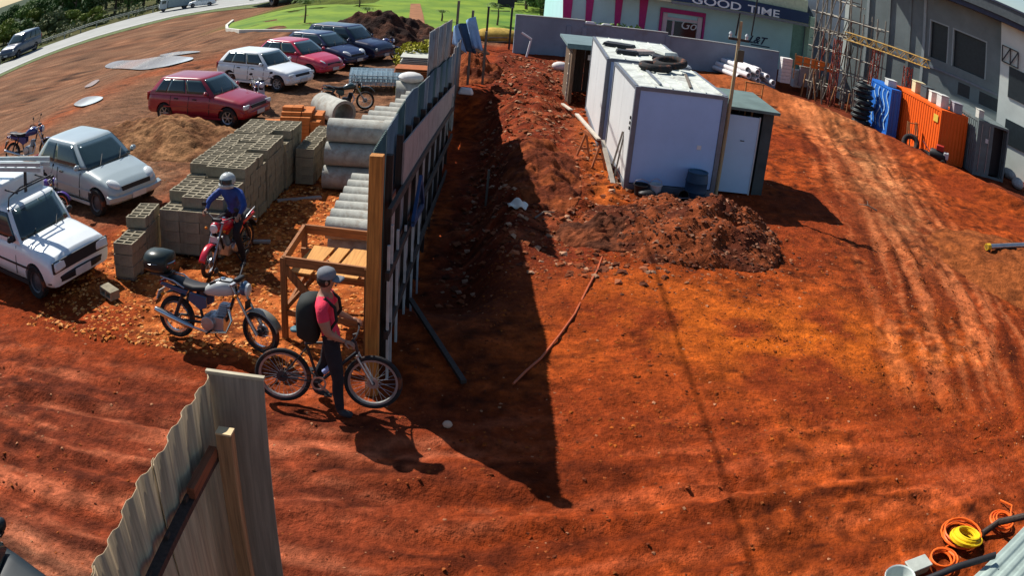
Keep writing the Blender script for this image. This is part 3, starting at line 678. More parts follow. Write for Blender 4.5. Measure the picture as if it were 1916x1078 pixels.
# light sheets seen between the posts, under the band
posts = [9.75, 10.75, 11.8, 12.9, 14.1, 15.4, 16.8, 18.3, 20.0, 21.8]
for i, yp in enumerate(posts):
    MB().bar(fp(yp, -0.95, 0.055), fp(yp, b2(yp) + 0.1 if yp > 10.5 else 2.75, 0.055), 0.085, 0.085, FN).build('post', M_DARKWOOD, fence)
    if i < len(posts) - 1:
        yq = posts[i + 1]
        for (fa, fb, da, db) in ((0.12, 0.5, 0.62, 1.35), (0.55, 0.9, 0.62, 1.5), (0.2, 0.8, 1.6, 2.9)):
            ya, yb = yp + (yq - yp) * fa, yp + (yq - yp) * fb
            mb = MB(); v = [fp(ya, b2(ya) - db, 0.03), fp(yb, b2(yb) - db, 0.03), fp(yb, b2(yb) - da, 0.03), fp(ya, b2(ya) - da, 0.03)]
            mb.add(v + [p + FN * 0.012 for p in v], [(0, 1, 2, 3), (7, 6, 5, 4), (0, 4, 5, 1), (1, 5, 6, 2), (2, 6, 7, 3), (3, 7, 4, 0)]); mb.build('cladding_panel', [M_PLY, SHEETM[2], SHEETM[0]][rf.randint(0, 2)], fence)
for dz in (0.62, 1.42, 2.2):
    mb = MB()
    for a, b in ((9.2, 14), (14, 18), (18, 22.8)): mb.bar(fp(a, b2(a) - dz, 0.14), fp(b, b2(b) - dz, 0.14), 0.05, 0.10)
    mb.build('rail', M_DARKWOOD, fence)
M_POSTO = wood('post_timber', (0.46, 0.19, 0.04))
MB().box(FA + Vector((0.02, -0.02, 1.3)), (0.15, 0.13, 3.36)).build('end_post', M_POSTO, fence, bevel=0.006)
M_BATTEN = mat('pale_batten', (0.50, 0.49, 0.47), 0.7, var=0.25)
for y0, z0, z1 in ((9.25, 0.0, 1.75), (9.55, 0.0, 1.9), (10.2, -0.1, 1.6), (11.2, -0.3, 1.3), (12.3, -0.6, 1.05), (13.4, -0.7, 0.8)):
    MB().bar(fp(y0, z0, 0.16), fp(y0 + 0.1, z1, 0.13), 0.05, 0.03, FN).build('batten', M_BATTEN, fence)
tb = MB(); M_BLUEST = mat('blue_steel', (0.03, 0.07, 0.17), 0.5, 0.3, var=0.2)
a, b, c = fp(12.6, 1.62, 0.2), fp(11.6, 1.22, 0.2), fp(13.3, 0.95, 0.2)
for p, q_ in ((a, b), (b, c), (c, a)): tb.bar(p, q_, 0.05, 0.09)
tag(tb.build('steel_bracket', M_BLUEST), 'blue triangular steel bracket hung on the inside of the fence', 'bracket')
# loose timber on the ground by the fence
e = at(868, 715, 0.05); s_ = at(768, 560, 0.06)
tag(MB().bar(s_, e, 0.07, 0.05).build('loose_timber', M_DARKWOOD), 'dark timber lying on the shaded ground by the fence', 'timber')

# near fence piece under the camera, seen from inside
nf = thing('near_fence_panel', 'weathered corrugated fence panel with timber post in the near corner', 'fence', (-1.74, 4.17, 0))
M_NEAR = wood('weathered_sheet', (0.40, 0.30, 0.18), dark=0.6, rough=0.7)
def trap(t): t = t % 1.0; return 0.0 if t < 0.36 else ((t - 0.36) / 0.14 if t < 0.5 else (1.0 if t < 0.86 else 1 - (t - 0.86) / 0.14))
for i, (ya, yb, inn) in enumerate(((0.0, -0.98, 0.0), (-0.90, -1.95, -0.012), (-1.87, -2.95, 0.0), (-2.87, -4.0, -0.012))):
    mb = MB(); n = 64
    mb.grid(lambda u, v: Vector((inn + 0.022 * trap((ya + (yb - ya) * u) / 0.235) - 0.02, ya + (yb - ya) * u, -0.1 + 3.0 * v + 0.012 * math.sin(9 * (ya + (yb - ya) * u)))), n, 1)
    mb.build('sheet', M_NEAR, nf, sharp=30, thick=0.004)
M_NEARF = wood('flat_sheet', (0.28, 0.25, 0.19), dark=0.7)
MB().box((0.155, 0.02, 1.4), (0.37, 0.012, 3.0)).build('end_panel', M_NEARF, nf)
MB().box((0.155, 0.02, 2.907), (0.38, 0.03, 0.02)).build('cap_strip', mat('pale_cap', (0.45, 0.40, 0.28), 0.8, var=0.2), nf)
M_NPOST = wood('near_post_wood', (0.34, 0.21, 0.10))
MB().box((0.155, -0.24, 1.28), (0.10, 0.075, 2.76)).build('post', M_NPOST, nf, bevel=0.004)
MB().box((0.155, -0.24, 2.668), (0.102, 0.077, 0.012)).build('post_top', mat('cut_wood', (0.62, 0.48, 0.27), 0.8, var=0.15), nf)
MB().bar((0.06, -0.20, 2.47), (0.075, -3.6, 2.52), 0.07, 0.045).build('rail', M_DARKWOOD, nf)
MB().bar((0.075, -0.27, 2.53), (0.08, -0.72, 2.54), 0.05, 0.075).build('cleat', wood('cleat_wood', (0.20, 0.075, 0.035), along=1), nf)
for yy in (-0.75, -1.1, -1.45, -1.85): MB().box((0.055, yy, 2.50), (0.02, 0.05, 0.07)).build('nail_block', M_DARKWOOD, nf)

# overhead cable whose shadow crosses the yard
def cable_pt(px, py, h):
    p = at(px, py); k = h / math.tan(SUN_EL); return Vector((p.x - SUN_DIR.x * k, p.y - SUN_DIR.y * k, h))
ca = [cable_pt(1225, 500, 7.6), cable_pt(1245, 560, 7.5), cable_pt(1290, 700, 7.4), cable_pt(1340, 850, 7.4), cable_pt(1410, 1075, 7.5)]
ca = [ca[0] + (ca[0] - ca[2]) * 2.2 + Vector((0, 0, 0.5))] + ca + [ca[-1] + (ca[-1] - ca[-3]) * 2.5 + Vector((0, 0, 0.6))]
tag(MB().tube(ca, 0.022, 6).build('overhead_cable', M_BLACK), 'black overhead cable crossing high above the yard', 'cable')

# ------------------------------------------------------------------ concrete blocks
def block_mesh():
    mb = MB(); L, W, H = 0.385, 0.138, 0.185; e = 0.028
    xs = [-L / 2, -L / 2 + e, -e / 2, e / 2, L / 2 - e, L / 2]; ys = [-W / 2, -W / 2 + e, W / 2 - e, W / 2]
    mb.add([(x, y_, H) for x in xs for y_ in ys], [(i * 4 + j, (i + 1) * 4 + j, (i + 1) * 4 + j + 1, i * 4 + j + 1) for i in range(5) for j in range(3) if not (j == 1 and i in (1, 3))])
    for a, b in ((xs[1], xs[2]), (xs[3], xs[4])):
        t = [(a, ys[1]), (b, ys[1]), (b, ys[2]), (a, ys[2])]
        mb.add([(x, y_, H) for x, y_ in t] + [(x, y_, 0.03) for x, y_ in t], [(0, 1, 5, 4), (1, 2, 6, 5), (2, 3, 7, 6), (3, 0, 4, 7), (4, 5, 6, 7)])
    c = [(-L / 2, -W / 2), (L / 2, -W / 2), (L / 2, W / 2), (-L / 2, W / 2)]
    mb.add([(x, y_, 0) for x, y_ in c] + [(x, y_, H) for x, y_ in c], [(0, 1, 5, 4), (1, 2, 6, 5), (2, 3, 7, 6), (3, 0, 4, 7), (3, 2, 1, 0)])
    m = bpy.data.meshes.new('block'); m.from_pydata(mb.v, [], mb.f)
    bm = bmesh.new(); bm.from_mesh(m); bmesh.ops.remove_doubles(bm, verts=bm.verts, dist=1e-5); bm.to_mesh(m); bm.free()
    m.materials.append(M_BLOCK); return m
BLK = block_mesh()
rb = random.Random(9)
def block_stack(label, x, y, nx, ny, nz, rz=0.0, missing=(), ragged=0):
    t = thing('block_stack', label, 'block stack', (x, y, hz(x, y)), rz, 'stacks of hollow concrete blocks')
    for k in range(nz):
        for i in range(nx):
            for j in range(ny):
                if 0 < i < nx - 1 and 0 < j < ny - 1 and k < nz - 2: continue
                if (i, j, k) in missing: continue
                share('block', BLK, t, ((i + 0.5) * 0.394 + rb.uniform(-.014, .014), (j + 0.5) * 0.145 + rb.uniform(-.004, .004), 0.06 + k * 0.19 + (rb.uniform(0, .02) if k == nz - 1 else 0)), (rb.uniform(-.02, .02) if k == nz - 1 else 0, 0, rb.uniform(-.03, .03)))
    for q_ in range(3): MB().box((nx * 0.196, (0.1 + 0.4 * q_) * ny * 0.145 / 0.9, 0.03), (nx * 0.39, 0.09, 0.055)).build('pallet_board', M_GREYWOOD, t)
    return t
block_stack('front concrete block stack with broken corner beside the red motorcycle', -5.98, 12.45, 3, 8, 5, R(-2), {(0, 0, 4), (1, 0, 4), (0, 1, 4), (0, 2, 4), (2, 0, 4)})
block_stack('second concrete block stack behind the red motorcycle rider', -5.98, 13.75, 3, 8, 6, R(-1), {(0, 0, 5), (2, 7, 5)})
block_stack('third concrete block stack, middle of the long row', -5.96, 14.98, 3, 8, 6, R(1), {(1, 3, 5)})
block_stack('last tall concrete block stack, nearest the orange bricks', -5.94, 16.22, 3, 8, 6, R(0), {(2, 0, 5), (2, 1, 5)})
block_stack('lower concrete block stack between the tall row and concrete pipes', -4.68, 16.6, 1, 14, 4, R(1))
block_stack('knee high block stack in front of the silver hatchback bumper', -6.42, 11.95, 1, 5, 4, R(4))
block_stack('lowest block stack at the near end of the row', -6.38, 11.30, 1, 4, 3, R(-3))
lb = share('loose_block', BLK, None, gp(215, 556) + Vector((0, 0, 0.02)), (R(90), 0, R(-32)))
lb.location.z += 0.1; tag(lb, 'single loose concrete block on the gravel by the white van', 'concrete block')

# ------------------------------------------------------------------ orange bricks
M_BRICK = mat('clay_brick', (0.52, 0.165, 0.04), 0.9, var=0.3, scale=4, bump=0.2)
bmk = MB(); L, W, H = 0.235, 0.135, 0.088
bmk.box((0, 0, H / 2), (L, W, H))
for k_ in (-1, 0, 1):
    for s_ in (-1, 1): bmk.box((s_ * (L / 2 + 0.0005), k_ * 0.041, H / 2), (0.002, 0.028, 0.055))
BRK = bmk.mesh('brick', smooth=False); BRK.materials.append(M_BRICK)
t = thing('brick_stack', 'stack of orange hollow clay bricks beside the concrete blocks', 'brick stack', (-5.62, 19.0, 0), R(6))
for k in range(12):
    for i in range(4):
        for j in range(6):
            if 0 < i < 3 and 0 < j < 5 and k < 8: continue
            if k == 9 and (i > 2 and j < 2): continue
            if k == 10 and (i > 2 or j < 1): continue
            if k == 11 and not (i in (0, 1) and j in (2, 3)): continue
            share('brick', BRK, t, (i * 0.242 + rb.uniform(-.012, .012), j * 0.142 + rb.uniform(-.01, .01), k * 0.091), (0, 0, rb.uniform(-.07, .07)))
for k in range(8):
    for i in range(2):
        for j in range(3): share('brick', BRK, t, (-0.5 + i * 0.242 + rb.uniform(-.03, .03), 0.15 + j * 0.145, k * 0.091), (0, 0, rb.uniform(-.15, .15)))

# ------------------------------------------------------------------ concrete pipes
def pipe_obj(label, c0_, c1_, r, m=M_CONC, group=None, name='concrete_pipe', wall=0.045, rx=0):
    c0_, c1_ = Vector(c0_), Vector(c1_); d = c1_ - c0_; L = d.length
    mb = MB(); mb.lathe([(r - wall, 0), (r, 0), (r, L * 0.86), (r + 0.02, L * 0.88), (r + 0.02, L), (r - wall, L)], axis='X', n=24, loop=True)
    o = mb.build(name, m, None, sharp=50)
    o.location = c0_; o.rotation_euler = d.to_track_quat('X', 'Z').to_euler()
    return tag(o, label, 'pipe', group)
bigs = ['bottom', 'middle', 'top']
for k in range(3):
    o_ = 0.03 * k
    pipe_obj(f'{bigs[k]} one of the three big concrete pipes stacked against the fence', (-4.05 + o_, 16.55 + 0.05 * k, 0.27 + 0.49 * k), (-2.75 + o_, 16.6 + 0.05 * k, 0.27 + 0.49 * k), 0.245, group='big concrete pipes by the fence')
ords = ['first', 'second', 'third', 'fourth', 'fifth', 'sixth', 'seventh', 'eighth', 'ninth']
for k in range(7):
    y = 13.0 + 0.42 * k; x0 = -3.12 - 0.02 * k
    pipe_obj(f'{ords[k]} pipe from the timber frame in the near row of concrete pipes', (x0, y, 0.52), (x0 + 1.05, y + 0.02, 0.52), 0.185, group='near row of concrete pipes')
    if k < 6: pipe_obj('lower tier pipe under the near row of concrete pipes', (x0, y + 0.21, 0.19), (x0 + 1.05, y + 0.23, 0.19), 0.185, group='lower tier of concrete pipes')
for k in range(9):
    y = 17.9 + 0.52 * k; x0 = -3.75 + (0.12 if k > 4 else -0.1) + 0.05 * k
    pipe_obj(f'{ords[k]} pipe of the far row of concrete pipes, counted from the big pipes', (x0, y, 0.85), (x0 + 1.25, y + 0.02, 0.85), 0.22, group='far row of concrete pipes')
    pipe_obj('lower pipe under the far row of concrete pipes', (x0, y + 0.2, 0.3), (x0 + 1.25, y + 0.22, 0.3), 0.25, group='lower pipes of the far row')
pipe_obj('single big concrete pipe lying open-ended beside the orange bricks', (-5.75, 23.0, 0.36), (-4.85, 21.95, 0.36), 0.34, wall=0.06)
o = pipe_obj('wide concrete pipe ring with a white bag on top behind the pipe rows', (-3.75, 23.6, 0.62), (-2.65, 23.8, 0.62), 0.42, wall=0.05)

# ------------------------------------------------------------------ timber frame table by the fence end
ft = thing('timber_table_frame', 'open timber table frame with orange boards beside the fence end post', 'timber frame')
M_FT = wood('frame_timber', (0.33, 0.13, 0.045), along=0); M_FTZ = wood('frame_timber_z', (0.30, 0.12, 0.04))
C4 = [Vector((-2.98, 9.98, 0)), Vector((-1.83, 9.86, 0)), Vector((-1.95, 11.12, 0)), Vector((-3.02, 11.2, 0))]
for p in C4: MB().box(p + Vector((0, 0, 0.60)), (0.075, 0.075, 1.22)).build('leg', M_FTZ, ft)
for i in range(4):
    a, b = C4[i], C4[(i + 1) % 4]; z = Vector((0, 0, 1.16))
    MB().bar(a + z, b + z, 0.04, 0.13).build('top_rail', M_FT, ft)
    if i != 1: MB().bar(a + Vector((0, 0, 0.42)), b + Vector((0, 0, 0.42)), 0.035, 0.08).build('lower_rail', M_FT, ft)
MB().bar(C4[0] + Vector((0.02, -0.03, 1.08)), C4[0] + Vector((0.55, -0.06, 0.5)), 0.035, 0.10).build('brace', M_FTZ, ft)
MB().bar(C4[0] + Vector((0.0, 0.05, 0.45)), C4[0] + Vector((0.5, 0.5, 1.0)), 0.035, 0.06).build('brace', M_FTZ, ft)
for y_ in (10.15, 10.95): MB().bar((-3.0, y_, 0.93), (-1.9, y_ - 0.05, 0.93), 0.05, 0.07).build('cross_bearer', M_FT, ft)
M_FB = wood('bright_board', (0.55, 0.26, 0.07), along=1, dark=0.7)
for x0, w_ in ((-2.72, 0.30), (-2.43, 0.17), (-2.12, 0.36)):
    MB().box((x0, 10.5, 0.985), (w_, 0.98, 0.025), R(-6)).build('board', M_FB, ft)

# ------------------------------------------------------------------ bits behind the pipes
def sheets_stack(label, c, rz, size, m, n, name='sheet_stack', gap=0.05, part='sheet'):
    t = thing(name, label, 'sheets', c, rz)
    for k in range(n): MB().box((rb.uniform(-.04, .04), rb.uniform(-.04, .04), 0.03 + k * gap), (size[0], size[1], gap * 0.55), rb.uniform(-.03, .03)).build(part, m, t)
    return t
c = gp(705, 168); t = thing('rebar_mesh_stack', 'stack of blue grey wire mesh panels behind the dark trail motorcycle', 'mesh panels', (c.x, c.y + 0.2, 0), R(10))
M_MESH = mat('mesh_steel', (0.38, 0.50, 0.56), 0.5, 0.4, var=0.2)
for k in range(4):
    mb = MB(); z = 0.25 + 0.1 * k
    for i in range(12): mb.bar((-0.9 + 0.165 * i, -0.7, z), (-0.9 + 0.165 * i, 0.7, z), 0.035, 0.025)
    for i in range(8): mb.bar((-0.95, -0.7 + 0.2 * i, z + 0.02), (0.95, -0.7 + 0.2 * i, z + 0.02), 0.035, 0.025)
    mb.build('mesh_panel', M_MESH, t)
for s_ in (-0.6, 0.6): MB().box((s_, 0, 0.12), (0.1, 1.4, 0.22)).build('bearer', wood('yellow_bearer', (0.35, 0.33, 0.06), along=1), t)
c = gp(755, 176); sheets_stack('low stack of orange brown boards beside the fence behind the pipes', (c.x + 0.1, c.y + 1.2, 0), R(4), (1.2, 0.9), mat('rust_board', (0.34, 0.10, 0.03), 0.9, var=0.2), 12, 'board_stack', 0.06, 'board')
c = gp(790, 150); sheets_stack('pale fibre cement sheets stacked beside the fence', (c.x - 0.2, c.y + 1.0, 0), R(4), (1.3, 2.2), mat('fibre_cement', (0.44, 0.46, 0.40), 0.9, var=0.15), 14, 'cement_sheet_stack', 0.06)
c = gp(770, 140); mb = MB(); rr_ = random.Random(5); leaf_cloud(mb, Vector((0, 0, 0.6)), (0.75, 0.6, 0.6), 700, 0.13, rr_); leaf_cloud(mb, Vector((0.5, 0.3, 0.8)), (0.5, 0.5, 0.5), 300, 0.13, rr_)
t = thing('yellow_bush', 'bright yellow green bush beside the fence near the dark soil heap', 'bush', (c.x, c.y + 0.3, 0)); mb.build('foliage', mat('leaf_bright', (0.32, 0.30, 0.015), 0.8, var=0.4), t, smooth=False)
MB().tube([(0, 0, -0.1), (0.05, 0, 0.4), (0.1, 0.05, 0.8)], [0.04, 0.03, 0.015], 6).build('stem', M_BARK, t)
o = MB().ball((0, 0, 0.12), (0.36, 0.28, 0.16), 14, 8).build('cement_bag', mat('white_bag', (0.62, 0.62, 0.6), 0.8, var=0.15)); o.location = (-3.35, 23.65, 1.03); tag(o, 'white bag lying on the wide concrete pipe ring', 'bag')
for px, py, l, w_, rz, lab in ((560, 375, 0.9, 0.12, 0.5, 'pale plank on the shaded gravel nearest the big pipes'), (490, 455, 0.3, 0.1, 0.2, 'short pale offcut beside the red motorcycle'), (545, 330, 0.5, 0.1, 0.4, 'pale offcut by the lower block stack')):
    c = gp(px, py); o = MB().box((0, 0, 0.03), (l, w_, 0.04)).build('plank', M_PLY); o.location = c; o.rotation_euler.z = rz; tag(o, lab, 'plank')

# ------------------------------------------------------------------ white site boxes
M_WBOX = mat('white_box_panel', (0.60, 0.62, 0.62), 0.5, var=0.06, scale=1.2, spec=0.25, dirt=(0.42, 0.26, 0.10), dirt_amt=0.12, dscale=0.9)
M_WFRONT = mat('shade_blue_end_panel', (0.38, 0.56, 0.84), 0.5, var=0.06, scale=1.2, spec=0.2, dirt=(0.36, 0.36, 0.40), dirt_amt=0.18, dscale=1.1)  # bluish cast of the shaded end wall put into its colour
M_BTRIM = mat('box_trim', (0.17, 0.19, 0.22), 0.5, 0.2, var=0.15)
M_BROOF = mat('box_roof', (0.52, 0.55, 0.50), 0.7, var=0.3, scale=2.5, dirt=(0.16, 0.13, 0.12), dirt_amt=0.35, dscale=1.5)
def site_box(label, x, y, W, L, H, rz, name='site_box', ribs=False):
    t = thing(name, label, 'site box', (x, y, 0), rz)
    z0 = 0.16
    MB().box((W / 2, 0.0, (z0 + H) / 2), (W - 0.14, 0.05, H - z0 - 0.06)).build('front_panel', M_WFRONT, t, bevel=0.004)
    n = 2
    for s_ in (0, 1):
        for k in range(n):
            l = (L - 0.16) / n
            MB().box((s_ * W, 0.08 + l * (k + 0.5), (z0 + H) / 2), (0.05, l - 0.012, H - z0 - 0.06)).build('side_panel', M_WBOX, t)
    MB().box((W / 2, L, (z0 + H) / 2), (W - 0.14, 0.05, H - z0 - 0.06)).build('back_panel', M_WBOX, t)
    for a, b in ((0.01, 0.01), (W - 0.01, 0.01), (0.01, L - 0.01), (W - 0.01, L - 0.01)):
        MB().box((a, b, H / 2 + 0.02), (0.11, 0.11, H - 0.04)).build('corner_post', M_BTRIM, t, bevel=0.006)
    for a, b in (((0.06, -0.012, H - 0.03), (W - 0.06, -0.012, H - 0.03)), ((0.06, L + 0.012, H - 0.03), (W - 0.06, L + 0.012, H - 0.03)), ((-0.012, 0.06, H - 0.03), (-0.012, L - 0.06, H - 0.03)), ((W + 0.012, 0.06, H - 0.03), (W + 0.012, L - 0.06, H - 0.03))):
        MB().bar(a, b, 0.075, 0.085).build('top_rail', M_BTRIM, t)
        a, b = Vector(a), Vector(b); a.z = b.z = 0.10; MB().bar(a, b, 0.08, 0.14).build('base_rail', M_BTRIM, t)
    for k in range(5):
        w = (W - 0.1) / 5
        MB().box((0.05 + w * (k + 0.5), L / 2, H - 0.012), (w - 0.012, L - 0.1, 0.03)).build('roof_panel', M_BROOF, t)
        MB().box((0.05 + w * (k + 1) - 0.02, L / 2, H + 0.012), (0.03, L - 0.12, 0.03)).build('roof_rib', M_BROOF, t)
    return t
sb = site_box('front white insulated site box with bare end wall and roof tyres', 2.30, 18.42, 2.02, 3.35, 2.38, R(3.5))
for zz in (0.9, 1.0): pass
for z in (1.62, 1.50, 1.38): MB().box((-0.035, 0.22, z), (0.03, 0.05, 0.07)).build('latch', M_BLACK, sb)
MB().box((1.55, -0.031, 1.15), (0.10, 0.006, 0.10)).build('sticker', mat('faded_sticker', (0.66, 0.67, 0.67), 0.6, var=0.1), sb)
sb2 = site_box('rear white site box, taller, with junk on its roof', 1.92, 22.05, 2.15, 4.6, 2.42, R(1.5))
def tyre(label, loc, R_, r, rot=(0, 0, 0), group=None):
    o = MB().torus((0, 0, 0), R_, r, 'Z', 30, 10).build('tyre', M_RUB, None); o.location = loc; o.rotation_euler = rot
    return tag(o, label, 'tyre', group)
tyre('worn tyre lying flat on the front white box roof', (3.0, 21.0, 2.50), 0.34, 0.095, group='tyres on the white box roof')
tyre('second tyre overlapping the first on the white box roof', (3.4, 21.35, 2.59), 0.36, 0.095, (R(6), R(-7), 0), group='tyres on the white box roof')
for i, (x, y, s_, m_) in enumerate(((2.5, 23.2, 0.35, M_BLACK), (2.9, 23.6, 0.45, M_PLY), (3.3, 22.9, 0.3, M_BLACK), (3.6, 24.2, 0.5, M_BROOF), (2.4, 24.6, 0.5, M_BLACK))):
    o = MB().box((0, 0, 0.05), (s_ * 1.8, s_, 0.09), taper=0.9).build('roof_scrap', m_, bevel=0.01); o.location = (x, y, 2.45); o.rotation_euler.z = i * 0.7; tag(o, ['dark scrap sheet at the near edge of the rear box roof', 'pale board among scrap on the rear box roof', 'small black scrap by the roof tyres', 'pale curved sheet at the rear of the box roof', 'black mat on the far end of the rear box roof'][i], 'scrap')
for i, (a, b) in enumerate((((2.85, 18.8, 2.42), (2.75, 20.9, 2.42)), ((3.55, 18.9, 2.42), (3.75, 20.9, 2.42)))):
    tag(MB().bar(a, b, 0.06, 0.03).build('roof_batten', M_GREYWOOD if i else M_BTRIM), ['thin dark batten along the left of the front box roof', 'weathered batten along the right of the front box roof'][i], 'batten')
# things leaning at the box
for i, (p, q_) in enumerate((((2.05, 18.75, 0.0), (2.24, 19.3, 1.15)), ((1.95, 18.95, 0.0), (2.2, 19.35, 1.12)))):
    tag(MB().bar(p, q_, 0.035, 0.03).build('leaning_stick', M_GREYWOOD), ['thin stick leaning on the lit side of the white box', 'second stick crossing it against the white box side'][i], 'stick')
# barrel and junk in front
t = thing('blue_barrel', 'dark blue plastic barrel against the white box end wall', 'barrel', (3.86, 18.22, 0))
M_BARREL = mat('barrel_blue', (0.02, 0.055, 0.10), 0.5, var=0.25)
MB().lathe([(0.0, 0), (0.21, 0), (0.235, 0.06), (0.245, 0.2), (0.255, 0.22), (0.245, 0.24), (0.25, 0.42), (0.26, 0.44), (0.25, 0.46), (0.235, 0.6), (0.22, 0.64)], n=24).build('body', M_BARREL, t)
MB().lathe([(0.225, 0.63), (0.235, 0.645), (0.235, 0.67), (0.2, 0.675), (0.19, 0.65), (0.0, 0.65)], n=24).build('lid', mat('barrel_lid', (0.03, 0.09, 0.15), 0.5, var=0.2), t)
def bucket(label, loc, r, h, m, tilt=(0, 0, 0)):
    t = thing('bucket', label, 'bucket', loc); t.rotation_euler = tilt
    MB().lathe([(0.0, 0.01), (r * 0.8, 0.0), (r, h), (r + 0.012, h), (r + 0.012, h - 0.02), (r * 0.97, h - 0.03), (r * 0.78, 0.02), (0.0, 0.02)], n=18).build('pail', m, t)
    MB().tube([(-r, 0, h * 0.95), (-r * 0.8, 0, h * 1.3), (0, 0, h * 1.5), (r * 0.8, 0, h * 1.3), (r, 0, h * 0.95)], 0.006, 5).build('handle', M_STEEL, t)
bucket('white plastic bucket at the foot of the white box', (2.95, 18.18, 0.02), 0.14, 0.26, mat('pail_white', (0.6, 0.6, 0.58), 0.5, var=0.1))
bucket('black mortar bucket beside the white bucket', (2.62, 18.12, 0.02), 0.17, 0.24, M_BLACK)
bucket('tipped black bucket near the blue barrel', (3.4, 18.0, 0.12), 0.15, 0.26, M_BLACK, (R(80), 0, R(30)))
for i, (x, y, r) in enumerate(((2.75, 17.95, 0.16), (3.15, 18.02, 0.13), (3.55, 18.1, 0.12))):
    o = MB().ball((0, 0, r * 0.5), (r * 1.3, r, r * 0.65), 12, 7).build('black_sack', M_BLACK); o.location = (x, y, 0.02); tag(o, ['black sack in front of the black bucket', 'black sack below the white bucket', 'small black sack beside the blue barrel'][i], 'sack')
# timber cabin with open door, right of the box
M_CABW = mat('cabin_boards', (0.06, 0.075, 0.075), 0.85, var=0.3, scale=2)
M_DOOR = mat('door_paint', (0.44, 0.62, 0.80), 0.6, var=0.06, scale=1.5)
cb = thing('timber_cabin', 'dark timber cabin with pale open door beside the white box', 'cabin', (4.50, 19.1, 0), R(2))
CW, CL, CH = 1.16, 2.2, 2.05
for k in range(6):
    MB().box((CW, 0.18 + 0.366 * k, CH / 2), (0.04, 0.355, CH)).build('side_board', M_CABW, cb)
for k in range(4): MB().box((0.16 + 0.31 * k, CL, CH / 2), (0.3, 0.04, CH)).build('back_board', M_CABW, cb)
MB().box((CW - 0.13, 0.0, CH / 2), (0.24, 0.04, CH)).build('front_board', M_CABW, cb)
MB().box((CW / 2 + 0.03, CL / 2 - 0.1, CH + 0.04), (CW + 0.12, CL + 0.3, 0.07)).build('roof', mat('cabin_roof', (0.11, 0.16, 0.15), 0.8, var=0.25, scale=2), cb, bevel=0.005)
dr = MB().box((0.42, -0.08, 0.98), (0.76, 0.04, 1.86)).build('door', M_DOOR, cb, bevel=0.004)
MB().box((0.45, -0.108, 1.32), (0.10, 0.02, 0.02)).build('handle', M_BLACK, dr)
MB().box((0.81, -0.085, 0.98), (0.03, 0.055, 1.9)).build('door_edge', mat('door_edge', (0.50, 0.52, 0.52), 0.6, var=0.1), dr)
for z in (1.35, 1.55, 1.72): MB().bar((0.1, 1.7, z), (0.72, 1.62, z), 0.04, 0.05).build('shelf', mat('shelf_orange', (0.45, 0.14, 0.05), 0.8, var=0.3), cb)
MB().bar((0.66, 0.25, 0.0), (0.7, 0.25, 1.98), 0.045, 0.045).build('stud', M_TIMBER, cb); MB().bar((0.52, 0.3, 0.0), (0.54, 0.3, 1.98), 0.03, 0.03).build('stud', M_TIMBER, cb)
# pole with meter box
pl = thing('timber_pole', 'tall timber service pole with meter box at the white box corner', 'pole', (4.43, 18.62, 0))
MB().tube([(0, 0, -0.2), (0.01, 0, 2), (0.03, 0.0, 4.15)], [0.05, 0.045, 0.04], 8).build('shaft', wood('pole_wood', (0.42, 0.31, 0.17)), pl)
MB().box((0.09, -0.02, 3.35), (0.16, 0.12, 0.28)).build('meter_box', mat('meter_box', (0.10, 0.09, 0.06), 0.6, var=0.2), pl, bevel=0.01)
MB().bar((-0.22, 0, 3.72), (0.26, 0, 3.72), 0.05, 0.06).build('crossarm', M_DARKWOOD, pl)
for x in (-0.18, 0.2): MB().lathe([(0.0, 3.75), (0.035, 3.75), (0.03, 3.80), (0.045, 3.83), (0.02, 3.88), (0, 3.88)], (x, 0, 0), n=10).build('insulator', M_LAMP, pl)
MB().tube([(0.3, 0, 3.86), (0.35, 0.02, 4.6), (0.38, 0.03, 5.2)], 0.018, 6).build('conduit', M_BLACK, pl)
MB().tube([(-0.06, 0, 3.8), (-0.02, 0, 4.35)], 0.02, 6).build('spike', M_BLACK, pl)
# trestle with planks
tr = thing('sawhorse', 'red brown timber sawhorse left of the white box', 'sawhorse', (1.72, 20.2, hz(1.72, 20.2)), R(20))
M_RTIM = wood('red_timber', (0.34, 0.10, 0.035))
MB().bar((-0.12, -0.55, 0.72), (-0.12, 0.55, 0.72), 0.07, 0.08).build('beam', M_RTIM, tr)
for s_ in (-0.45, 0.45):
    for d_ in (-0.28, 0.1): MB().bar((-0.12, s_, 0.70), (d_ - 0.04, s_ * 1.1, 0.0), 0.045, 0.045).build('leg', M_RTIM, tr)
    MB().bar((-0.25, s_ * 1.05, 0.3), (0.02, s_ * 1.05, 0.3), 0.03, 0.05).build('brace', M_RTIM, tr)
M_PALEPL = mat('pale_plank', (0.50, 0.44, 0.36), 0.8, var=0.2)
for i, (p, q_, lab) in enumerate((((1.25, 22.0, 0.86), (1.68, 19.5, 0.84), 'long pale plank resting on the red brown sawhorse'), ((1.78, 19.6, 0.80), (2.05, 18.5, 0.05), 'short pale plank sloping from the sawhorse to the ground'), ((1.05, 27.0, 0.1), (1.25, 25.2, 0.3), 'pale plank lying beside the wooden shed'))):
    tag(MB().bar(p, q_, 0.10, 0.04).build('plank', M_PALEPL), lab, 'plank')
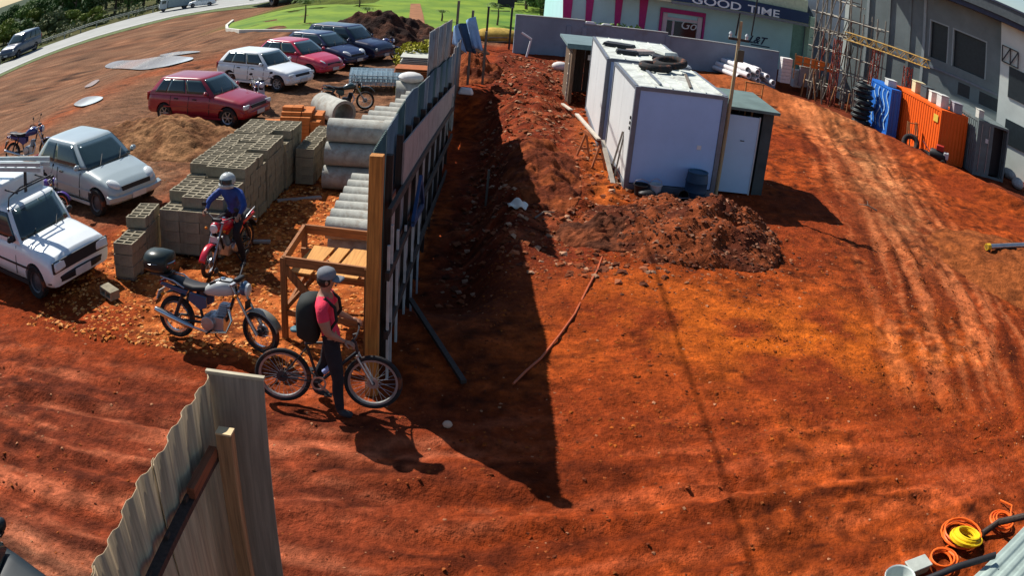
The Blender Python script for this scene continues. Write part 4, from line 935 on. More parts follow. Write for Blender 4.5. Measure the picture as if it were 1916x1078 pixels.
# wooden shed behind
sh = thing('wooden_shed', 'open dark wooden shed with flat roof behind the white boxes', 'shed', (1.25, 27.6, hz(1.3, 27.6)), R(4))
M_SHEDL = wood('shed_wood', (0.16, 0.105, 0.065))
for k in range(7): MB().box((0.0, 0.12 + 0.3 * k, 0.95), (0.04, 0.285, 1.9)).build('side_board', M_SHEDL, sh)
for k in range(9): MB().box((0.17 + 0.33 * k, 2.15, 0.95), (0.32, 0.04, 1.9)).build('back_board', M_DARKWOOD, sh)
for x in (0.02, 0.85, 2.95): MB().box((x, -0.02, 0.95), (0.11, 0.10, 1.9)).build('post', M_SHEDL, sh)
MB().box((1.5, 1.0, 1.97), (3.5, 2.7, 0.08)).build('roof', mat('shed_roof', (0.13, 0.19, 0.20), 0.8, var=0.25, scale=1), sh)
MB().box((1.5, -0.36, 1.95), (3.5, 0.03, 0.16)).build('fascia', mat('fascia_teal', (0.10, 0.18, 0.19), 0.8, var=0.2), sh)
o = MB().box((0, 0, 0), (0.22, 0.05, 0.16)).build('notice', mat('notice_white', (0.6, 0.62, 0.62), 0.7, var=0.1), sh); o.location = (0.62, 0.2, 1.55)
lad = MB()
lad.bar((-0.08, 0.25, 0), (-0.06, 0.6, 1.75), 0.04, 0.04); lad.bar((-0.08, 0.55, 0), (-0.06, 0.9, 1.75), 0.04, 0.04)
for k in range(5): lad.bar((-0.08, 0.3 + 0.07 * k, 0.25 + 0.32 * k), (-0.08, 0.6 + 0.07 * k, 0.25 + 0.32 * k), 0.03, 0.03)
o = lad.build('ladder', M_PALEPL); o.location = sh.location; tag(o, 'short pale ladder leaning on the shed side wall', 'ladder')
o = MB().ball((0, 0, 0.1), (0.35, 0.25, 0.2), 12, 7).build('white_sack', mat('sack_white', (0.66, 0.62, 0.58), 0.8, var=0.1)); o.location = gp(1048, 128); tag(o, 'white sack on the soil left of the wooden shed', 'sack')
# white pvc pipes
pv0, pv1 = at(1322, 118, 0.1), at(1408, 152, 0.1); d = (pv1 - pv0).normalized(); sd = Vector((-d.y, d.x, 0))
M_PVC = mat('white_pvc', (0.66, 0.64, 0.64), 0.45, var=0.06)
kk = 0
for row, cnt in enumerate((7, 6, 4)):
    for k in range(cnt):
        s_ = sd * ((k - (cnt - 1) / 2) * 0.245) + Vector((0, 0, 0.13 + 0.2 * row)); j = rb.uniform(-.25, .25)
        pipe_obj(f'white plastic pipe in the {["bottom", "middle", "top"][row]} layer of the pile beyond the white boxes', pv0 + s_ + d * j, pv1 + s_ + d * (j + rb.uniform(-.3, .5)), 0.115, M_PVC, 'white plastic pipes in a pile', 'plastic_pipe', 0.012)
# small timber trestle by the pipes
t = thing('small_trestle', 'small orange timber trestle beyond the dark cabin', 'trestle', gp(1408, 190)); M_OT = wood('orange_timber', (0.48, 0.22, 0.07))
for x in (-0.35, 0.35): MB().bar((x, 0, 0), (x, 0, 0.75), 0.05, 0.05).build('leg', M_OT, t)
MB().bar((-0.4, 0, 0.75), (0.4, 0, 0.75), 0.06, 0.06).build('beam', M_OT, t); MB().bar((-0.35, 0.03, 0.3), (0.35, 0.03, 0.3), 0.04, 0.04).build('stretcher', M_OT, t)

# ------------------------------------------------------------------ containers in the lower yard
def corr_panel(mb, p0, u, L, z0, z1, out, pitch=0.22, dep=0.03):
    n = int(L / pitch * 6)
    def f(a, b):
        s_ = a * L; return p0 + u * s_ + out * (dep * trap(s_ / pitch) - dep) + Vector((0, 0, z0 + (z1 - z0) * b))
    mb.grid(f, n, 1)
def container(label, x, y, W, L, H, rz, m1, m2, name='shipping_container', doors=False):
    t = thing(name, label, 'container', (x, y, -1.1), rz)
    X, Y = Vector((1, 0, 0)), Vector((0, 1, 0))
    mb = MB(); corr_panel(mb, Vector((0, 0.06, 0)), Y, L - 0.12, 0.12, H - 0.08, -X); mb.build('side_wall', m1, t, sharp=30)
    mb = MB(); corr_panel(mb, Vector((W, 0.06, 0)), Y, L - 0.12, 0.12, H - 0.08, X); mb.build('side_wall', m1, t, sharp=30)
    mb = MB(); corr_panel(mb, Vector((0.06, L, 0)), X, W - 0.12, 0.12, H - 0.08, Y); mb.build('end_wall', m2, t, sharp=30)
    if doors:
        MB().box((W * 0.27, 0.02, H / 2), (W * 0.46, 0.05, H - 0.2)).build('door', m1, t)
        MB().box((W * 0.75, 0.5, H / 2), (W * 0.46, 0.03, H - 0.2)).build('dark_inside_sheet', M_BLACK, t)  # black sheet put in for the dark inside of the open half
        for q_ in (0.12, 0.36):
            MB().tube([(W * q_, -0.03, 0.2), (W * q_, -0.03, H - 0.15)], 0.018, 6).build('lock_rod', M_STEEL, t)
        for zz in (0.5, 1.0, 1.5, 1.95): MB().box((W * 0.27, -0.012, zz), (W * 0.44, 0.02, 0.04)).build('door_rib', m1, t)
        MB().box((W * 0.30, -0.03, H * 0.66), (0.2, 0.01, 0.2)).build('placard', M_PLATE, t)
    else:
        mb = MB(); corr_panel(mb, Vector((0.06, 0, 0)), X, W - 0.12, 0.12, H - 0.08, -Y); mb.build('end_wall', m2, t, sharp=30)
    for a, b in ((0.03, 0.03), (W - 0.03, 0.03), (0.03, L - 0.03), (W - 0.03, L - 0.03)): MB().box((a, b, H / 2), (0.10, 0.10, H)).build('corner_post', m1, t)
    for zz in (0.06, H - 0.05):
        for a, b in (((0.08, 0.03, zz), (W - 0.08, 0.03, zz)), ((0.08, L - 0.03, zz), (W - 0.08, L - 0.03, zz)), ((0.03, 0.08, zz), (0.03, L - 0.08, zz)), ((W - 0.03, 0.08, zz), (W - 0.03, L - 0.08, zz))): MB().bar(a, b, 0.09, 0.11).build('rail', m1, t)
    MB().box((W / 2, L / 2, H - 0.01), (W - 0.12, L - 0.12, 0.03)).build('roof', m2, t)
    return t
M_ORA = mat('orange_paint', (0.80, 0.115, 0.008), 0.55, var=0.06, scale=2)
M_GRC = mat('grey_green_paint', (0.12, 0.15, 0.15), 0.6, var=0.2, scale=2, dirt=(0.16, 0.09, 0.05), dirt_amt=0.3)
M_BLU = mat('bright_blue_paint', (0.02, 0.15, 0.55), 0.5, var=0.06)
oc = container('bright orange container with yellow notice on its lit side', 17.85, 32.75, 1.8, 4.9, 2.45, R(7), M_ORA, M_ORA)
MB().box((-0.035, 0.42, 1.95), (0.012, 0.42, 0.34)).build('notice', mat('notice_yellow', (0.62, 0.42, 0.06), 0.6, var=0.1), oc)
container('grey green container with one door open beside the orange container', 19.85, 32.1, 2.15, 5.0, 2.62, R(1), M_GRC, M_GRC, doors=True)
bc = container('bright blue container with pale wave pattern on its lit side', 16.6, 36.3, 0.55, 2.6, 2.35, R(1), M_BLU, M_BLU)
M_WAVE = mat('pale_wave_paint', (0.35, 0.55, 0.70), 0.5, var=0.05)
for k in range(4):
    mb = MB(); y0 = 0.25 + 0.55 * k
    pts = [Vector((-0.036, y0 + 0.22 * math.sin(j * 0.75), 0.25 + 0.16 * j)) for j in range(13)]
    for a, b in zip(pts[:-1], pts[1:]): mb.bar(a, b, 0.016, 0.07, (0, 1, 0))
    mb.build('wave_stripe', M_WAVE, bc)
# hose coils
for k in range(8):
    o = MB()
    for q_ in range(3): o.torus((rb.uniform(-.05, .05), rb.uniform(-.05, .05), 0.06 * q_), 0.42 + 0.07 * (q_ % 2), 0.05, 'Z', 22, 6)
    o = o.build('hose_coil', mat('hose_black', (0.022, 0.032, 0.034), 0.5, var=0.3)); o.location = (15.85 + rb.uniform(-.1, .1), 38.1 + rb.uniform(-.1, .1), hz(15.85, 38.1) + 0.08 + 0.26 * k)
    tag(o, f'{["lowest", "second", "third", "fourth", "fifth", "sixth", "seventh", "topmost"][k]} black hose coil in the stack beside the blue container', 'hose coil', 'black hose coils')
# loads on the container roofs
tops = [(18.3, 33.6, 1.36, 0.5, 0.5, 0.62, (0.55, 0.56, 0.52), 'white plastic crate at the near end of the orange container roof'), (18.95, 33.2, 1.36, 0.55, 0.5, 0.5, (0.30, 0.29, 0.32), 'grey box beside the white crate on the orange container'),
        (18.3, 34.5, 1.36, 0.6, 0.5, 0.55, (0.62, 0.62, 0.56), 'pale box in the middle of the orange container roof'), (18.3, 35.5, 1.36, 0.5, 0.6, 0.6, (0.06, 0.08, 0.09), 'dark box on the orange container roof'),
        (18.3, 36.6, 1.36, 0.6, 0.6, 0.6, (0.55, 0.50, 0.30), 'cream crate at the far end of the orange container roof'), (16.9, 37.2, 1.26, 0.5, 0.6, 0.35, (0.5, 0.52, 0.5), 'flat white box on the blue container roof'), (20.1, 32.5, 1.53, 0.35, 0.4, 0.45, (0.5, 0.5, 0.44), 'small pale box at the corner of the grey green container roof')]
for i, (x, y, z, a, b, h_, c_, lab) in enumerate(tops):
    t = thing('roof_crate', lab, 'crate', (x, y, z), rb.uniform(-.15, .15)); m_ = mat('crate_%d' % i, c_, 0.7, var=0.15)
    MB().box((0, 0, h_ * 0.45), (a, b, h_ * 0.9)).build('body', m_, t, bevel=0.02); MB().box((0, 0, h_ * 0.95), (a + 0.04, b + 0.04, h_ * 0.08)).build('lid', m_, t, bevel=0.01)
# tyres and machine scrap in front of the orange container
g0 = at(1690, 262, -0.6)
tyre('large tyre leaning by the bright blue container', (16.75, 33.6, hz(16.75, 33.6) + 0.42), 0.34, 0.13, (R(62), 0, R(-25)), 'scrap tyres by the containers')
tyre('smaller tyre lying in front of the large leaning tyre', (17.35, 33.0, hz(17.3, 33.0) + 0.15), 0.36, 0.13, (R(10), 0, 0), 'scrap tyres by the containers')
t = thing('air_compressor', 'white wheeled compressor with black tank beside the orange container', 'compressor', (17.65, 32.15, hz(17.65, 32.2)), R(-30))
MB().lathe([(0.0, -0.45), (0.2, -0.43), (0.25, -0.35), (0.25, 0.35), (0.2, 0.43), (0, 0.45)], (0, 0, 0.45), 'X', 18).build('tank', M_BLACK, t)
MB().box((0.05, 0, 0.8), (0.4, 0.3, 0.25)).build('motor', mat('motor_red', (0.4, 0.03, 0.02), 0.5, var=0.2), t, bevel=0.03)
MB().box((0.4, -0.05, 0.55), (0.25, 0.34, 0.3)).build('shroud', mat('shroud_white', (0.55, 0.55, 0.53), 0.5, var=0.1), t, bevel=0.03)
for s_ in (-0.25, 0.25): MB().torus((0.3, s_, 0.18), 0.13, 0.05, 'Y', 18, 8).build('wheel', M_RUB, t)
MB().tube([(-0.45, 0, 0.5), (-0.8, 0, 0.8), (-0.85, 0, 0.85)], 0.02, 6).build('handle', M_STEEL, t)
t = thing('wooden_crate_frame', 'open wooden crate frame leaning by the blue container', 'crate', (17.15, 34.1, hz(17.1, 34.1)), R(20))
for x in (-0.3, 0.3):
    for zz in (0, 1): MB().bar((x, -0.1 + 0.25 * zz, 0), (x, 0.2 + 0.1 * zz, 1.3), 0.06, 0.05).build('slat', M_TIMBER, t)
for zz in (0.2, 0.7, 1.25): MB().bar((-0.35, zz * 0.2 - 0.08, zz), (0.35, zz * 0.2 - 0.08, zz), 0.06, 0.04).build('slat', M_TIMBER, t)
for i, (px, py, lab) in enumerate(((1900, 310, 'grey cement sack at the frame edge beside the open container'), (1905, 340, 'pale sack below it on the rubble at the frame edge'), (1888, 322, 'small pale sack by the open container door'))):
    p = at(px, py, -0.8); o = MB().ball((0, 0, 0.2), (0.55, 0.4, 0.28), 12, 7).build('cement_sack', mat('sack_grey', (0.36, 0.36, 0.34), 0.85, var=0.25)); o.location = (p.x, p.y, hz(p.x, p.y) + 0.02); o.rotation_euler.z = i; tag(o, lab, 'sack')
# bright steel pipe at the frame edge
a, b = at(1846, 462, 0.35), at(1990, 455, 0.55)
t = thing('steel_pipe', 'bright steel pipe with yellow end collar at the frame edge', 'pipe', a)
MB().tube([(0, 0, 0), b - a], 0.07, 14).build('pipe', M_STEEL, t)
MB().tube([(0, 0, 0), (b - a).normalized() * 0.16], 0.085, 14).build('collar', mat('yellow_collar', (0.7, 0.42, 0.02), 0.5, var=0.1), t)
MB().bar((0.1, 0, -0.5), (0.1, 0.0, -0.05), 0.1, 0.1).build('support', M_DARKWOOD, t)

# ------------------------------------------------------------------ boundary wall
WA, WB = Vector((-0.95, 38.1, 0)), Vector((11.65, 39.92, 0)); WU = (WB - WA).normalized(); WN = Vector((WU.y, -WU.x, 0))
M_WALL = mat('grey_render', (0.20, 0.25, 0.31), 0.9, var=0.15, scale=0.8, bump=0.1, dirt=(0.13, 0.12, 0.11), dirt_amt=0.3, dscale=0.6)
bw = thing('boundary_wall', 'long grey rendered boundary wall at the back of the yard', 'wall', WA)
Lw = (WB - WA).length; segs = [(0, 3.1, 1.72), (3.1, 7.0, 1.56), (7.0, 12.72, 1.42)]
for a, b, h_ in segs:
    MB().bar(WU * (a + 0.005) + Vector((0, 0, h_ / 2 - 0.2)), WU * (b - 0.005) + Vector((0, 0, h_ / 2 - 0.2)), 0.16, h_ + 0.4).build('wall_panel', M_WALL, bw)
    MB().bar(WU * a + Vector((0, 0, h_ + 0.03)), WU * (b - 0.01) + Vector((0, 0, h_ + 0.03)), 0.2, 0.05).build('coping', mat('coping', (0.27, 0.28, 0.28), 0.9, var=0.15), bw)
for s_ in (2.4, 3.1, 7.0): MB().box(WU * s_ + WN * 0.1 + Vector((0, 0, 0.7)), (0.2, 0.06, 1.5)).build('pier', M_WALL, bw)
t = thing('bent_conduit', 'bent white conduit standing against the grey wall', 'conduit', gp(985, 106)); MB().tube([(0, 0, 0), (0.12, 0.1, 0.7), (0.15, 0.1, 0.8), (-0.3, 0.15, 1.05)], 0.045, 8).build('pipe', M_PVC, t)
p = at_line(1112, 48, WA, WB)
for i, (dx, l, lab) in enumerate(((0, 0.55, 'white broken sheet lying on the wall top, larger piece'), (0.75, 0.45, 'thin white scrap beside the larger piece on the wall top'))):
    o = MB().box((0, 0, 0.05), (l, 0.2, 0.1 if i == 0 else 0.05), taper=0.6).build('broken_sheet', M_PVC); o.location = WA + WU * (3.35 + dx) + Vector((0, 0, 1.62)); o.rotation_euler.z = 0.14; tag(o, lab, 'scrap')
# gate posts and grass beyond the gap
for i, (px, lab) in enumerate(((908, 'rusty steel gate post beside the blue tarpaulins'), (952, 'steel gate post at the end of the grey wall'))):
    p = gp(px, 92); t = thing('gate_post', lab, 'gate post', p, 0, 'gate posts'); MB().box((0, 0, 0.95), (0.09, 0.09, 2.0)).build('post', M_DARKMET, t); MB().box((0, 0, 1.97), (0.12, 0.12, 0.04)).build('cap', M_DARKMET, t)
pa_, pb_ = gp(910, 92), gp(950, 92)
t = thing('steel_gate', 'thin steel gate bars between the two gate posts', 'gate', pa_)
for zz in (0.35, 0.55, 1.8): MB().bar(Vector((0.05, 0, zz)), (pb_ - pa_) - Vector((0.06, 0, 0)) + Vector((0, 0, zz)), 0.04, 0.04).build('bar', M_DARKMET, t)
o = MB().ball((0, 0, 0.25), (1.2, 0.7, 0.42), 16, 8).build('straw_heap', mat('straw', (0.45, 0.30, 0.06), 0.95, var=0.35, scale=4, bump=0.6)); p = gp(932, 76); o.location = p; tag(o, 'yellow straw heap behind the steel gate', 'straw heap')
t = thing('dark_sign_board', 'dark blank sign board on a post beyond the gate', 'sign', gp(943, 50)); MB().box((0, 0, 1.7), (0.95, 0.06, 1.1)).build('board', mat('board_dark', (0.015, 0.022, 0.035), 0.5, var=0.15), t); MB().box((0.35, 0.06, 0.8), (0.08, 0.06, 1.9)).build('post', M_DARKMET, t)
# blue tarpaulins
M_TARP = mat('blue_tarp', (0.22, 0.36, 0.58), 0.6, var=0.2, scale=2); M_TARPD = mat('dark_tarp', (0.02, 0.05, 0.10), 0.6, var=0.2)
def tarp(label, quad, plane, m, seed, bulge=0.12):
    P_ = [at_line(px, py, *plane) for px, py in quad]; o = P_[3]
    t = thing('tarpaulin', label, 'tarpaulin', (o.x, o.y, o.z), 0, 'tarpaulins at the fence end')
    mb = MB()
    def f(u, v):
        a = P_[0].lerp(P_[1], u); b = P_[3].lerp(P_[2], u); q_ = b.lerp(a, v)
        return q_ - o + Vector((0, -bulge * math.sin(math.pi * u) + 0.05 * math.sin(9 * u + seed) * (1 - v * 0.5), 0.03 * math.sin(5 * u)))
    mb.grid(f, 14, 8); mb.build('cloth', m, t, sharp=80, thick=0.006); return t
tarp('pale blue tarpaulin flap hanging at the far end of the fence', [(849, 50), (856, 44), (874, 98), (846, 82)], ((-3, 28.0), (0, 28.2)), M_TARP, 1)
tarp('dark blue tarpaulin between the two pale flaps', [(853, 46), (875, 40), (892, 98), (868, 96)], ((-3, 28.6), (0, 28.8)), M_TARPD, 2)
tarp('second pale blue tarpaulin draped over the gate side', [(872, 38), (890, 28), (904, 92), (884, 90)], ((-3, 28.2), (0, 28.4)), M_TARP, 3)
for i, (px, z) in enumerate(((848, 3.0), (876, 2.7), (904, 2.0))):
    p = at_line(px, 130, (-3, 28.5), (0, 28.7)); tag(MB().bar((p.x, p.y + 0.15, hz(p.x, p.y) - 0.2), (p.x, p.y + 0.15, z), 0.08, 0.08).build('tarp_post', M_GREYWOOD), ['grey post at the fence side of the tarpaulins', 'grey post in the middle of the tarpaulins', 'grey post at the gate side of the tarpaulins'][i], 'post', 'tarpaulin posts')
tag(MB().box((0, 0, 0), (0.5, 0.35, 0.2), taper=0.7).build('white_bundle', M_PVC, bevel=0.05), 'white bundle on the soil under the tarpaulins', 'bundle').location = (-2.0, 26.4, 0.35)

# ------------------------------------------------------------------ shop behind the wall
SA = WA - WN * 8.0; SB = SA + WU * 10
SU = WU; SN = WN
def pix_poly(plane, quads_px, base, out, thick, mb=None):           # outline seen in the photograph, on a vertical plane, given thickness
    mb = mb or MB(); n_ = Vector((plane[1].y - plane[0].y, plane[0].x - plane[1].x, 0)).normalized()
    P_ = [at_line(px, py, plane[0], plane[1]) - base + n_ * out for px, py in quads_px]; k = len(P_)
    mb.add(P_ + [p - n_ * thick for p in P_], [tuple(range(k)), tuple(range(2 * k - 1, k - 1, -1))] + [(i, k + i, k + (i + 1) % k, (i + 1) % k) for i in range(k)])
    return mb
def box_on(U, N_, s0, s1, z0, z1, out, thick, mb=None):              # a slab on a facade: along s, heights z, front face at out
    mb = mb or MB(); v = []
    for o_ in (out, out - thick):
        for s_, z in ((s0, z0), (s1, z0), (s1, z1), (s0, z1)): v.append(U * s_ + N_ * o_ + Vector((0, 0, z)))
    mb.add(v, [(0, 1, 2, 3), (7, 6, 5, 4), (0, 4, 5, 1), (1, 5, 6, 2), (2, 6, 7, 3), (3, 7, 4, 0)]); return mb
def sz(px, py, A_, U): p = at_line(px, py, A_, A_ + U * 10); return (p - A_).dot(U), p.z
shop = thing('shop_building', 'pale turquoise shop with dark blue sign band behind the grey wall', 'shop', SA)
M_SHOP = mat('turquoise_render', (0.42, 0.68, 0.71), 0.8, var=0.06, scale=1.0)
M_MAG = mat('magenta_paint', (0.40, 0.03, 0.18), 0.7, var=0.1); M_CREAM = mat('cream_soffit', (0.70, 0.66, 0.42), 0.8, var=0.12)
M_SIGN = mat('sign_navy', (0.014, 0.04, 0.11), 0.5, var=0.08)
sL, _ = sz(1055, 20, SA, SU); sR, _ = sz(1480, 80, SA, SU)
box_on(SU, SN, sL, sR, -1.0, 4.2, 0.0, 7.0).build('wall', M_SHOP, shop)
for i, (xa, xb, xc, xd) in enumerate(((1050, 1072, 1066, 1056), (1095, 1112, 1104, 1097), (1150, 1166, 1158, 1152), (1196, 1214, 1204, 1198))):
    ya, yb = 0 - 30, 60
    s0, _ = sz(xa, 0, SA, SU); s1, _ = sz(xb, 0, SA, SU); s2, z2 = sz(xc, 45, SA, SU); s3, _ = sz(xd, 45, SA, SU)
    mb = MB(); v = [SU * a + SN * o_ + Vector((0, 0, z)) for o_ in (0.06, 0.0) for a, z in ((s0, 3.2), (s1, 3.2), (s2, -0.6), (s3, -0.6))]
    mb.add(v, [(0, 1, 2, 3), (7, 6, 5, 4), (0, 4, 5, 1), (1, 5, 6, 2), (2, 6, 7, 3), (3, 7, 4, 0)]); mb.build('tapered_stripe', M_MAG, shop)
# shop window with magenta surround
s0, z0 = sz(1234, 62, SA, SU); s1, z1 = sz(1316, 28, SA, SU); zt_ = sz(1240, 14, SA, SU)[1]
sd0, sd1 = s0 - 0.1, s1 + 0.1
w = box_on(SU, SN, sd0, sd1, 1.95, 2.2, 0.16, 0.16).build('surround', M_MAG, shop); box_on(SU, SN, sd0, sd0 + 0.12, -0.8, 1.94, 0.16, 0.16).build('surround', M_MAG, shop); box_on(SU, SN, sd1 - 0.12, sd1, -0.8, 1.94, 0.16, 0.16).build('surround', M_MAG, shop)
M_PINKF = mat('pale_pink_frame', (0.6, 0.5, 0.55), 0.7, var=0.08)
box_on(SU, SN, sd0 + 0.16, sd0 + 0.42, -0.8, 1.9, 0.10, 0.1).build('frame', M_PINKF, shop); box_on(SU, SN, sd1 - 0.42, sd1 - 0.16, -0.8, 1.9, 0.10, 0.1).build('frame', M_PINKF, shop); box_on(SU, SN, sd0 + 0.43, sd1 - 0.43, 1.55, 1.7, 0.10, 0.1).build('frame', M_PINKF, shop)
gw = box_on(SU, SN, sd0 + 0.45, sd1 - 0.45, -0.6, 1.5, 0.05, 0.05).build('window', mat('shop_glass', (0.01, 0.014, 0.02), 0.1, var=0.1, spec=0.6), shop)
box_on(SU, SN, sd0 + 0.75, sd0 + 0.87, -0.6, 1.5, 0.08, 0.04).build('mullion', M_PINKF, gw)
def text(body, parent, base_s, z, size, out, m, name='lettering', bold=0.0, shear=0.0, A_=None, ext=0.01, font_scale_x=1.0):
    c = bpy.data.curves.new(name, 'FONT'); c.body = body; c.size = size; c.extrude = ext; c.offset = bold; c.shear = shear; c.align_x = 'LEFT'
    tmp = bpy.data.objects.new(name, c); col.objects.link(tmp)
    dg = bpy.context.evaluated_depsgraph_get(); me_ = bpy.data.meshes.new_from_object(tmp.evaluated_get(dg)); bpy.data.objects.remove(tmp)
    me_.materials.clear(); me_.materials.append(m); o = bpy.data.objects.new(name, me_); col.objects.link(o); o.parent = parent
    rot = Matrix((tuple(SU * font_scale_x), (0, 0, 1), tuple(SN))).transposed()
    o.matrix_local = Matrix.Translation(SU * base_s + SN * out + Vector((0, 0, z))) @ rot.to_4x4()
    return o
M_LETW = mat('letter_white', (0.62, 0.66, 0.68), 0.6, var=0.05)
sg, zg = sz(1282, 52, SA, SU); text('Go', shop, sg - 0.35, zg - 0.05, 0.75, 0.06, M_LETW, shear=0.3)
# canopy, soffit and sign band
cs0, _ = sz(1205, 10, SA, SU); cs1, _ = sz(1512, 40, SA, SU)
OUT = 1.6
SAo = SA + SN * OUT
def szo(px, py): p = at_line(px, py, SAo, SAo + SU * 10); return (p - SAo).dot(SU), p.z
pts = [szo(*p) for p in ((1330, 9), (1512, 44), (1512, 24), (1450, 5))]
zb_ = (pts[0][1] + pts[1][1]) / 2; zt_ = (pts[2][1] + pts[3][1]) / 2 + 0.1
zb_ = 2.70; zt_ = 3.10
so0, so1 = szo(1240, 0)[0], szo(1513, 40)[0]
box_on(SU, SN, so0 - 3, so1, zb_ - 0.02, zb_ + 0.06, OUT - 0.04, OUT - 0.06).build('soffit', M_CREAM, shop)
sgn = box_on(SU, SN, so0 + 0.5, so1, zb_ + 0.08, zt_ + 0.35, OUT, 0.12).build('sign_band', M_SIGN, shop)
box_on(SU, SN, so0 + 0.5, so1, zb_ - 0.10, zb_ + 0.04, OUT + 0.03, 0.06).build('canopy_edge', M_BTRIM, shop)
box_on(SU, SN, so0 - 3, so1, zt_ + 0.36, zt_ + 1.1, OUT - 0.3, OUT + 5).build('roof', mat('shop_roof', (0.55, 0.62, 0.45), 0.8, var=0.15), shop)
st0, zz0 = szo(1398, 19); st1, _ = szo(1458, 26)
size = 0.62
g_w = st1 - st0
M_LETB = mat('letter_pale', (0.80, 0.86, 0.90), 0.6, var=0.05)
o1 = text('TIME', shop, st0, 2.80, size, OUT + 0.02, M_LETB, bold=0.008)
tw = max(v.co.x for v in o1.data.vertices); sc_ = g_w / tw
def rescale(o, s_): 
    for v in o.data.vertices: v.co.x *= s_
rescale(o1, sc_)
o2 = text('GOOD', shop, 0, 2.80, size, OUT + 0.02, M_LETB, bold=0.008); gw_ = max(v.co.x for v in o2.data.vertices) * sc_; rescale(o2, sc_)
o2.location = SU * (szo(1386, 16)[0] - gw_) + SN * (OUT + 0.02) + Vector((0, 0, 2.80))
sl, zl = sz(1388, 80, SA, SU); text('L&T', shop, sl + 0.35, zl + 0.12, 0.62, 0.03, mat('letter_navy', (0.01, 0.03, 0.08), 0.5, var=0.1), shear=0.45, bold=0.012)
sl2, zl2 = sz(1396, 82, SA, SU); box_on(SU, SN, sl2 + 0.3, sl2 + 1.5, zl2 + 0.0, zl2 + 0.06, 0.03, 0.03).build('underline', MATS['letter_navy'], shop)
ext0, _ = sz(1488, 80, SA, SU)
box_on(SU, SN, sR + 0.02, sR + 0.9, -1.0, 4.0, -0.15, 6.0).build('side_bay', mat('side_bay_green', (0.20, 0.36, 0.30), 0.8, var=0.15), shop)  # side bay in its own darker green
sb0 = sR + 0.92; box_on(SU, SN, sb0, sb0 + 3.2, -1.0, 3.2, 0.5, 5.0).build('annex', mat('pale_green_render', (0.48, 0.66, 0.52), 0.8, var=0.12), shop)
for k in range(3): box_on(SU, SN, sb0 + 0.1, sb0 + 3.1, 0.3 + 0.8 * k, 0.34 + 0.8 * k, 0.52, 0.03).build('joint', M_BTRIM, shop)
for k in range(12):
    px = 1062 + 11.5 * k + (k % 3) * 3
    p = at_line(px, 40, WA - WN * 2.2, WB - WN * 2.2); mb = MB(); leaf_cloud(mb, Vector((0, 0, 0.9)), (0.28, 0.28, 0.75), 110, 0.2, random.Random(k)); t = thing('slender_shrub', f'slender green shrub behind the grey wall, {["first", "second", "third", "fourth", "fifth", "sixth", "seventh", "eighth", "ninth", "tenth", "eleventh", "twelfth"][k]} from the gate', 'shrub', (p.x, p.y, -0.1), 0, 'shrubs behind the grey wall'); mb.build('foliage', LEAFS[1], t, smooth=False); MB().tube([(0, 0, 0), (0, 0, 1.2)], 0.02, 5).build('stem', M_BARK, t)
# hedge trees beyond the lawn, left of the shop
for i, (px, py, h_, w_, lf) in enumerate(((985, 18, 3.5, 4.0, 1), (1015, 12, 4.2, 4.0, 1), (1045, 14, 3.6, 3.4, 2), (965, 4, 3.0, 4.0, 3), (905, -6, 2.6, 4.2, 3), (800, -8, 2.0, 3.5, 2), (860, -14, 2.5, 4.0, 1))):
    p = gp(px, py); tree('hedge_tree', ['bushy tree behind the dark sign board', 'taller bushy tree beside the shop stripes', 'yellow green bush at the shop corner', 'olive bush behind the gate', 'low olive bush at the back of the lawn', 'small yellow green bush at the far lawn edge', 'mid green bush at the far lawn edge'][i], (p.x, p.y, p.z), h_, w_, lf, 300 + i, 0.1, 'trees beyond the lawn', 0.3, 900)

# ------------------------------------------------------------------ unfinished hall on the right
HA = Vector((20.78, 40.07, 0)); HU = Vector((math.cos(-0.92), math.sin(-0.92), 0)); HN = Vector((HU.y, -HU.x, 0))
hall = thing('unfinished_hall', 'large dark grey unfinished hall with eaves at the frame edge', 'building', HA)
M_HALL = mat('raw_concrete_wall', (0.17, 0.205, 0.205), 0.9, var=0.2, scale=0.5, bump=0.15); M_HALLD = mat('window_void', (0.025, 0.035, 0.04), 0.4, var=0.2)
M_FRAMEG = mat('frame_grey', (0.30, 0.35, 0.35), 0.7, var=0.1); M_EAVE = mat('eave_navy', (0.035, 0.045, 0.08), 0.6, var=0.15); M_WHT = mat('white_render', (0.60, 0.66, 0.60), 0.8, var=0.1, scale=0.8)
def hs(px, py): p = at_line(px, py, HA, HA + HU * 10); return (p - HA).dot(HU), p.z
h0 = hs(1592, 40)[0]; h1 = hs(1878, 100)[0]; h2 = hs(1985, 130)[0]
SILL, HEAD, EAVE, RIDGE = 3.2, 5.4, 6.95, 8.1
wx = [hs(1742, 60)[0], hs(1774, 90)[0], hs(1846, 120)[0]]
hb_ = h0
def slab(s0, s1, z0, z1, out=0.0, thick=0.3, m=M_HALL, name='wall_panel', par=None): return box_on(HU, HN, s0, s1, z0, z1, out, thick).build(name, m, par or hall)
slab(h0, h1, -1.5, SILL - 0.004); slab(h0, h1, HEAD + 0.004, EAVE)
slab(h0, wx[0] - 0.1, SILL, HEAD); slab(wx[1] + 0.03, wx[1] + 0.28, SILL, HEAD); slab(wx[2], h1, SILL, HEAD)
for a, b in ((wx[0] - 0.1, wx[1] + 0.03), (wx[1] + 0.28, wx[2])):
    g_ = slab(a, b, SILL, HEAD, -0.22, 0.05, M_HALLD, 'window'); slab(a, a + 0.09, SILL, HEAD, 0.02, 0.2, M_FRAMEG, 'frame', g_); slab(b - 0.09, b, SILL, HEAD, 0.02, 0.2, M_FRAMEG, 'frame', g_); slab(a + 0.09, b - 0.09, HEAD - 0.09, HEAD, 0.02, 0.2, M_FRAMEG, 'frame', g_)
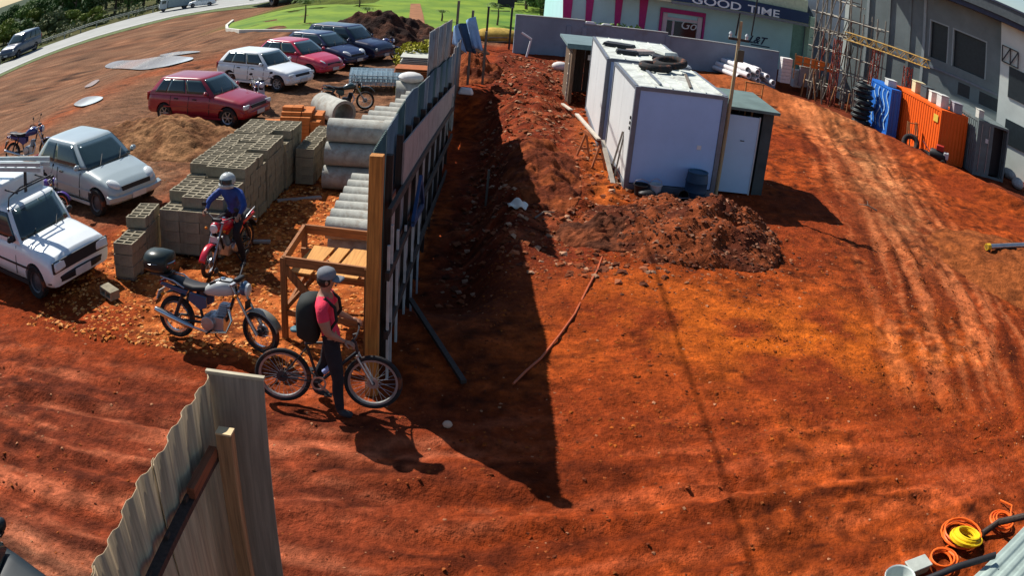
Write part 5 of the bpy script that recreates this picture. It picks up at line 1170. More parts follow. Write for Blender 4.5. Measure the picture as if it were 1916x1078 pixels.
for px in (1620, 1660, 1700, 1728): s_ = hs(px, 60)[0]; slab(s_, s_ + 0.18, -1.5, EAVE, 0.10, 0.10, M_FRAMEG if px in (1620, 1728) else M_HALL, 'pilaster')
for px0, px1 in ((1792, 1812), (1833, 1868)): a, b = hs(px0, 170)[0], hs(px1, 200)[0]; slab(a, b, 1.75, 2.45, 0.01, 0.05, M_HALLD, 'low_window')
slab(h0, h1, 2.6, 2.72, 0.08, 0.08, M_BTRIM, 'ledge')
slab(h0 + 2.0, h2, EAVE - 0.05, EAVE + 0.25, 1.3, 1.6, M_EAVE, 'eave'); slab(h0 + 2.0, h2, EAVE + 0.26, RIDGE - 0.25, 1.45, 0.4, mat('gutter_grey', (0.08, 0.10, 0.11), 0.6, var=0.2), 'gutter'); slab(h0 + 2.0, h2, RIDGE - 0.24, RIDGE - 0.12, 1.5, 9, M_EAVE, 'roof')
slab(h1 + 0.01, h2, -1.5, EAVE - 0.06, 0.6, 0.4, M_WHT, 'white_pier')
a, b = hs(1886, 160)[0], hs(1916, 160)[0] + 2; slab(a + 0.25, b, 0.4, 1.7, 0.65, 0.06, M_HALLD, 'door'); slab(a + 0.25, b, 2.9, 4.6, 0.65, 0.06, M_HALLD, 'window')
br = MB()
q0, q1, q2, q3 = [HU * s_ + HN * 0.7 + Vector((0, 0, z)) for s_, z in ((h1 + 0.15, 5.6), (h1 + 1.3, 5.6), (h1 + 1.3, 4.7), (h1 + 0.15, 4.7))]
for a, b in ((q0, q1), (q1, q2), (q2, q3), (q0, q3), (q3, (q0 + q1) / 2), ((q0 + q1) / 2, (q2 + q3) / 2), ((q2 + q3) / 2, q1)): br.bar(a, b, 0.05, 0.06)
br.build('window_grille', M_DARKMET, hall)
slab(h0, h1, -1.5, EAVE, -0.31, 7, M_HALL, 'inner_volume')
slab(h0 - 4.5, h0 - 0.02, -1.5, 6.6, -1.2, 6, mat('rear_wing_wall', (0.13, 0.16, 0.20), 0.9, var=0.2, scale=0.6), 'rear_wing')
slab(h0 - 0.5, h0 - 0.02, -1.5, EAVE, -0.05, 0.35, M_WHT, 'corner_strip')
# scaffolding in front of the hall
SCA = HA + HN * 1.7; 
def ss(px, py): p = at_line(px, py, SCA, SCA + HU * 10); return (p - SCA).dot(HU), p.z
M_TUBE = mat('scaffold_tube', (0.27, 0.25, 0.21), 0.6, 0.3, var=0.3, dirt=(0.3, 0.14, 0.06), dirt_amt=0.25, dscale=2)
M_RUST = mat('rust_primer', (0.24, 0.05, 0.03), 0.8, var=0.3)
sc_t = thing('scaffolding', 'tangle of steel scaffolding tubes in front of the hall', 'scaffolding', SCA)
cols_ = [1538, 1550, 1566, 1582, 1604, 1628, 1652]
sv = [ss(px, 100)[0] for px in cols_]
for i, s_ in enumerate(sv):
    for o_ in (0.0, 1.0):
        z1 = 7.5 if i < 5 else 4.4
        MB().tube([HU * s_ + HN * o_ + Vector((0, 0, -1.4)), HU * (s_ + rb.uniform(-.08, .08)) + HN * o_ + Vector((0, 0, z1))], 0.045, 7).build('standard', M_TUBE, sc_t)
for z in (-0.2, 0.8, 1.8, 2.8, 3.8, 4.8, 5.8):
    for o_ in (0.0, 1.0):
        e_ = sv[4] if z > 4 else sv[-1]
        MB().tube([HU * (sv[0] - 0.3) + HN * o_ + Vector((0, 0, z)), HU * (e_ + 0.3) + HN * o_ + Vector((0, 0, z + rb.uniform(-.1, .1)))], 0.035, 6).build('ledger', M_TUBE, sc_t)
    for s_ in sv[:5 if z > 4 else 7]: MB().tube([HU * s_ - HN * 0.15 + Vector((0, 0, z - 0.06)), HU * s_ + HN * 1.15 + Vector((0, 0, z - 0.06))], 0.03, 6).build('transom', M_TUBE, sc_t)
for i in range(4):
    a, b = sv[i], sv[i + 1]
    for z in (-1.2, 1.8, 3.8): MB().tube([HU * a + HN * 1.04 + Vector((0, 0, z)), HU * b + HN * 1.04 + Vector((0, 0, z + 2.0))], 0.028, 6).build('brace', M_TUBE, sc_t)
for i in range(16):
    s_ = sv[0] + (sv[-1] - sv[0]) * rb.random(); z_ = rb.uniform(-1.2, 1.5)
    MB().tube([HU * s_ + HN * rb.uniform(0, 1.3) + Vector((0, 0, z_)), HU * (s_ + rb.uniform(-.5, .5)) + HN * rb.uniform(0, 1.3) + Vector((0, 0, z_ + rb.uniform(2, 3.6)))], 0.03, 6).build('loose_pole', [M_TUBE, M_GREYWOOD, M_RUST][i % 3], sc_t)
for z in (2.9, 4.9): box_on(HU, HN, sv[0], sv[4], z - 0.02, z + 0.03, 0.95, 0.8).build('deck', M_GREYWOOD, sc_t)
def lattice(name, label, p0, p1, w_, m, nseg, cat='lattice column', group=None, up=Vector((0, 0, 1))):
    t = thing(name, label, cat, p0, 0, group); d = p1 - p0; L_ = d.length; d.normalize(); a = d.cross(up if abs(d.z) < 0.9 else Vector((0, 1, 0))).normalized(); b = a.cross(d)
    c4 = [a * (w_ / 2) * i + b * (w_ / 2) * j for i, j in ((-1, -1), (1, -1), (1, 1), (-1, 1))]
    for c_ in c4: MB().tube([c_, c_ + d * L_], 0.03, 6).build('chord', m, t)
    for f_ in range(4):
        mb = MB()
        for k in range(nseg):
            p, q_ = c4[f_] + d * (L_ * k / nseg), c4[(f_ + 1) % 4] + d * (L_ * (k + 1) / nseg); mb.tube([p, q_] if k % 2 else [c4[(f_ + 1) % 4] + d * (L_ * k / nseg), c4[f_] + d * (L_ * (k + 1) / nseg)], 0.02, 5)
        mb.build('lacing', m, t)
    return t
SCB = SCA + HN * 1.3
def scb(px, z): s_ = (at_line(px, 120, SCB, SCB + HU * 10) - SCB).dot(HU); return SCB + HU * s_ + Vector((0, 0, z))
lattice('lattice_column', 'dark red lattice column at the near end of the scaffolding', scb(1562, -1.3), scb(1564, 2.6), 0.36, M_RUST, 12, group='dark red lattice columns')
lattice('lattice_column', 'dark red lattice column in the middle under the yellow truss', scb(1634, -1.2), scb(1638, 2.7), 0.36, M_RUST, 12, group='dark red lattice columns')
lattice('lattice_column', 'dark red lattice column behind the blue container', scb(1698, -1.2), scb(1700, 2.4), 0.36, M_RUST, 12, group='dark red lattice columns')
M_YEL = mat('ochre_steel', (0.40, 0.23, 0.03), 0.6, var=0.2)
ya_ = at_line(1583, 72, SCB, SCB + HU); yb_ = at_line(1738, 114, SCB, SCB + HU); zm = (ya_.z + yb_.z) / 2
ya_.z = yb_.z = zm
lattice('yellow_truss', 'ochre yellow lattice truss spanning in front of the hall', ya_, yb_, 0.42, M_YEL, 16, 'truss')
# rubble timber props under the scaffold
for i in range(9):
    s_ = sv[0] + (sv[-1] - sv[0]) * i / 8; p = SCB + HU * s_ + HN * rb.uniform(-.2, .6); p.z = hz(p.x, p.y)
    o = MB().bar((0, 0, 0), (rb.uniform(-.3, .3), rb.uniform(-.2, .2), rb.uniform(0.9, 1.5)), 0.07, 0.07).build('timber_prop', M_GREYWOOD if i % 2 else M_TIMBER); o.location = p; tag(o, f'{["first", "second", "third", "fourth", "fifth", "sixth", "seventh", "eighth", "ninth"][i]} timber prop leaning under the scaffolding, from the shop side', 'prop', 'timber props under the scaffolding')
# white block piers by the wall end
for i, (px, py, w_, h_, lab) in enumerate(((1466, 154, 0.62, 1.55, 'tall pale block pier at the end of the grey wall'), (1488, 162, 0.5, 1.2, 'shorter pale block pier in front of the grey panel'))):
    p = gp(px, py); t = thing('block_pier', lab, 'pier', p, R(8), 'pale block piers'); nb = int(h_ / 0.2)
    for k in range(nb): MB().box((0, 0, 0.1 + 0.2 * k), (w_, 0.4, 0.188)).build('block', mat('pier_white', (0.74, 0.71, 0.69), 0.85, var=0.12, dirt=(0.4, 0.2, 0.09), dirt_amt=0.2), t, bevel=0.006)
p = gp(1510, 163); t = thing('concrete_slab', 'square grey concrete slab standing beside the pale piers', 'panel', p, R(6)); MB().box((0, 0, 0.55), (1.2, 0.14, 1.1)).build('slab', mat('panel_grey', (0.26, 0.25, 0.28), 0.85, var=0.12), t, bevel=0.01); MB().box((0, 0, 1.12), (1.24, 0.18, 0.05)).build('cap', M_CONC, t)
p = gp(1494, 150); t = thing('orange_mesh_barrier', 'orange plastic barrier behind the pale block piers', 'barrier', p, R(-15))
M_OB = mat('barrier_orange', (0.75, 0.16, 0.015), 0.6, var=0.15)
for k in range(5): MB().box((-0.1 + 0.45 * k, 0.3, 1.05), (0.36, 0.05, 0.5)).build('slat', M_OB, t)
for x in (-0.3, 0.8, 1.9): MB().bar((x, 0.3, 0), (x, 0.3, 1.4), 0.06, 0.06).build('post', M_OT, t)
for z in (0.95, 1.25): MB().bar((-0.35, 0.26, z), (2.0, 0.26, z + 0.02), 0.03, 0.05).build('rail', M_OT, t)

# ------------------------------------------------------------------ cars
def paint(name, c, rough=0.32): return mat('paint_' + name, c, rough, var=0.05, scale=1.5, spec=0.5, coat=0.6, dirt=(0.20, 0.10, 0.05), dirt_amt=0.10, dscale=1.6)
_tm = MB().lathe([(0.19, -0.075), (0.24, -0.085), (0.275, -0.085), (0.30, -0.06), (0.302, 0.06), (0.275, 0.085), (0.24, 0.085), (0.19, 0.075)], axis='Y', n=26, loop=True).mesh('tyre'); _tm.materials.append(M_RUB)
def rim_mesh(n, m, steel=False):
    mb = MB(); mb.lathe([(0.0, -0.02), (0.05, -0.045), (0.06, -0.03)] if not steel else [(0.0, -0.03), (0.07, -0.04), (0.12, -0.01), (0.19, -0.02)], axis='Y', n=20)
    mb.lathe([(0.165, -0.05), (0.195, -0.07), (0.195, 0.06), (0.165, 0.06)], axis='Y', n=26, loop=True)
    if not steel:
        for k in range(n):
            a = 2 * math.pi * k / n; d = Vector((math.cos(a), 0, math.sin(a))); mb.bar(d * 0.03 + Vector((0, -0.035, 0)), d * 0.175 + Vector((0, -0.045, 0)), 0.025, 0.055, (0, 1, 0))
    me_ = mb.mesh('rim', sharp=40); me_.materials.append(m); return me_
RIM_A = rim_mesh(6, M_ALLOY); RIM_S = rim_mesh(5, mat('steel_rim', (0.10, 0.10, 0.11), 0.5, 0.5, var=0.2), True); RIM_C = rim_mesh(8, mat('hubcap', (0.32, 0.33, 0.34), 0.4, 0.4, var=0.15))
HUBBACK = MB().lathe([(0.0, 0.0), (0.185, 0.0)], axis='Y', n=20).mesh('hub_backing'); HUBBACK.materials.append(M_BLACK)
def interp(x, xs, ys): return float(np.interp(x, xs, ys))
SPEC = {
 'hatch90': dict(L=3.85, W=1.62, H=1.40, wb=2.45, st=[(-.5, .40, .66, .80), (-.492, .30, .86, .90), (-.46, .26, .93, .955), (-.33, .24, .925, .99), (0, .22, .90, 1), (.17, .22, .905, 1), (.24, .22, .88, .99), (.38, .23, .80, .965), (.455, .25, .735, .92), (.487, .28, .63, .87), (.5, .36, .54, .80)],
   gh=(.20, -.475, .055, -.36, .93, .74), wins=((.06, .37), (.42, .70), (.74, .90)), base=.90),
 'hatch00': dict(L=3.84, W=1.65, H=1.43, wb=2.44, st=[(-.5, .40, .60, .74), (-.485, .30, .86, .86), (-.44, .25, .95, .93), (-.3, .23, .95, .985), (0, .22, .92, 1), (.16, .22, .93, 1), (.24, .22, .90, .985), (.36, .23, .80, .95), (.44, .25, .70, .88), (.482, .29, .60, .78), (.5, .36, .50, .62)],
   gh=(.225, -.46, .03, -.33, .93, .72), wins=((.07, .55), (.59, .88)), base=.92),
 'sedan': dict(L=4.1, W=1.68, H=1.47, wb=2.48, st=[(-.5, .42, .66, .76), (-.487, .32, .92, .88), (-.44, .27, .98, .95), (-.3, .25, .97, .99), (0, .23, .95, 1), (.17, .23, .96, 1), (.25, .23, .93, .985), (.37, .24, .85, .95), (.45, .26, .75, .89), (.485, .30, .64, .80), (.5, .38, .54, .66)],
   gh=(.225, -.43, .04, -.29, .93, .72), wins=((.06, .40), (.44, .74), (.78, .91)), base=.95),
 'suv': dict(L=4.3, W=1.78, H=1.66, wb=2.6, st=[(-.5, .48, .75, .84), (-.49, .38, 1.02, .92), (-.45, .33, 1.06, .97), (-.3, .30, 1.06, 1), (0, .30, 1.04, 1), (.18, .30, 1.05, 1), (.25, .30, 1.03, .99), (.38, .31, .97, .97), (.46, .33, .88, .92), (.49, .37, .74, .85), (.5, .44, .62, .74)],
   gh=(.22, -.475, .06, -.40, .93, .76), wins=((.06, .36), (.40, .66), (.70, .90)), base=1.03),
 'van': dict(L=3.75, W=1.56, H=1.44, wb=2.36, st=[(-.5, .42, .80, .90), (-.494, .32, .90, .95), (-.47, .27, .93, .97), (-.33, .25, .92, .99), (0, .24, .90, 1), (.17, .24, .92, 1), (.26, .24, .90, .995), (.40, .25, .83, .985), (.47, .27, .77, .97), (.495, .30, .62, .95), (.5, .40, .55, .92)],
   gh=(.21, -.485, .075, -.46, .94, .82), wins=((.05, .36), (.42, .62)), base=.90),
}
def car(name, label, cat, loc, rz, spec, m, rim=RIM_C, scale=1.0, group=None, bumper=None, rack=False, lamps=True, cab=None, grille_dark=True):
    S = SPEC[spec]; L, W, H, wb = S['L'], S['W'], S['H'], S['wb']
    t = thing(name, label, cat, loc, rz, group); t.scale = (scale,) * 3
    xs0 = [s_[0] for s_ in S['st']]
    xs = sorted(set([round(v, 4) for v in list(np.linspace(-.46, .46, 33)) + xs0]))
    rings = []
    for xx in xs:
        zb, zt, w = (interp(xx, xs0, [s_[k] for s_ in S['st']]) for k in (1, 2, 3)); w *= W / 2; x = xx * L; hh = zt - zb
        half = [(0, zb), (.82 * w, zb), (.95 * w, zb + .07 * hh), (.992 * w, zb + .28 * hh), (w, zb + .52 * hh), (.995 * w, zb + .70 * hh), (.965 * w, zb + .87 * hh), (.90 * w, zb + .965 * hh), (.78 * w, zt + .004), (.4 * w, zt + .022), (0, zt + .028)]
        pts = [Vector((x, -a, b)) for a, b in half] + [Vector((x, a, b)) for a, b in half[-2:0:-1]]
        rings.append(pts)
    body = MB().rings(rings, True).build('body', m, t, sharp=60)
    # wheel arches cut through
    cut = MB()
    for sx in (-1, 1): cut.lathe([(0.0, -W), (0.345, -W), (0.345, W), (0.0, W)], (sx * wb / 2 + 0.02 * L, 0, 0.30), 'Y', 28)
    co = cut.build('cutter', None, None, smooth=False); co.matrix_world = Matrix.Identity(4)
    tmp = bpy.data.objects.new('tmp', body.data); col.objects.link(tmp); rnd_ = spec in ('hatch00', 'sedan')
    if rnd_: ss_ = tmp.modifiers.new('s', 'SUBSURF'); ss_.levels = 1; ss_.render_levels = 1
    bo = tmp.modifiers.new('b', 'BOOLEAN'); bo.object = co; bo.operation = 'DIFFERENCE'; bo.solver = 'EXACT'
    dg = bpy.context.evaluated_depsgraph_get(); nm = bpy.data.meshes.new_from_object(tmp.evaluated_get(dg))
    if len(nm.polygons) > 50:
        body.data = nm; nm.materials.clear(); nm.materials.append(m); nm.polygons.foreach_set('use_smooth', [True] * len(nm.polygons)); nm.set_sharp_from_angle(angle=R(60))
        nm.polygons.foreach_set('material_index', [0] * len(nm.polygons))
    bpy.data.objects.remove(tmp); bpy.data.objects.remove(co)
    xo = 0.02 * L
    MB().box((xo, 0, 0.42), (L * 0.86, W * 0.80, 0.34)).build('underbody', M_BLACK, t)
    # cabin
    fb, rb_, fr, rr_, wb_, wr_ = S['gh']; z0 = S['base'] - 0.03
    def cabp(side, v, u):                  # point on a cabin face: v up, u along
        bul = 0.04 * math.sin(math.pi * v * 0.9)
        wf = (wb_ + (wr_ - wb_) * v + bul * 0.6) * W / 2; zz = z0 + (H - 0.035 - z0) * v
        xf = (fb + (fr - fb) * v) * L + bul * 0.5; xr = (rb_ + (rr_ - rb_) * v) * L - bul * 0.5
        cf = 0.10 * (1 - 0.4 * v); cr_ = 0.05
        if side == 'front': y_ = (u * 2 - 1) * wf; return Vector((xf + cf * (1 - (y_ / wf) ** 2), y_, zz))
        if side == 'rear': y_ = (u * 2 - 1) * wf; return Vector((xr - cr_ * (1 - (y_ / wf) ** 2), y_, zz))
        x = xf + (xr - xf) * u; sgn = -1 if side == 'right' else 1
        return Vector((x, sgn * (wf + 0.02 * math.sin(math.pi * u)), zz))
    rings = []
    for k in range(8):
        v = k / 7
        ring = [cabp('front', v, u / 6) for u in range(7)] + [cabp('left', v, u / 8) for u in range(1, 8)] + [cabp('rear', v, 1 - u / 6) for u in range(7)] + [cabp('right', v, 1 - u / 8) for u in range(1, 8)]
        rings.append(ring)
    c_ = sum(rings[-1], Vector()) / len(rings[-1])
    for f_, dz in ((0.965, 0.012), (0.9, 0.022), (0.7, 0.032), (0.4, 0.036)):
        rings.append([Vector((c_.x + (p.x - c_.x) * f_, p.y * f_, H - 0.035 + dz)) for p in rings[7]])
    cbo = MB().rings(rings, True).build('cabin', cab or m, t, sharp=75)
    if rnd_: ss_ = cbo.modifiers.new('s', 'SUBSURF'); ss_.levels = 1; ss_.render_levels = 1
    def pane(nm_, side, u0, u1, v0, v1, off_, par=None, slant=0.0, mm=M_GLASS):
        mb = MB(); n_ = {'front': Vector((1, 0, .7)), 'rear': Vector((-1, 0, .6)), 'right': Vector((0, -1, .35)), 'left': Vector((0, 1, .35))}[side].normalized() * off_
        def f(a, b): v = v0 + (v1 - v0) * b; ua = u0 + slant * (1 - b) * 0; return cabp(side, v, ua + (u1 - ua) * a) + n_
        mb.grid(f, 8, 5); return mb.build(nm_, mm, par or t, sharp=80, thick=0.008)
    pane('windscreen', 'front', .045, .955, .09, .95, .008); pane('rear_window', 'rear', .07, .93, .18, .92, .008)
    for sd_ in ('right', 'left'):
        for u0, u1 in S['wins']: pane('side_window', sd_, max(.03, u0 - .015), u1 + .015, .12, .91, .007)
    # trim
    xf = L / 2
    zl = interp(.47, xs0, [s_[2] for s_ in S['st']])
    fx = lambda yy: xf - 0.10 - 0.16 * (abs(yy) / (W / 2)) ** 2
    dark = bumper or m
    for zz, hh, mm_, nm_ in ((0.42, 0.17, dark, 'front_bumper'),):
        rings = []
        for k in range(9):
            yy = (k / 8 * 2 - 1) * W * 0.475; ox = (0.03 - 0.14 * (abs(yy) / (W / 2)) ** 3); rings.append([Vector((xf - 0.12 + ox, yy, zz - hh / 2)), Vector((xf + 0.01 + ox, yy, zz - hh / 2 + 0.02)), Vector((xf + 0.025 + ox, yy, zz + hh / 2 - 0.04)), Vector((xf - 0.10 + ox, yy, zz + hh / 2))])
        MB().rings(rings, True).build(nm_, mm_, t, bevel=0.012)
        rings = [[Vector((-p.x + 0.0, p.y, p.z + 0.03)) for p in rg] for rg in rings]; MB().rings(rings, True).build('rear_bumper', mm_, t, bevel=0.012)
    zg = 0.60 if spec != 'suv' else 0.70
    if spec == 'van': zg = 0.645
    gx = xf - 0.035 if spec in ('van', 'hatch90') else xf - 0.06
    MB().box((gx, 0, zg), (0.06, W * (0.50 if spec != 'van' else 0.56), 0.10 if spec != 'van' else 0.16), Matrix.Rotation(R(-14), 3, 'Y')).build('grille', M_BLACK, t, bevel=0.01)
    if spec == 'van': MB().box((xf - 0.012, 0, 0.645), (0.05, W * 0.93, 0.19), Matrix.Rotation(R(-8), 3, 'Y')).build('grille_surround', M_BLACK, t, bevel=0.01)
    for s_ in (-1, 1):
        yy = s_ * W * 0.355
        if rnd_: MB().ball((xf - 0.245, s_ * W * 0.315, zg + 0.075), (0.20, 0.13, 0.085), 14, 8, Matrix.Rotation(R(-s_ * 28), 3, 'Z') @ Matrix.Rotation(R(24), 3, 'Y')).build('headlight', M_LAMP, t)
        else: MB().box((gx - (0.02 if rnd_ else (0.045 if spec not in ('van',) else -0.02)), yy, zg + (0.05 if rnd_ else 0.005)), (0.10, W * 0.19, 0.125 if spec != 'van' else 0.16), Matrix.Rotation(R(-s_ * (30 if spec not in ('van', 'hatch90') else 7)), 3, 'Z') @ Matrix.Rotation(R(-40 if rnd_ else -18), 3, 'Y')).build('headlight', M_LAMP, t, bevel=0.03)
        MB().box((-xf + 0.03, s_ * W * 0.39, 0.80 if spec != 'suv' else 0.95), (0.07, W * 0.13, 0.26), Matrix.Rotation(R(s_ * 12), 3, 'Z')).build('tail_light', M_REDLAMP, t, bevel=0.02)
        mx_ = (fb - 0.055) * L; mr = MB().ball((mx_, s_ * (W / 2 + 0.07), S['base'] + 0.08), (0.06, 0.09, 0.065), 10, 6).build('mirror', M_BLACK if bumper else m, t); MB().box((mx_ + 0.01, s_ * (W / 2 - 0.0), S['base'] + 0.03), (0.05, 0.10, 0.03)).build('bracket', M_BLACK, mr)
        for hx in ((.02, -.17) if len(S['wins']) > 2 else (-.06,)):
            MB().box((hx * L, s_ * (W / 2 - 0.002), S['base'] - 0.13), (0.14, 0.03, 0.03)).build('door_handle', M_BLACK, t)
        for dx in ((.165, -.045, -.235) if len(S['wins']) > 2 else (.165, -.12)):
            mb = MB(); st_ = []
            for k in range(6):
                zz = 0.34 + (S['base'] - 0.40) * k / 5; fr_ = (zz - .22) / (S['base'] - .22); st_.append(Vector((dx * L + 0.012 * k * 0.3, s_ * (W / 2) * (1.0 if fr_ < .6 else 1.0 - .035 * (fr_ - .6) / .27), zz)))
            for a, b in zip(st_[:-1], st_[1:]): mb.bar(a, b, 0.017, 0.010)
            mb.build('door_seam', M_BLACK, t, smooth=False)
        MB().bar((-.30 * L, s_ * W * 0.497, 0.25), (.28 * L, s_ * W * 0.497, 0.25), 0.03, 0.06).build('sill_trim', M_BLACK if bumper else m, t)
        MB().bar((-.30 * L, s_ * (W / 2 + 0.002), 0.52), (.30 * L, s_ * (W / 2 + 0.002), 0.52), 0.012, 0.035).build('side_moulding', M_BLACK if bumper else m, t)
    MB().box((xf + 0.064, 0, 0.42), (0.012, 0.40, 0.12)).build('number_plate', M_PLATE, t); MB().box((-xf - 0.03, 0, 0.62), (0.012, 0.40, 0.12)).build('number_plate', M_PLATE, t)
    for k in (-1, 1): MB().bar((fb * L + 0.07, k * 0.30 - 0.05, S['base'] + 0.035), ((fb - .075) * L + 0.12, k * 0.30 + 0.18, S['base'] + 0.20), 0.012, 0.012).build('wiper', M_BLACK, t)
    for sx in (-1, 1):
        for sy in (-1, 1):
            w_ = share('wheel', _tm, t, (sx * wb / 2 + xo, sy * (W / 2 - 0.095), 0.30), (0, 0, 0 if sy < 0 else math.pi)); share('rim', rim, w_); share('hub', HUBBACK, w_, (0, 0.0, 0))
    return t
P_RED = paint('red', (0.30, 0.012, 0.025)); P_WHITE = paint('white', (0.74, 0.78, 0.78)); P_RED2 = paint('bright_red', (0.52, 0.02, 0.055)); P_NAVY = paint('navy', (0.010, 0.016, 0.065)); P_BLACKB = paint('blue_black', (0.008, 0.012, 0.045)); P_SILVER = paint('silver', (0.34, 0.41, 0.42), 0.32); P_DARK = mat('dark_teal_paint', (0.006, 0.014, 0.02), 0.45, var=0.2, spec=0.3); P_MAROON = paint('maroon', (0.10, 0.01, 0.012)); P_GREYB = paint('grey_blue', (0.05, 0.07, 0.11))
GRP = 'cars parked in the row on the brown ground'
def place(px, py, rz, spec, k=1.0):        # car centre from its near front wheel on the ground
    S = SPEC[spec]; p = gp(px, py); a = R(rz); d = Vector((math.cos(a), math.sin(a), 0)); l = Vector((-d.y, d.x, 0))
    return p - d * k * (S['wb'] / 2 + 0.02 * S['L']) + l * k * (S['W'] / 2 - 0.08)
car('red_hatchback', 'dark red older hatchback with alloy wheels beside the block stacks', 'car', place(427, 239, -13, 'hatch90', .94), R(-13), 'hatch90', P_RED, RIM_A, .94, GRP)
car('white_hatchback', 'white older four door hatchback between the two red cars', 'car', place(519, 171, -22, 'hatch90', .88), R(-22), 'hatch90', P_WHITE, RIM_C, .88, GRP)
car('bright_red_hatchback', 'bright red rounded hatchback behind the white hatchback', 'car', place(578, 147, -24, 'sedan', .86), R(-24), 'sedan', P_RED2, RIM_A, .86, GRP)
car('navy_hatchback', 'navy blue rounded hatchback behind the bright red one', 'car', place(628, 130, -24, 'hatch00', .90), R(-24), 'hatch00', P_NAVY, RIM_A, .90, GRP)
car('blue_black_hatchback', 'blue black tall hatchback nearest the dark soil heap', 'car', place(677, 118, -22, 'suv', .84), R(-22), 'suv', P_BLACKB, RIM_A, .84, GRP)
car('silver_hatchback', 'silver rounded hatchback with sloping bonnet beside the white van', 'car', place(184, 404, -24, 'hatch00', .95), R(-24), 'hatch00', P_SILVER, RIM_S, .95)
van = car('white_van', 'boxy white utility van with roof rack at the frame edge', 'van', place(74, 557, -18, 'van', .96), R(-18), 'van', P_WHITE, RIM_S, .96, bumper=M_BLACK)
# rear cargo box and roof rack of the van
S = SPEC['van']
MB().box((-0.98, 0, 1.32), (1.75, 1.46, 0.95)).build('cargo_body', P_WHITE, van, bevel=0.06)
rk = MB()
for x in (0.30, -0.25):
    rk.tube([(x, -0.66, 1.38), (x, -0.62, 1.62), (x, -0.3, 1.70), (x, 0.3, 1.70), (x, 0.62, 1.62), (x, 0.66, 1.38)], 0.018, 6)
for y_ in (-0.45, 0.45): rk.tube([(0.42, y_, 1.665), (-0.5, y_, 1.665)], 0.016, 6)
rk.tube([(0.42, -0.5, 1.70), (0.42, 0.5, 1.70)], 0.018, 6)
rk.build('roof_rack', M_DARKMET, van)
# ladder over the van
lp0, lp1 = at(84, 312, 1.95), at(-60, 312, 1.95)
M_ALU = mat('aluminium', (0.40, 0.47, 0.48), 0.5, 0.15, var=0.12)
t = thing('aluminium_ladder', 'aluminium ladder tied over the white van roof', 'ladder', lp0); d = (lp1 - lp0); d.z = 0; L_ = 3.2; d = d.normalized(); n_ = Vector((-d.y, d.x, 0))
for s_ in (-0.17, 0.17):
    for dz in (0, 0.09): MB().bar(n_ * s_ + Vector((0, 0, dz)), n_ * s_ + d * L_ + Vector((0, 0, dz)), 0.03, 0.07).build('stile', M_ALU, t)
for k in range(10): MB().tube([n_ * -0.17 + d * (0.2 + 0.3 * k), n_ * 0.17 + d * (0.2 + 0.3 * k)], 0.016, 6).build('rung', M_ALU, t)
MB().bar(d * 0.55 + Vector((0, 0, -0.45)), d * 0.55 + Vector((0, 0, -0.03)), 0.05, 0.05).build('strut', M_DARKMET, t)
# traffic on the road and the car at the near corner
def on_road(px0, py0, px1, py1): a, b = gp(px0, py0), gp(px1, py1); return (a + b) / 2, math.atan2(b.y - a.y, b.x - a.x), (b - a).length
c, a, l = on_road(10, 117, 62, 93); car('dark_suv', 'dark grey blue car driving on the road at the frame edge', 'car', c + Vector((0, 0, 0.07)), a + math.pi, 'suv', P_GREYB, RIM_S, l / 4.3)
c, a, l = on_road(352, 16, 404, 9); car('white_traffic_car', 'small white car following the truck on the road', 'car', c + Vector((0, 0, 0.07)), a + math.pi, 'sedan', P_WHITE, RIM_S, l / 4.1)
c, a, l = on_road(486, 8, 562, 3); car('maroon_car', 'dark maroon car cut by the top of the frame beyond the lawn', 'car', c + Vector((0.3, 1.0, 0.05)), a + math.pi, 'sedan', P_MAROON, RIM_S, l / 4.1)
c, a, l = on_road(297, 24, 356, 14)
tk = thing('grey_truck', 'grey blue box truck on the road at the frame top', 'truck', c + Vector((0, 0, 0.07)), a + math.pi); s_ = l / 6.0; tk.scale = (s_, s_, s_)
M_TRK = mat('truck_grey', (0.26, 0.33, 0.34), 0.5, var=0.1)
MB().box((-0.8, 0, 1.75), (4.4, 2.2, 2.2)).build('cargo_box', M_TRK, tk, bevel=0.03)
MB().prism([(1.5, 0.5), (3.0, 0.5), (3.0, 1.35), (2.75, 2.2), (1.5, 2.25)], -1.0, 1.0, 'Y').build('cab', mat('truck_cab', (0.42, 0.47, 0.47), 0.4, var=0.06), tk, bevel=0.05)
MB().box((2.90, 0, 1.75), (0.03, 1.7, 0.62), Matrix.Rotation(R(-16), 3, 'Y')).build('windscreen', M_GLASS, tk)
for y_ in (-1.005, 1.005): MB().box((2.2, y_, 1.7), (0.8, 0.02, 0.55)).build('side_window', M_GLASS, tk)
MB().box((0, 0, 0.55), (5.6, 0.9, 0.22)).build('chassis', M_BLACK, tk); MB().box((3.02, 0, 0.6), (0.1, 1.9, 0.3)).build('bumper', M_BLACK, tk)
for x in (2.2, -1.8):
    for y_ in (-0.85, 0.85): w_ = share('wheel', _tm, tk, (x, y_, 0.45), (0, 0, 0 if y_ < 0 else math.pi), (1.5, 1.5, 1.5)); share('rim', RIM_S, w_)
car('dark_corner_car', 'dark teal car just entering the near corner of the frame', 'car', (-4.95, 3.16, 0), R(-3), 'hatch00', P_DARK, RIM_S, 1.0)

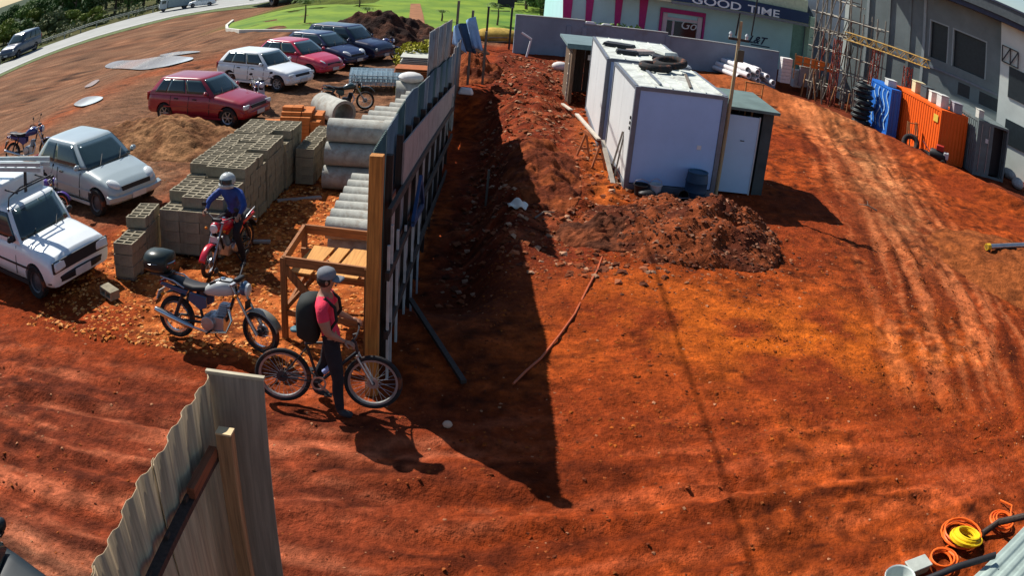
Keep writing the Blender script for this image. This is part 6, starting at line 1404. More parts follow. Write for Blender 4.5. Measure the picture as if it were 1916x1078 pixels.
# ------------------------------------------------------------------ motorcycles
def spoked(parent, c, R_, r, m_rim, tyre_name='wheel', spokes=18, hub=0.05, width=0.06, disc=False, tm=M_RUB):
    w = MB().torus((0, 0, 0), R_ - r, r, 'Y', 34, 8).build(tyre_name, tm, parent); w.location = c
    MB().lathe([(R_ - 2 * r - 0.018, -0.018), (R_ - 2 * r + 0.012, -0.022), (R_ - 2 * r + 0.012, 0.022), (R_ - 2 * r - 0.018, 0.018)], axis='Y', n=34, loop=True).build('rim', m_rim, w)
    sp_ = MB()
    for k in range(spokes):
        a = 2 * math.pi * k / spokes; s_ = 1 if k % 2 else -1; sp_.tube([Vector((hub * 0.8 * math.cos(a + 0.5 * s_), s_ * width / 2, hub * 0.8 * math.sin(a + 0.5 * s_))), Vector((math.cos(a), 0, math.sin(a))) * (R_ - 2 * r - 0.01)], 0.0022, 4)
    sp_.build('spokes', M_STEEL, w)
    MB().lathe([(0.0, -width / 2 - 0.012), (hub, -width / 2), (hub, width / 2), (0.0, width / 2 + 0.012)], axis='Y', n=16).build('hub', M_DARKMET, w)
    return w
def loft_sections(secs, n=12):              # secs: (x, z, half width, half height)
    rings = []
    for x, z, w, h_ in secs: rings.append([Vector((x, w * math.copysign(abs(math.cos(2 * math.pi * k / n)) ** 0.75, math.cos(2 * math.pi * k / n)), z + h_ * math.copysign(abs(math.sin(2 * math.pi * k / n)) ** 0.75, math.sin(2 * math.pi * k / n)))) for k in range(n)])
    return rings
def motorcycle(name, label, loc, rz, m_tank, m_panel=None, box=False, scale=1.0, lean=0.0, fender=None, steer=0.0, trail=False, lod=0, group='motorcycles parked in the yard'):
    t = thing(name, label, 'motorcycle', loc, rz, group); t.scale = (scale,) * 3; t.rotation_euler = (R(lean), 0, rz)
    m_panel = m_panel or m_tank; fender = fender or m_tank; wbh = 0.66; Rw = 0.30 if not trail else 0.33
    spoked(t, (-wbh, 0, Rw), Rw, 0.042, M_CHROME)
    # front end, steered about the head
    fe = bpy.data.objects.new('front_fork', None)
    head = Vector((0.30, 0, 0.86)); axle = Vector((wbh, 0, Rw)); Ms = Matrix.Rotation(R(steer), 3, (head - axle).normalized())
    def T(p): return head + Ms @ (Vector(p) - head)
    fk = MB()
    for s_ in (-0.085, 0.085): fk.tube([T((wbh, s_, Rw)), T((0.53, s_, 0.50))], 0.028, 8); fk.tube([T((0.53, s_, 0.50)), T((0.285, s_, 0.92))], 0.019, 8)
    fk.bar(T((0.34, -0.10, 0.80)), T((0.34, 0.10, 0.80)), 0.05, 0.035); fk.bar(T((0.285, -0.10, 0.92)), T((0.285, 0.10, 0.92)), 0.05, 0.03)
    fk.build('fork', M_STEEL, t)
    w = spoked(t, T((wbh, 0, Rw)), Rw, 0.040, M_CHROME); w.rotation_euler = Ms.to_euler()
    MB().lathe([(0.0, 0.04), (0.09, 0.035), (0.095, 0.06), (0.0, 0.065)], axis='Y', n=18).build('brake_drum', M_STEEL, w)
    # front mudguard
    mg = MB(); zc = Rw + (0.16 if trail else 0.0)
    def guard(u, v):
        a = R(20 + 120 * u); rr = Rw + 0.035; y_ = (v * 2 - 1) * 0.065
        return T((wbh + rr * math.cos(a) * 1.0, y_, zc + rr * math.sin(a) - 0.02 * abs(v * 2 - 1) ** 2))
    mg.grid(guard, 14, 5); mg.build('front_mudguard', fender, t, sharp=80, thick=0.006)
    rg = MB()
    def guard2(u, v):
        a = R(60 + 100 * u); rr = Rw + 0.05; y_ = (v * 2 - 1) * 0.075; return Vector((-wbh + rr * math.cos(a), y_, Rw + 0.02 + rr * math.sin(a)))
    rg.grid(guard2, 12, 4); rg.build('rear_mudguard', M_BLACK, t, sharp=80, thick=0.006)
    # headlight, handlebar, instruments, mirrors
    MB().ball(T((0.44, 0, 0.88)), (0.07, 0.10, 0.10), 14, 8).build('headlight_shell', m_panel if not trail else M_BLACK, t)
    MB().lathe([(0.0, 0.0), (0.085, 0.0), (0.075, 0.03), (0.0, 0.045)], T((0.485, 0, 0.875)), 'X', 16).build('headlight', M_LAMP, t)
    MB().tube([T((0.16, -0.37, 1.03)), T((0.22, -0.27, 1.05)), T((0.285, -0.10, 0.97)), T((0.285, 0.10, 0.97)), T((0.22, 0.27, 1.05)), T((0.16, 0.37, 1.03))], 0.012, 7).build('handlebar', M_DARKMET, t)
    for s_ in (-1, 1):
        MB().tube([T((0.155, s_ * 0.375, 1.028)), T((0.20, s_ * 0.30, 1.045))], 0.018, 7).build('grip', M_RUB, t)
        MB().tube([T((0.24, s_ * 0.24, 1.05)), T((0.26, s_ * 0.30, 1.20))], 0.006, 5).build('mirror_stem', M_BLACK, t)
        MB().ball(T((0.255, s_ * 0.33, 1.22)), (0.015, 0.06, 0.04), 10, 6).build('mirror', M_BLACK, t)
        MB().ball(T((0.43, s_ * 0.19, 0.84)), (0.03, 0.03, 0.025), 8, 6).build('indicator', M_AMBER, t)
        MB().ball((-0.80, s_ * 0.16, 0.66), (0.03, 0.03, 0.025), 8, 6).build('indicator', M_AMBER, t)
    MB().box(T((0.36, 0, 1.0)), (0.08, 0.20, 0.06)).build('instruments', M_BLACK, t, bevel=0.02)
    if not trail:
        MB().box(T((0.475, 0, 0.66)), (0.01, 0.16, 0.12)).build('front_panel', M_PLATE if m_tank is not None and lod == 2 else M_BLACK, t)
    # frame, engine
    fr = MB()
    fr.tube([(0.30, 0, 0.84), (0.16, 0, 0.40), (0.05, 0, 0.24), (-0.20, 0, 0.24), (-0.28, 0, 0.55)], 0.022, 7); fr.tube([(0.30, 0, 0.86), (-0.05, 0, 0.74), (-0.75, 0, 0.72)], 0.022, 7); fr.tube([(-0.28, 0, 0.55), (-0.30, 0, 0.72)], 0.022, 7)
    for s_ in (-0.10, 0.10): fr.tube([(-0.22, s_ * 0.8, 0.32), (-wbh, s_, Rw)], 0.018, 6)
    fr.build('frame', M_BLACK, t)
    for s_ in (-0.13, 0.13):
        MB().tube([(-0.60, s_, 0.38), (-0.48, s_, 0.68)], 0.030, 8).build('shock_absorber', M_DARKMET, t)
    en = MB(); en.box((0.0, 0, 0.34), (0.30, 0.22, 0.20)); en.lathe([(0.0, -0.16), (0.10, -0.155), (0.11, -0.12), (0.11, 0.12), (0.10, 0.155), (0.0, 0.16)], (-0.08, 0, 0.34), 'Y', 18)
    for k in range(6): en.box((0.09 + 0.012 * k, 0, 0.46 + 0.028 * k), (0.16, 0.17, 0.014))
    en.box((0.12, 0, 0.53), (0.11, 0.12, 0.17)); en.build('engine', M_STEEL if not trail else M_DARKMET, t, bevel=0.008)
    MB().tube([(0.20, -0.04, 0.56), (0.27, -0.09, 0.42), (0.20, -0.12, 0.26), (-0.10, -0.14, 0.22), (-0.34, -0.15, 0.26)], 0.018, 7).build('exhaust_pipe', M_CHROME, t)
    MB().tube([(-0.30, -0.15, 0.25), (-0.42, -0.155, 0.28), (-0.85, -0.165, 0.40), (-0.93, -0.166, 0.42)], [0.025, 0.045, 0.05, 0.035], 12).build('silencer', M_CHROME, t)
    # tank, seat, side panels, tail
    MB().rings(loft_sections([(0.30, 0.80, 0.03, 0.03), (0.27, 0.83, 0.10, 0.075), (0.18, 0.845, 0.15, 0.11), (0.03, 0.83, 0.155, 0.115), (-0.10, 0.79, 0.12, 0.085), (-0.17, 0.76, 0.08, 0.04)], 14)).build('tank', m_tank, t, sharp=70)
    MB().lathe([(0.0, 0.0), (0.035, 0.0), (0.03, 0.015), (0.0, 0.018)], (0.10, 0, 0.955), 'Z', 12).build('filler_cap', M_CHROME, t)
    MB().rings(loft_sections([(-0.08, 0.80, 0.06, 0.03), (-0.16, 0.79, 0.11, 0.045), (-0.32, 0.775, 0.135, 0.05), (-0.50, 0.80, 0.13, 0.055), (-0.66, 0.83, 0.12, 0.05), (-0.76, 0.845, 0.08, 0.03)], 12)).build('seat', M_BLACK, t, sharp=70)
    for s_ in (-1, 1):
        MB().prism([(-0.10, 0.70), (-0.36, 0.74), (-0.40, 0.62), (-0.20, 0.50), (-0.10, 0.56)], s_ * 0.095, s_ * 0.13, 'Y').build('side_panel', m_panel, t, bevel=0.012)
        MB().prism([(-0.40, 0.74), (-0.84, 0.80), (-0.88, 0.76), (-0.44, 0.66)], s_ * 0.075, s_ * 0.115, 'Y').build('tail_panel', m_panel, t, bevel=0.012)
        MB().tube([(-0.02, s_ * 0.12, 0.26), (-0.02, s_ * 0.30, 0.26)], 0.014, 6).build('footrest', M_RUB, t)
        MB().tube([(-0.45, s_ * 0.13, 0.78), (-0.62, s_ * 0.15, 0.86), (-0.86, s_ * 0.11, 0.88)], 0.012, 6).build('grab_rail', M_STEEL, t)
    MB().box((-0.885, 0, 0.77), (0.05, 0.14, 0.07)).build('tail_light', M_REDLAMP, t, bevel=0.015)
    MB().box((-0.93, 0, 0.60), (0.012, 0.18, 0.14), Matrix.Rotation(R(20), 3, 'Y')).build('number_plate', M_PLATE, t)
    MB().tube([(-0.10, 0.12, 0.22), (-0.16, 0.24, 0.02)], 0.012, 6).build('side_stand', M_DARKMET, t)
    if box:
        bx = MB().rings(loft_sections([(-1.14, 1.06, 0.14, 0.10), (-1.10, 1.06, 0.20, 0.145), (-0.95, 1.06, 0.225, 0.155), (-0.78, 1.06, 0.20, 0.145), (-0.74, 1.06, 0.14, 0.10)], 16)).build('top_box', mat('top_box_shell', (0.020, 0.030, 0.028), 0.35, var=0.15), t, sharp=70)
        MB().lathe([(0.215, -0.008), (0.232, 0.0), (0.215, 0.008)], (-0.94, 0, 1.06), 'Z', 26, loop=True).build('lid_seam', M_STEEL, bx)
        MB().box((-0.88, 0, 0.895), (0.30, 0.22, 0.03)).build('rack', M_DARKMET, t)
        for s_ in (-0.10, 0.10): MB().ball((-0.76, s_, 1.02), 0.03, 8, 6).build('reflector', M_REDLAMP, bx)
    return t
P_MSIL = paint('moto_silver', (0.50, 0.52, 0.50), 0.3); P_MRED = paint('moto_red', (0.55, 0.008, 0.03), 0.3); P_MBLUE = paint('moto_blue', (0.02, 0.03, 0.16), 0.3); P_MGREEN = paint('moto_green', (0.008, 0.035, 0.035), 0.35); P_MPUR = paint('moto_purple', (0.10, 0.05, 0.30), 0.3); P_GREYF = paint('moto_grey', (0.22, 0.21, 0.17), 0.4); P_BLUEP = paint('moto_bluegrey', (0.03, 0.07, 0.14), 0.3)
def between(pr, pf, **k):
    a, b = gp(*pr), gp(*pf); return (a + b) / 2, math.atan2(b.y - a.y, b.x - a.x), (b - a).length
c, a, l = between((333, 630), (488, 662)); motorcycle('silver_motorcycle', 'silver tank motorcycle with dark top box on the gravel', c, a, P_MSIL, P_BLUEP, box=True, scale=l / 1.32, lean=-6, fender=P_GREYF, steer=-14)
RM_C, RM_A = Vector((-4.64, 12.30, 0)), R(-102)
motorcycle('red_motorcycle', 'red motorcycle ridden between the block stacks and the silver motorcycle', RM_C, RM_A, P_MRED, scale=0.88, lod=2, steer=8)
c, a, l = between((617, 206), (676, 206)); motorcycle('trail_motorcycle', 'dark green trail motorcycle parked beyond the single concrete pipe', c + Vector((0, 0.1, 0)), a, P_MGREEN, P_MGREEN, scale=0.82, lean=-5, trail=True)
p = gp(476, 214); motorcycle('dark_motorcycle', 'dark motorcycle parked against the nose of the red hatchback', p + Vector((-0.1, 0.7, 0)), R(-62), P_MBLUE, scale=0.92, lod=2)
p = gp(55, 303); motorcycle('blue_motorcycle', 'dark blue motorcycle standing behind the silver hatchback', p, R(12), P_MBLUE, P_MBLUE, scale=1.0, lean=-5)
p = gp(108, 404); motorcycle('purple_motorcycle', 'small purple motorcycle between the white van and silver hatchback', p + Vector((-0.42, -0.12, 0)), R(8), P_MPUR, P_MPUR, scale=0.85, lean=-5)
p = gp(712, 112); motorcycle('far_motorcycle', 'small dark motorcycle by the soil heap beyond the parked cars', p + Vector((0, 0.3, 0)), R(-15), P_MBLUE, P_MBLUE, scale=0.9, lean=-5)

# ------------------------------------------------------------------ bicycle
BR, BF = gp(531, 750), gp(697, 765); BC = (BR + BF) / 2; BA = math.atan2(BF.y - BR.y, BF.x - BR.x); bs = (BF - BR).length / 1.10
bk = thing('bicycle', 'black mountain bicycle held by the person in the red shirt', 'bicycle', BC, BA); bk.scale = (bs,) * 3; bk.rotation_euler = (R(-3), 0, BA)
M_BFR = mat('bike_black', (0.016, 0.016, 0.02), 0.35, var=0.1, spec=0.5); RW = 0.355
M_BRIM = mat('bike_rim', (0.35, 0.36, 0.36), 0.35, 0.6, var=0.15)
for x in (-0.55, 0.55): spoked(bk, (x, 0, RW), RW, 0.031, M_BRIM, spokes=28, hub=0.03, width=0.06)
ra, fa, bb = Vector((-0.55, 0, RW)), Vector((0.55, 0, RW)), Vector((-0.10, 0, 0.30)); st_, ht, hb2 = Vector((-0.26, 0, 0.80)), Vector((0.33, 0, 0.86)), Vector((0.36, 0, 0.74))
fm = MB()
for a, b, r in ((bb, st_, 0.018), (st_, ht, 0.018), (bb, hb2, 0.022), (ht, hb2, 0.022)): fm.tube([a, b], r, 8)
for s_ in (-0.05, 0.05):
    fm.tube([bb + Vector((0, s_ * 0.4, 0)), ra + Vector((0, s_, 0))], 0.010, 6); fm.tube([st_ + Vector((0.01, s_ * 0.3, -0.06)), ra + Vector((0, s_, 0))], 0.008, 6)
fm.build('frame', M_BFR, bk)
fk = MB()
for s_ in (-0.055, 0.055): fk.tube([hb2 + Vector((0.005, s_, -0.05)), fa + Vector((0, s_, 0))], 0.015, 8)
fk.tube([hb2 + Vector((0.005, -0.06, -0.04)), hb2 + Vector((0.005, 0.06, -0.04))], 0.018, 7); fk.build('fork', M_STEEL, bk)
MB().tube([st_, st_ + Vector((-0.04, 0, 0.14))], 0.013, 7).build('seat_post', M_STEEL, bk)
MB().rings(loft_sections([(-0.44, 0.965, 0.03, 0.015), (-0.41, 0.97, 0.075, 0.025), (-0.33, 0.965, 0.07, 0.022), (-0.24, 0.96, 0.028, 0.016), (-0.17, 0.955, 0.016, 0.012)], 12)).build('saddle', mat('saddle_teal', (0.05, 0.14, 0.17), 0.6, var=0.2), bk, sharp=70)
MB().tube([ht, ht + Vector((-0.02, 0, 0.10)), ht + Vector((0.04, 0, 0.12))], 0.015, 7).build('stem', M_BFR, bk)
HB = ht + Vector((0.04, 0, 0.12))
MB().tube([HB + Vector((-0.05, -0.34, 0.015)), HB + Vector((-0.01, -0.12, 0.005)), HB + Vector((-0.01, 0.12, 0.005)), HB + Vector((-0.05, 0.34, 0.015))], 0.011, 7).build('handlebar', M_BFR, bk)
for s_ in (-1, 1): MB().tube([HB + Vector((-0.05, s_ * 0.345, 0.015)), HB + Vector((-0.03, s_ * 0.22, 0.01))], 0.016, 8).build('grip', M_RUB, bk)
ck = MB().lathe([(0.07, -0.045), (0.095, -0.045), (0.095, -0.040), (0.07, -0.040)], bb, 'Y', 24, loop=True); ck.bar(bb + Vector((0, -0.05, 0)), bb + Vector((0.13, -0.07, -0.10)), 0.018, 0.025); ck.bar(bb + Vector((0, 0.05, 0)), bb + Vector((-0.13, 0.07, 0.10)), 0.018, 0.025); ck.build('crankset', M_STEEL, bk)
for s_, o_ in ((-1, Vector((0.13, -0.12, -0.10))), (1, Vector((-0.13, 0.12, 0.10)))): MB().box(bb + o_, (0.09, 0.08, 0.02)).build('pedal', M_BLACK, bk)
MB().lathe([(0.02, -0.05), (0.07, -0.045), (0.035, -0.03)], ra, 'Y', 18).build('cassette', M_DARKMET, bk)
ch = MB(); ch.tube([bb + Vector((0, -0.043, 0.09)), ra + Vector((0, -0.043, 0.05))], 0.005, 4); ch.tube([bb + Vector((0, -0.043, -0.09)), ra + Vector((0.03, -0.043, -0.10)), ra + Vector((0, -0.043, -0.05))], 0.005, 4); ch.build('chain', M_DARKMET, bk)
MB().lathe([(0.0, -0.03), (0.07, -0.03), (0.07, -0.026), (0.0, -0.026)], fa, 'Y', 18).build('brake_disc', M_STEEL, bk)
MB().box((0.78, -0.0, 0.58), (0.02, 0.03, 0.04)).build('reflector', mat('pink_reflector', (0.7, 0.2, 0.25), 0.3, var=0.1), bk)
MB().tube([(-0.05, 0.03, 0.42), (0.05, 0.03, 0.52)], 0.035, 10).build('water_bottle', mat('bottle_blue', (0.3, 0.35, 0.6), 0.4, var=0.15), bk)

# ------------------------------------------------------------------ people
M_SKIN = mat('skin', (0.33, 0.17, 0.11), 0.55, var=0.08); M_HAIR = mat('dark_hair', (0.018, 0.012, 0.010), 0.6, var=0.2)
def figure(parent, joints, edges, mats, name='body'):
    names = list(joints); ix = {n: i for i, n in enumerate(names)}
    me_ = bpy.data.meshes.new(name); me_.from_pydata([joints[n][0] for n in names], [(ix[a], ix[b]) for a, b, _ in edges], [])
    o = bpy.data.objects.new(name, me_); col.objects.link(o)
    bpy.context.view_layer.objects.active = o
    sk = o.modifiers.new('skin', 'SKIN'); sk.use_smooth_shade = True; sk.branch_smoothing = 0.4
    lay = me_.skin_vertices[0] if len(me_.skin_vertices) else None
    if lay is None:
        me_.attributes.new  # no layer yet
    for i, n in enumerate(names):
        r = joints[n][1]; r = r if isinstance(r, tuple) else (r, r)
        me_.skin_vertices[0].data[i].radius = r; me_.skin_vertices[0].data[i].use_root = (n == 'pelvis')
    sb_ = o.modifiers.new('sub', 'SUBSURF'); sb_.levels = 2; sb_.render_levels = 2
    dg = bpy.context.evaluated_depsgraph_get(); nm = bpy.data.meshes.new_from_object(o.evaluated_get(dg)); bpy.data.objects.remove(o)
    nm.materials.clear(); keys = list(mats)
    for k in keys: nm.materials.append(mats[k])
    A = np.array([joints[a][0] for a, b, _ in edges]); B = np.array([joints[b][0] for a, b, _ in edges]); tg = [t_ for _, _, t_ in edges]
    mi = []
    for p in nm.polygons:
        c = np.array(p.center); d = B - A; tt = np.clip(((c - A) * d).sum(1) / np.maximum((d * d).sum(1), 1e-9), 0, 1); q_ = np.linalg.norm(A + d * tt[:, None] - c, axis=1)
        mi.append(keys.index(tg[int(np.argmin(q_))]))
    nm.polygons.foreach_set('material_index', mi); nm.polygons.foreach_set('use_smooth', [True] * len(nm.polygons))
    ob = bpy.data.objects.new(name, nm); col.objects.link(ob); ob.parent = parent
    return ob
def hand(j, e, key, wrist, d, up, side, tag_='skin', curl=0.5):
    d = Vector(d).normalized(); up = Vector(up).normalized(); s_ = d.cross(up).normalized() * side; w = Vector(wrist)
    j[key + 'palm'] = (tuple(w + d * 0.055), (0.034, 0.018)); e.append((key + 'wrist', key + 'palm', tag_))
    for k, (off_, L) in enumerate(((-0.030, 0.060), (-0.010, 0.072), (0.010, 0.068), (0.028, 0.054))):
        b = w + d * 0.095 + s_ * off_; m_ = b + d * L * 0.5 - up * L * 0.35 * curl; t_ = m_ + d * L * 0.25 * (1 - curl) - up * L * 0.55
        for nm_, p, r in (('a', b, 0.010), ('b', m_, 0.009), ('c', t_, 0.008)): j[f'{key}f{k}{nm_}'] = (tuple(p), r)
        e += [(key + 'palm', f'{key}f{k}a', tag_), (f'{key}f{k}a', f'{key}f{k}b', tag_), (f'{key}f{k}b', f'{key}f{k}c', tag_)]
    b = w + d * 0.035 - s_ * 0.035; m_ = b + d * 0.03 - s_ * 0.022 - up * 0.012; t_ = m_ + d * 0.028 - up * 0.02
    for nm_, p, r in (('a', b, 0.011), ('b', m_, 0.010), ('c', t_, 0.008)): j[f'{key}t{nm_}'] = (tuple(p), r)
    e += [(key + 'palm', key + 'ta', tag_), (key + 'ta', key + 'tb', tag_), (key + 'tb', key + 'tc', tag_)]
def face_bits(parent, hc, f, up=Vector((0, 0, 1))):
    f = Vector(f).normalized(); s_ = f.cross(up).normalized(); hc = Vector(hc)
    MB().ball(hc + f * 0.098 - up * 0.012, (0.016, 0.014, 0.02), 8, 6).build('nose', M_SKIN, parent)
    for k in (-1, 1):
        MB().ball(hc + f * 0.082 + s_ * 0.032 * k + up * 0.018, 0.011, 8, 6).build('eye', mat('eye_white', (0.6, 0.6, 0.58), 0.3, var=0.05), parent)
        MB().ball(hc + s_ * 0.078 * k - f * 0.005, (0.018, 0.012, 0.03), 8, 6).build('ear', M_SKIN, parent)
    MB().ball(hc + f * 0.084 - up * 0.052, (0.012, 0.026, 0.007), 8, 6).build('mouth', mat('lips', (0.25, 0.08, 0.07), 0.5, var=0.05), parent)

# person pushing the bicycle, seen from their right side, facing along the bicycle
pa = thing('person', 'person in red shirt with black backpack and grey cap holding the bicycle', 'person', BC + Vector((0.14 * math.cos(BA), 0.14 * math.sin(BA), 0)), BA); pa.scale = (1.08, 1.14, 1.0)
M_SHIRT = mat('red_shirt', (0.72, 0.035, 0.08), 0.85, var=0.2, scale=7, bump=1.0, bscale=13); M_TROUS = mat('dark_trousers', (0.016, 0.015, 0.019), 0.9, var=0.3, scale=6, bump=1.0, bscale=12); M_SHOE = mat('dark_shoe', (0.03, 0.03, 0.035), 0.7, var=0.3)
gr_ = [HB + Vector((-0.04, s_ * 0.29, 0.01)) for s_ in (-1, 1)]; gr_ = [Vector(((p.x * bs - 0.14) / 1.08, p.y * bs / 1.14, p.z * bs)) for p in gr_]
J = {'pelvis': ((-0.06, -0.09, 0.97), (0.135, 0.115)), 'waist': ((-0.09, -0.09, 1.11), (0.135, 0.105)), 'chest': ((-0.125, -0.09, 1.30), (0.160, 0.115)), 'upper': ((-0.135, -0.09, 1.43), (0.125, 0.095)), 'neck': ((-0.125, -0.09, 1.53), 0.055), 'jaw': ((-0.105, -0.09, 1.60), (0.062, 0.072)), 'head': ((-0.10, -0.09, 1.675), (0.078, 0.092)), 'crown': ((-0.105, -0.09, 1.745), (0.055, 0.065))}
E_ = [('pelvis', 'waist', 'shirt'), ('waist', 'chest', 'shirt'), ('chest', 'upper', 'shirt'), ('upper', 'neck', 'skin'), ('neck', 'jaw', 'skin'), ('jaw', 'head', 'skin'), ('head', 'crown', 'skin')]
for s_, k, gi in ((-1, 'r', 0), (1, 'l', 1)):
    cy = -0.09
    J[k + 'sh'] = ((-0.125, cy + s_ * 0.185, 1.425), 0.068); J[k + 'sl'] = ((-0.095, cy + s_ * 0.23, 1.29), 0.068); J[k + 'el'] = ((-0.05, cy + s_ * 0.245, 1.15), 0.045)
    wr = gr_[gi] + Vector((-0.085, 0.0, 0.055)); J[k + 'fa'] = (tuple(Vector(J[k + 'el'][0]).lerp(wr, 0.5)), 0.038); J[k + 'wrist'] = (tuple(wr), 0.026)
    E_ += [('upper', k + 'sh', 'shirt'), (k + 'sh', k + 'sl', 'shirt'), (k + 'sl', k + 'el', 'skin'), (k + 'el', k + 'fa', 'skin'), (k + 'fa', k + 'wrist', 'skin')]
    hand(J, E_, k, wr, (gr_[gi] - wr) + Vector((0.06, 0, 0.01)), (0.2, 0, 1), s_)
hips = {'r': ((-0.05, -0.175, 0.93), (0.03, -0.205, 0.50), (0.045, -0.205, 0.11), (0.06, -0.205, 0.055), (0.19, -0.215, 0.04)), 'l': ((-0.06, -0.0, 0.93), (-0.17, 0.13, 0.52), (-0.30, 0.16, 0.14), (-0.28, 0.16, 0.07), (-0.16, 0.17, 0.04))}
for k, (hp, kn, an, he, to) in hips.items():
    J[k + 'hip'] = (hp, 0.100); J[k + 'th'] = (tuple(Vector(hp).lerp(Vector(kn), 0.5)), 0.090); J[k + 'kn'] = (kn, 0.068); J[k + 'ca'] = (tuple(Vector(kn).lerp(Vector(an), 0.4) + Vector((-0.015, 0, 0))), 0.066); J[k + 'an'] = (an, 0.050); J[k + 'he'] = (he, 0.046); J[k + 'to'] = (to, (0.045, 0.034))
    E_ += [('pelvis', k + 'hip', 'trousers'), (k + 'hip', k + 'th', 'trousers'), (k + 'th', k + 'kn', 'trousers'), (k + 'kn', k + 'ca', 'trousers'), (k + 'ca', k + 'an', 'trousers'), (k + 'an', k + 'he', 'shoe'), (k + 'he', k + 'to', 'shoe')]
figure(pa, J, E_, {'skin': M_SKIN, 'shirt': M_SHIRT, 'trousers': M_TROUS, 'shoe': M_SHOE})
hc = Vector((-0.095, -0.09, 1.665)); face_bits(pa, hc, (1, 0.1, -0.12))
MB().ball(hc + Vector((-0.028, 0, 0.0)), (0.088, 0.086, 0.085), 16, 10).build('hair', M_HAIR, pa)
cp_ = MB().lathe([(0.098, 0.0), (0.100, 0.035), (0.085, 0.075), (0.05, 0.098), (0.0, 0.105)], hc + Vector((-0.012, 0, 0.045)), 'Z', 20).build('cap', mat('grey_cap', (0.16, 0.17, 0.19), 0.85, var=0.2), pa)
br_ = MB(); br_.grid(lambda u, v: hc + Vector((0.06 + 0.115 * v * (1 - 0.35 * (2 * u - 1) ** 2), (2 * u - 1) * 0.082, 0.048 - 0.02 * (2 * u - 1) ** 2 - 0.012 * v)), 8, 4); br_.build('peak', MATS['grey_cap'], cp_, thick=0.006)
M_PACK = mat('black_pack', (0.014, 0.018, 0.016), 0.8, var=0.3); 
pk = MB().rings([[Vector((-0.19 - dx, -0.09 + w_ * math.copysign(abs(math.cos(a)) ** .6, math.cos(a)), 1.20 + h_ * math.copysign(abs(math.sin(a)) ** .6, math.sin(a)))) for a in [2 * math.pi * k / 16 for k in range(16)]] for dx, w_, h_ in ((0.0, 0.15, 0.26), (0.03, 0.175, 0.285), (0.12, 0.175, 0.28), (0.20, 0.15, 0.24), (0.225, 0.10, 0.17))]).build('backpack', M_PACK, pa, sharp=70)
MB().box((-0.385, -0.09, 1.10), (0.05, 0.24, 0.20)).build('pocket', M_PACK, pk, bevel=0.02)
for s_ in (-0.11, 0.11): MB().tube([(-0.20, -0.09 + s_, 1.42), (-0.10, -0.09 + s_ * 1.02, 1.495), (0.0, -0.09 + s_ * 1.05, 1.40), (0.02, -0.09 + s_ * 1.15, 1.25), (-0.10, -0.09 + s_ * 1.5, 1.05)], 0.018, 6).build('strap', M_PACK, pk)

# rider on the red motorcycle
pb = thing('person', 'person in blue jacket and grey helmet sitting on the red motorcycle', 'person', RM_C, RM_A); pb.scale = (0.88, 0.92, 0.88)
M_JACK = mat('blue_jacket', (0.018, 0.055, 0.24), 0.6, var=0.3, scale=6, bump=1.0, bscale=11); M_HELM = mat('grey_helmet', (0.42, 0.45, 0.44), 0.25, var=0.35, scale=12)
J = {'pelvis': ((-0.32, 0, 0.93), (0.15, 0.13)), 'waist': ((-0.28, 0, 1.07), (0.15, 0.125)), 'chest': ((-0.20, 0, 1.26), (0.185, 0.14)), 'upper': ((-0.155, 0, 1.39), (0.15, 0.11)), 'neck': ((-0.12, 0, 1.48), 0.058), 'jaw': ((-0.085, 0, 1.54), (0.062, 0.07)), 'head': ((-0.07, 0, 1.61), (0.078, 0.09)), 'crown': ((-0.075, 0, 1.68), (0.055, 0.06))}
E_ = [('pelvis', 'waist', 'jacket'), ('waist', 'chest', 'jacket'), ('chest', 'upper', 'jacket'), ('upper', 'neck', 'jacket'), ('neck', 'jaw', 'skin'), ('jaw', 'head', 'skin'), ('head', 'crown', 'skin')]
for s_, k in ((-1, 'r'), (1, 'l')):
    J[k + 'sh'] = ((-0.16, s_ * 0.20, 1.38), 0.082); J[k + 'el'] = ((0.0, s_ * 0.38, 1.19), 0.062); wr = Vector((0.12, s_ * 0.345, 1.075)); J[k + 'fa'] = (tuple(Vector(J[k + 'el'][0]).lerp(wr, 0.5)), 0.050); J[k + 'wrist'] = (tuple(wr), 0.030)
    E_ += [('upper', k + 'sh', 'jacket'), (k + 'sh', k + 'el', 'jacket'), (k + 'el', k + 'fa', 'jacket'), (k + 'fa', k + 'wrist', 'jacket')]
    hand(J, E_, k, wr, (0.5, 0, -0.25), (0.3, 0, 1), s_)
    J[k + 'hip'] = ((-0.28, s_ * 0.10, 0.90), 0.105); J[k + 'th'] = ((-0.09, s_ * 0.20, 0.83), 0.092); J[k + 'kn'] = ((0.10, s_ * 0.25, 0.70), 0.072); J[k + 'ca'] = ((0.03, s_ * 0.28, 0.46), 0.066); J[k + 'an'] = ((-0.06, s_ * 0.31, 0.14), 0.050); J[k + 'he'] = ((-0.07, s_ * 0.31, 0.065), 0.046); J[k + 'to'] = ((0.08, s_ * 0.32, 0.04), (0.045, 0.034))
    E_ += [('pelvis', k + 'hip', 'trousers'), (k + 'hip', k + 'th', 'trousers'), (k + 'th', k + 'kn', 'trousers'), (k + 'kn', k + 'ca', 'trousers'), (k + 'ca', k + 'an', 'trousers'), (k + 'an', k + 'he', 'shoe'), (k + 'he', k + 'to', 'shoe')]
figure(pb, J, E_, {'skin': M_SKIN, 'jacket': M_JACK, 'trousers': M_TROUS, 'shoe': M_SHOE})
hc = Vector((-0.065, 0, 1.615)); face_bits(pb, hc, (1, 0, -0.1))
hm = MB(); n_ = 22
rings = []
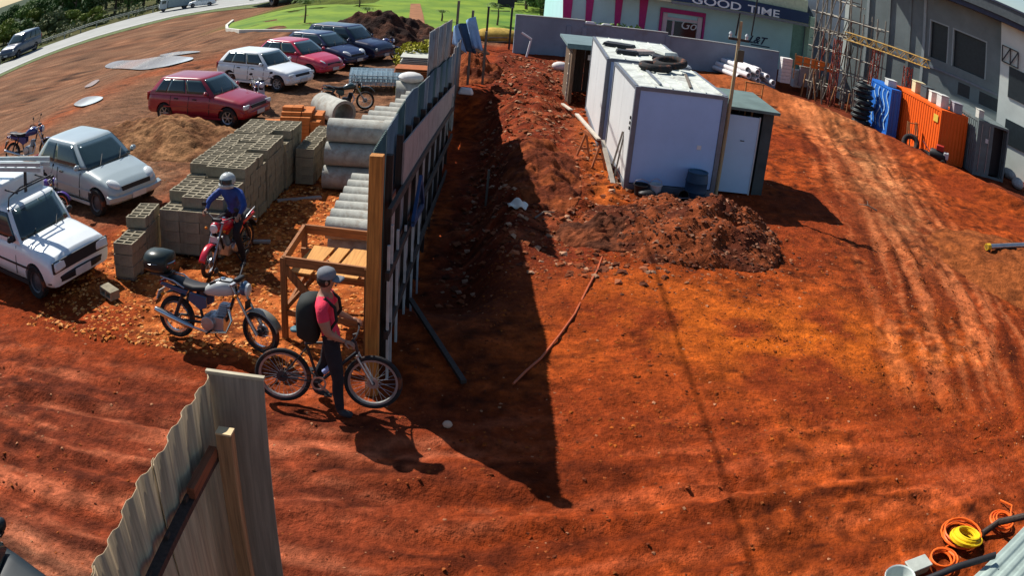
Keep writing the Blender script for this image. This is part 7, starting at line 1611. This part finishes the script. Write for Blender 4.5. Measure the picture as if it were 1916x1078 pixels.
for i in range(9):
    th = R(8 + 112 * i / 8); z = 0.135 * math.cos(th); r = 0.128 * math.sin(th)
    ring = []
    for k in range(n_):
        a = 2 * math.pi * k / n_ ; rr = r * (1.12 if True else 1); x = rr * math.cos(a) * 1.08; ring.append(hc + Vector((x, rr * math.sin(a), z + 0.012)))
    rings.append(ring)
hl = hm.rings(rings, False).build('helmet', M_HELM, pb, sharp=60, thick=0.012); 
vz = MB(); vz.grid(lambda u, v: hc + Vector((0.170 * math.cos(R(-62 + 124 * u)), 0.156 * math.sin(R(-60 + 120 * u)), 0.055 - 0.085 * v)), 12, 4); vz.build('visor', M_GLASS, hl, sharp=80, thick=0.004)
cg = MB(); cg.grid(lambda u, v: hc + Vector((0.168 * math.cos(R(-75 + 150 * u)), 0.150 * math.sin(R(-75 + 150 * u)), -0.045 - 0.065 * v)), 12, 3); cg.build('chin_guard', M_HELM, hl, sharp=80, thick=0.02)

# ------------------------------------------------------------------ small things on the ground
hp = [gp(*p) for p in ((960, 722), (985, 695), (1012, 672), (1045, 630), (1075, 588), (1100, 540), (1118, 505), (1133, 458), (1145, 440))]
hp = [Vector((p.x, p.y, float(hreal(p.x, p.y)) + 0.02)) for p in hp]
tag(MB().tube(hp, 0.018, 6).build('red_hose', mat('hose_red', (0.42, 0.09, 0.03), 0.6, var=0.2)), 'thin red hose trailing over the yard from the dirt mound', 'hose')
p = gp(967, 398); rg_ = MB(); rg_.grid(lambda u, v: Vector(((u - .5) * 0.42 * (1 - 0.4 * abs(v - .5)), (v - .5) * 0.30, 0.03 + 0.13 * math.sin(3.1 * u) * math.sin(3.1 * v) + 0.03 * math.sin(11 * u + 5 * v))), 12, 10)
o = rg_.build('white_rag', mat('rag_white', (0.70, 0.68, 0.60), 0.8, var=0.1), sharp=80, thick=0.01); o.location = (p.x, p.y, float(hreal(p.x, p.y)) + 0.02); tag(o, 'crumpled white rag on the shadow edge of the fence', 'rag')
p = gp(908, 385); tag(MB().bar((p.x, p.y, -0.9), (p.x + 0.02, p.y, 0.35), 0.05, 0.04).build('stake', M_GREYWOOD), 'upright stake in the shaded trench bank', 'stake')
o = MB().ball((0, 0, 0.035), (0.06, 0.05, 0.045), 8, 6).build('pale_stone', mat('stone_pale', (0.55, 0.36, 0.25), 0.9, var=0.2)); p = gp(837, 800); o.location = (p.x, p.y, float(hreal(p.x, p.y))); tag(o, 'single pale stone in the fence shadow near the bicycle', 'stone')
for i, (px, py, lab) in enumerate(((1000, 415, 'dead branch lying beside the white rag'), (1640, 397, 'broken pale stick lying on the wheel track'))):
    p = gp(px, py); p.z = float(hreal(p.x, p.y)) + 0.03
    t = MB(); t.tube([(0, 0, 0), (0.25, 0.1, 0.08), (0.5, 0.12, 0.04)], [0.02, 0.015, 0.008], 6); t.tube([(0.25, 0.1, 0.08), (0.35, -0.1, 0.14)], [0.01, 0.005], 5); o = t.build('branch', M_GREYWOOD); o.location = p; o.rotation_euler.z = i * 2 + 0.5; tag(o, lab, 'branch')
# near corner: roofing sheets, cable coils, black pipe
A_, B_ = at(1916, 985, 0.5), at(1822, 1078, 0.5); u = (A_ - B_).normalized(); v = Vector((u.y, -u.x, 0))
M_RS = mat('pale_roof_sheet', (0.34, 0.42, 0.38), 0.5, 0.2, var=0.2, scale=3)
rs = thing('roof_sheet_stack', 'stack of pale green metal roofing sheets in the near corner', 'roofing sheets', B_ - Vector((0, 0, 0.5)))
for k in range(3):
    mb = MB(); o_ = v * (0.06 * (2 - k)) + u * rb.uniform(-.1, .1)
    mb.grid(lambda a, b: o_ + u * (-1.6 + 5.0 * b) + v * (1.5 * a) + Vector((0, 0, 0.28 + 0.10 * k + 0.028 * trap(a * 1.5 / 0.2))), 90, 1); mb.build('sheet', M_RS, rs, sharp=30, thick=0.004)
for s_ in (-0.8, 0.8, 2.4): MB().bar(u * s_ + v * 0.1 + Vector((0, 0, 0.12)), u * s_ + v * 1.4 + Vector((0, 0, 0.12)), 0.1, 0.24).build('bearer', M_TIMBER, rs)
def coil(label, c, R_, turns, r, m, tail=None, tilt=(0, 0), name='cable_coil', flat=0.6):
    pts = []; rn = random.Random(int(R_ * 1000) + turns)
    fr = [rn.uniform(0.62, 1.0) for _ in range(turns + 2)]; zr = [r + 0.10 * (q_ / (turns + 1)) * rn.uniform(0.4, 1.0) for q_ in range(turns + 2)]; ecc = [rn.uniform(-.04, .04) for _ in range(turns + 2)]
    for k in range(turns * 18 + 1):
        a = 2 * math.pi * k / 18; i_ = k // 18; w_ = (k % 18) / 18; rr = R_ * (fr[i_] * (1 - w_) + fr[i_ + 1] * w_)
        pts.append(Vector((rr * math.cos(a) + ecc[i_] * (1 - w_) + ecc[i_ + 1] * w_, rr * math.sin(a) * 0.92, zr[i_] * (1 - w_) + zr[i_ + 1] * w_ + 0.02 * abs(math.sin(a * 0.5)))))
    if tail: pts += [Vector(p) for p in tail]
    o = MB().tube(pts, r, 6).build(name, m); o.location = c; o.rotation_euler = (tilt[0], tilt[1], 0); return tag(o, label, 'cable', 'cable coils in the near corner')
M_YC = mat('cable_yellow', (0.75, 0.50, 0.01), 0.5, var=0.1); M_OC = mat('cable_orange', (0.85, 0.14, 0.015), 0.5, var=0.1)
p = at(1800, 1022); coil('thick yellow cable coil beside the roofing sheets', p + Vector((0, 0, 0.06)), 0.27, 24, 0.018, M_YC, tilt=(R(-8), R(6)))
p = at(1758, 1058); coil('loose orange cable coil in front of the yellow coil', p + Vector((0, 0, 0.03)), 0.25, 6, 0.014, M_OC, [(0.1, 0.2, 0.05), (0.35, 0.35, 0.02)])
p = at(1792, 1010); coil('wide orange cable loop around the yellow coil', p + Vector((0, 0, 0.02)), 0.36, 4, 0.014, M_OC)
p = at(1880, 990); coil('orange cable heap at the edge of the roofing sheets', p + Vector((-0.1, 0.05, 0.05)), 0.24, 7, 0.014, M_OC, [(0.2, 0.1, 0.1), (0.35, 0.3, 0.05), (0.2, 0.5, 0.02)])
q_ = [at(1722, 1090, 0.3), at(1790, 1062, 0.5), at(1862, 1040, 0.62)]; tag(MB().tube(q_, 0.045, 10).build('black_pipe', M_BLACK), 'short black pipe lying across the cable coils', 'pipe')
q_ = [at(1838, 1000, 0.1), at(1868, 978, 0.2), at(1895, 972, 0.35), at(1925, 965, 0.45)]; tag(MB().tube(q_, 0.05, 9).build('dark_duct', M_DARKWOOD), 'dark brown duct end beside the roofing sheets', 'duct')
t = thing('pale_tub', 'pale plastic tub rim cut by the bottom edge of the frame', 'tub', at(1668, 1112)); MB().lathe([(0.0, 0.0), (0.15, 0.0), (0.19, 0.24), (0.205, 0.25), (0.2, 0.26), (0.185, 0.25), (0.15, 0.03), (0.0, 0.03)], n=24).build('shell', mat('tub_pale', (0.5, 0.56, 0.52), 0.5, var=0.1), t)
t = thing('flat_grey_crate', 'flat grey green crate beside the pale tub at the frame bottom', 'crate', at(1712, 1070), R(15)); MB().box((0, 0, 0.05), (0.32, 0.2, 0.1)).build('body', mat('crate_olive', (0.26, 0.27, 0.17), 0.7, var=0.2), t, bevel=0.02); MB().box((0, 0, 0.115), (0.34, 0.22, 0.025)).build('lid', mat('crate_lid', (0.40, 0.43, 0.38), 0.6, var=0.15), t, bevel=0.008)
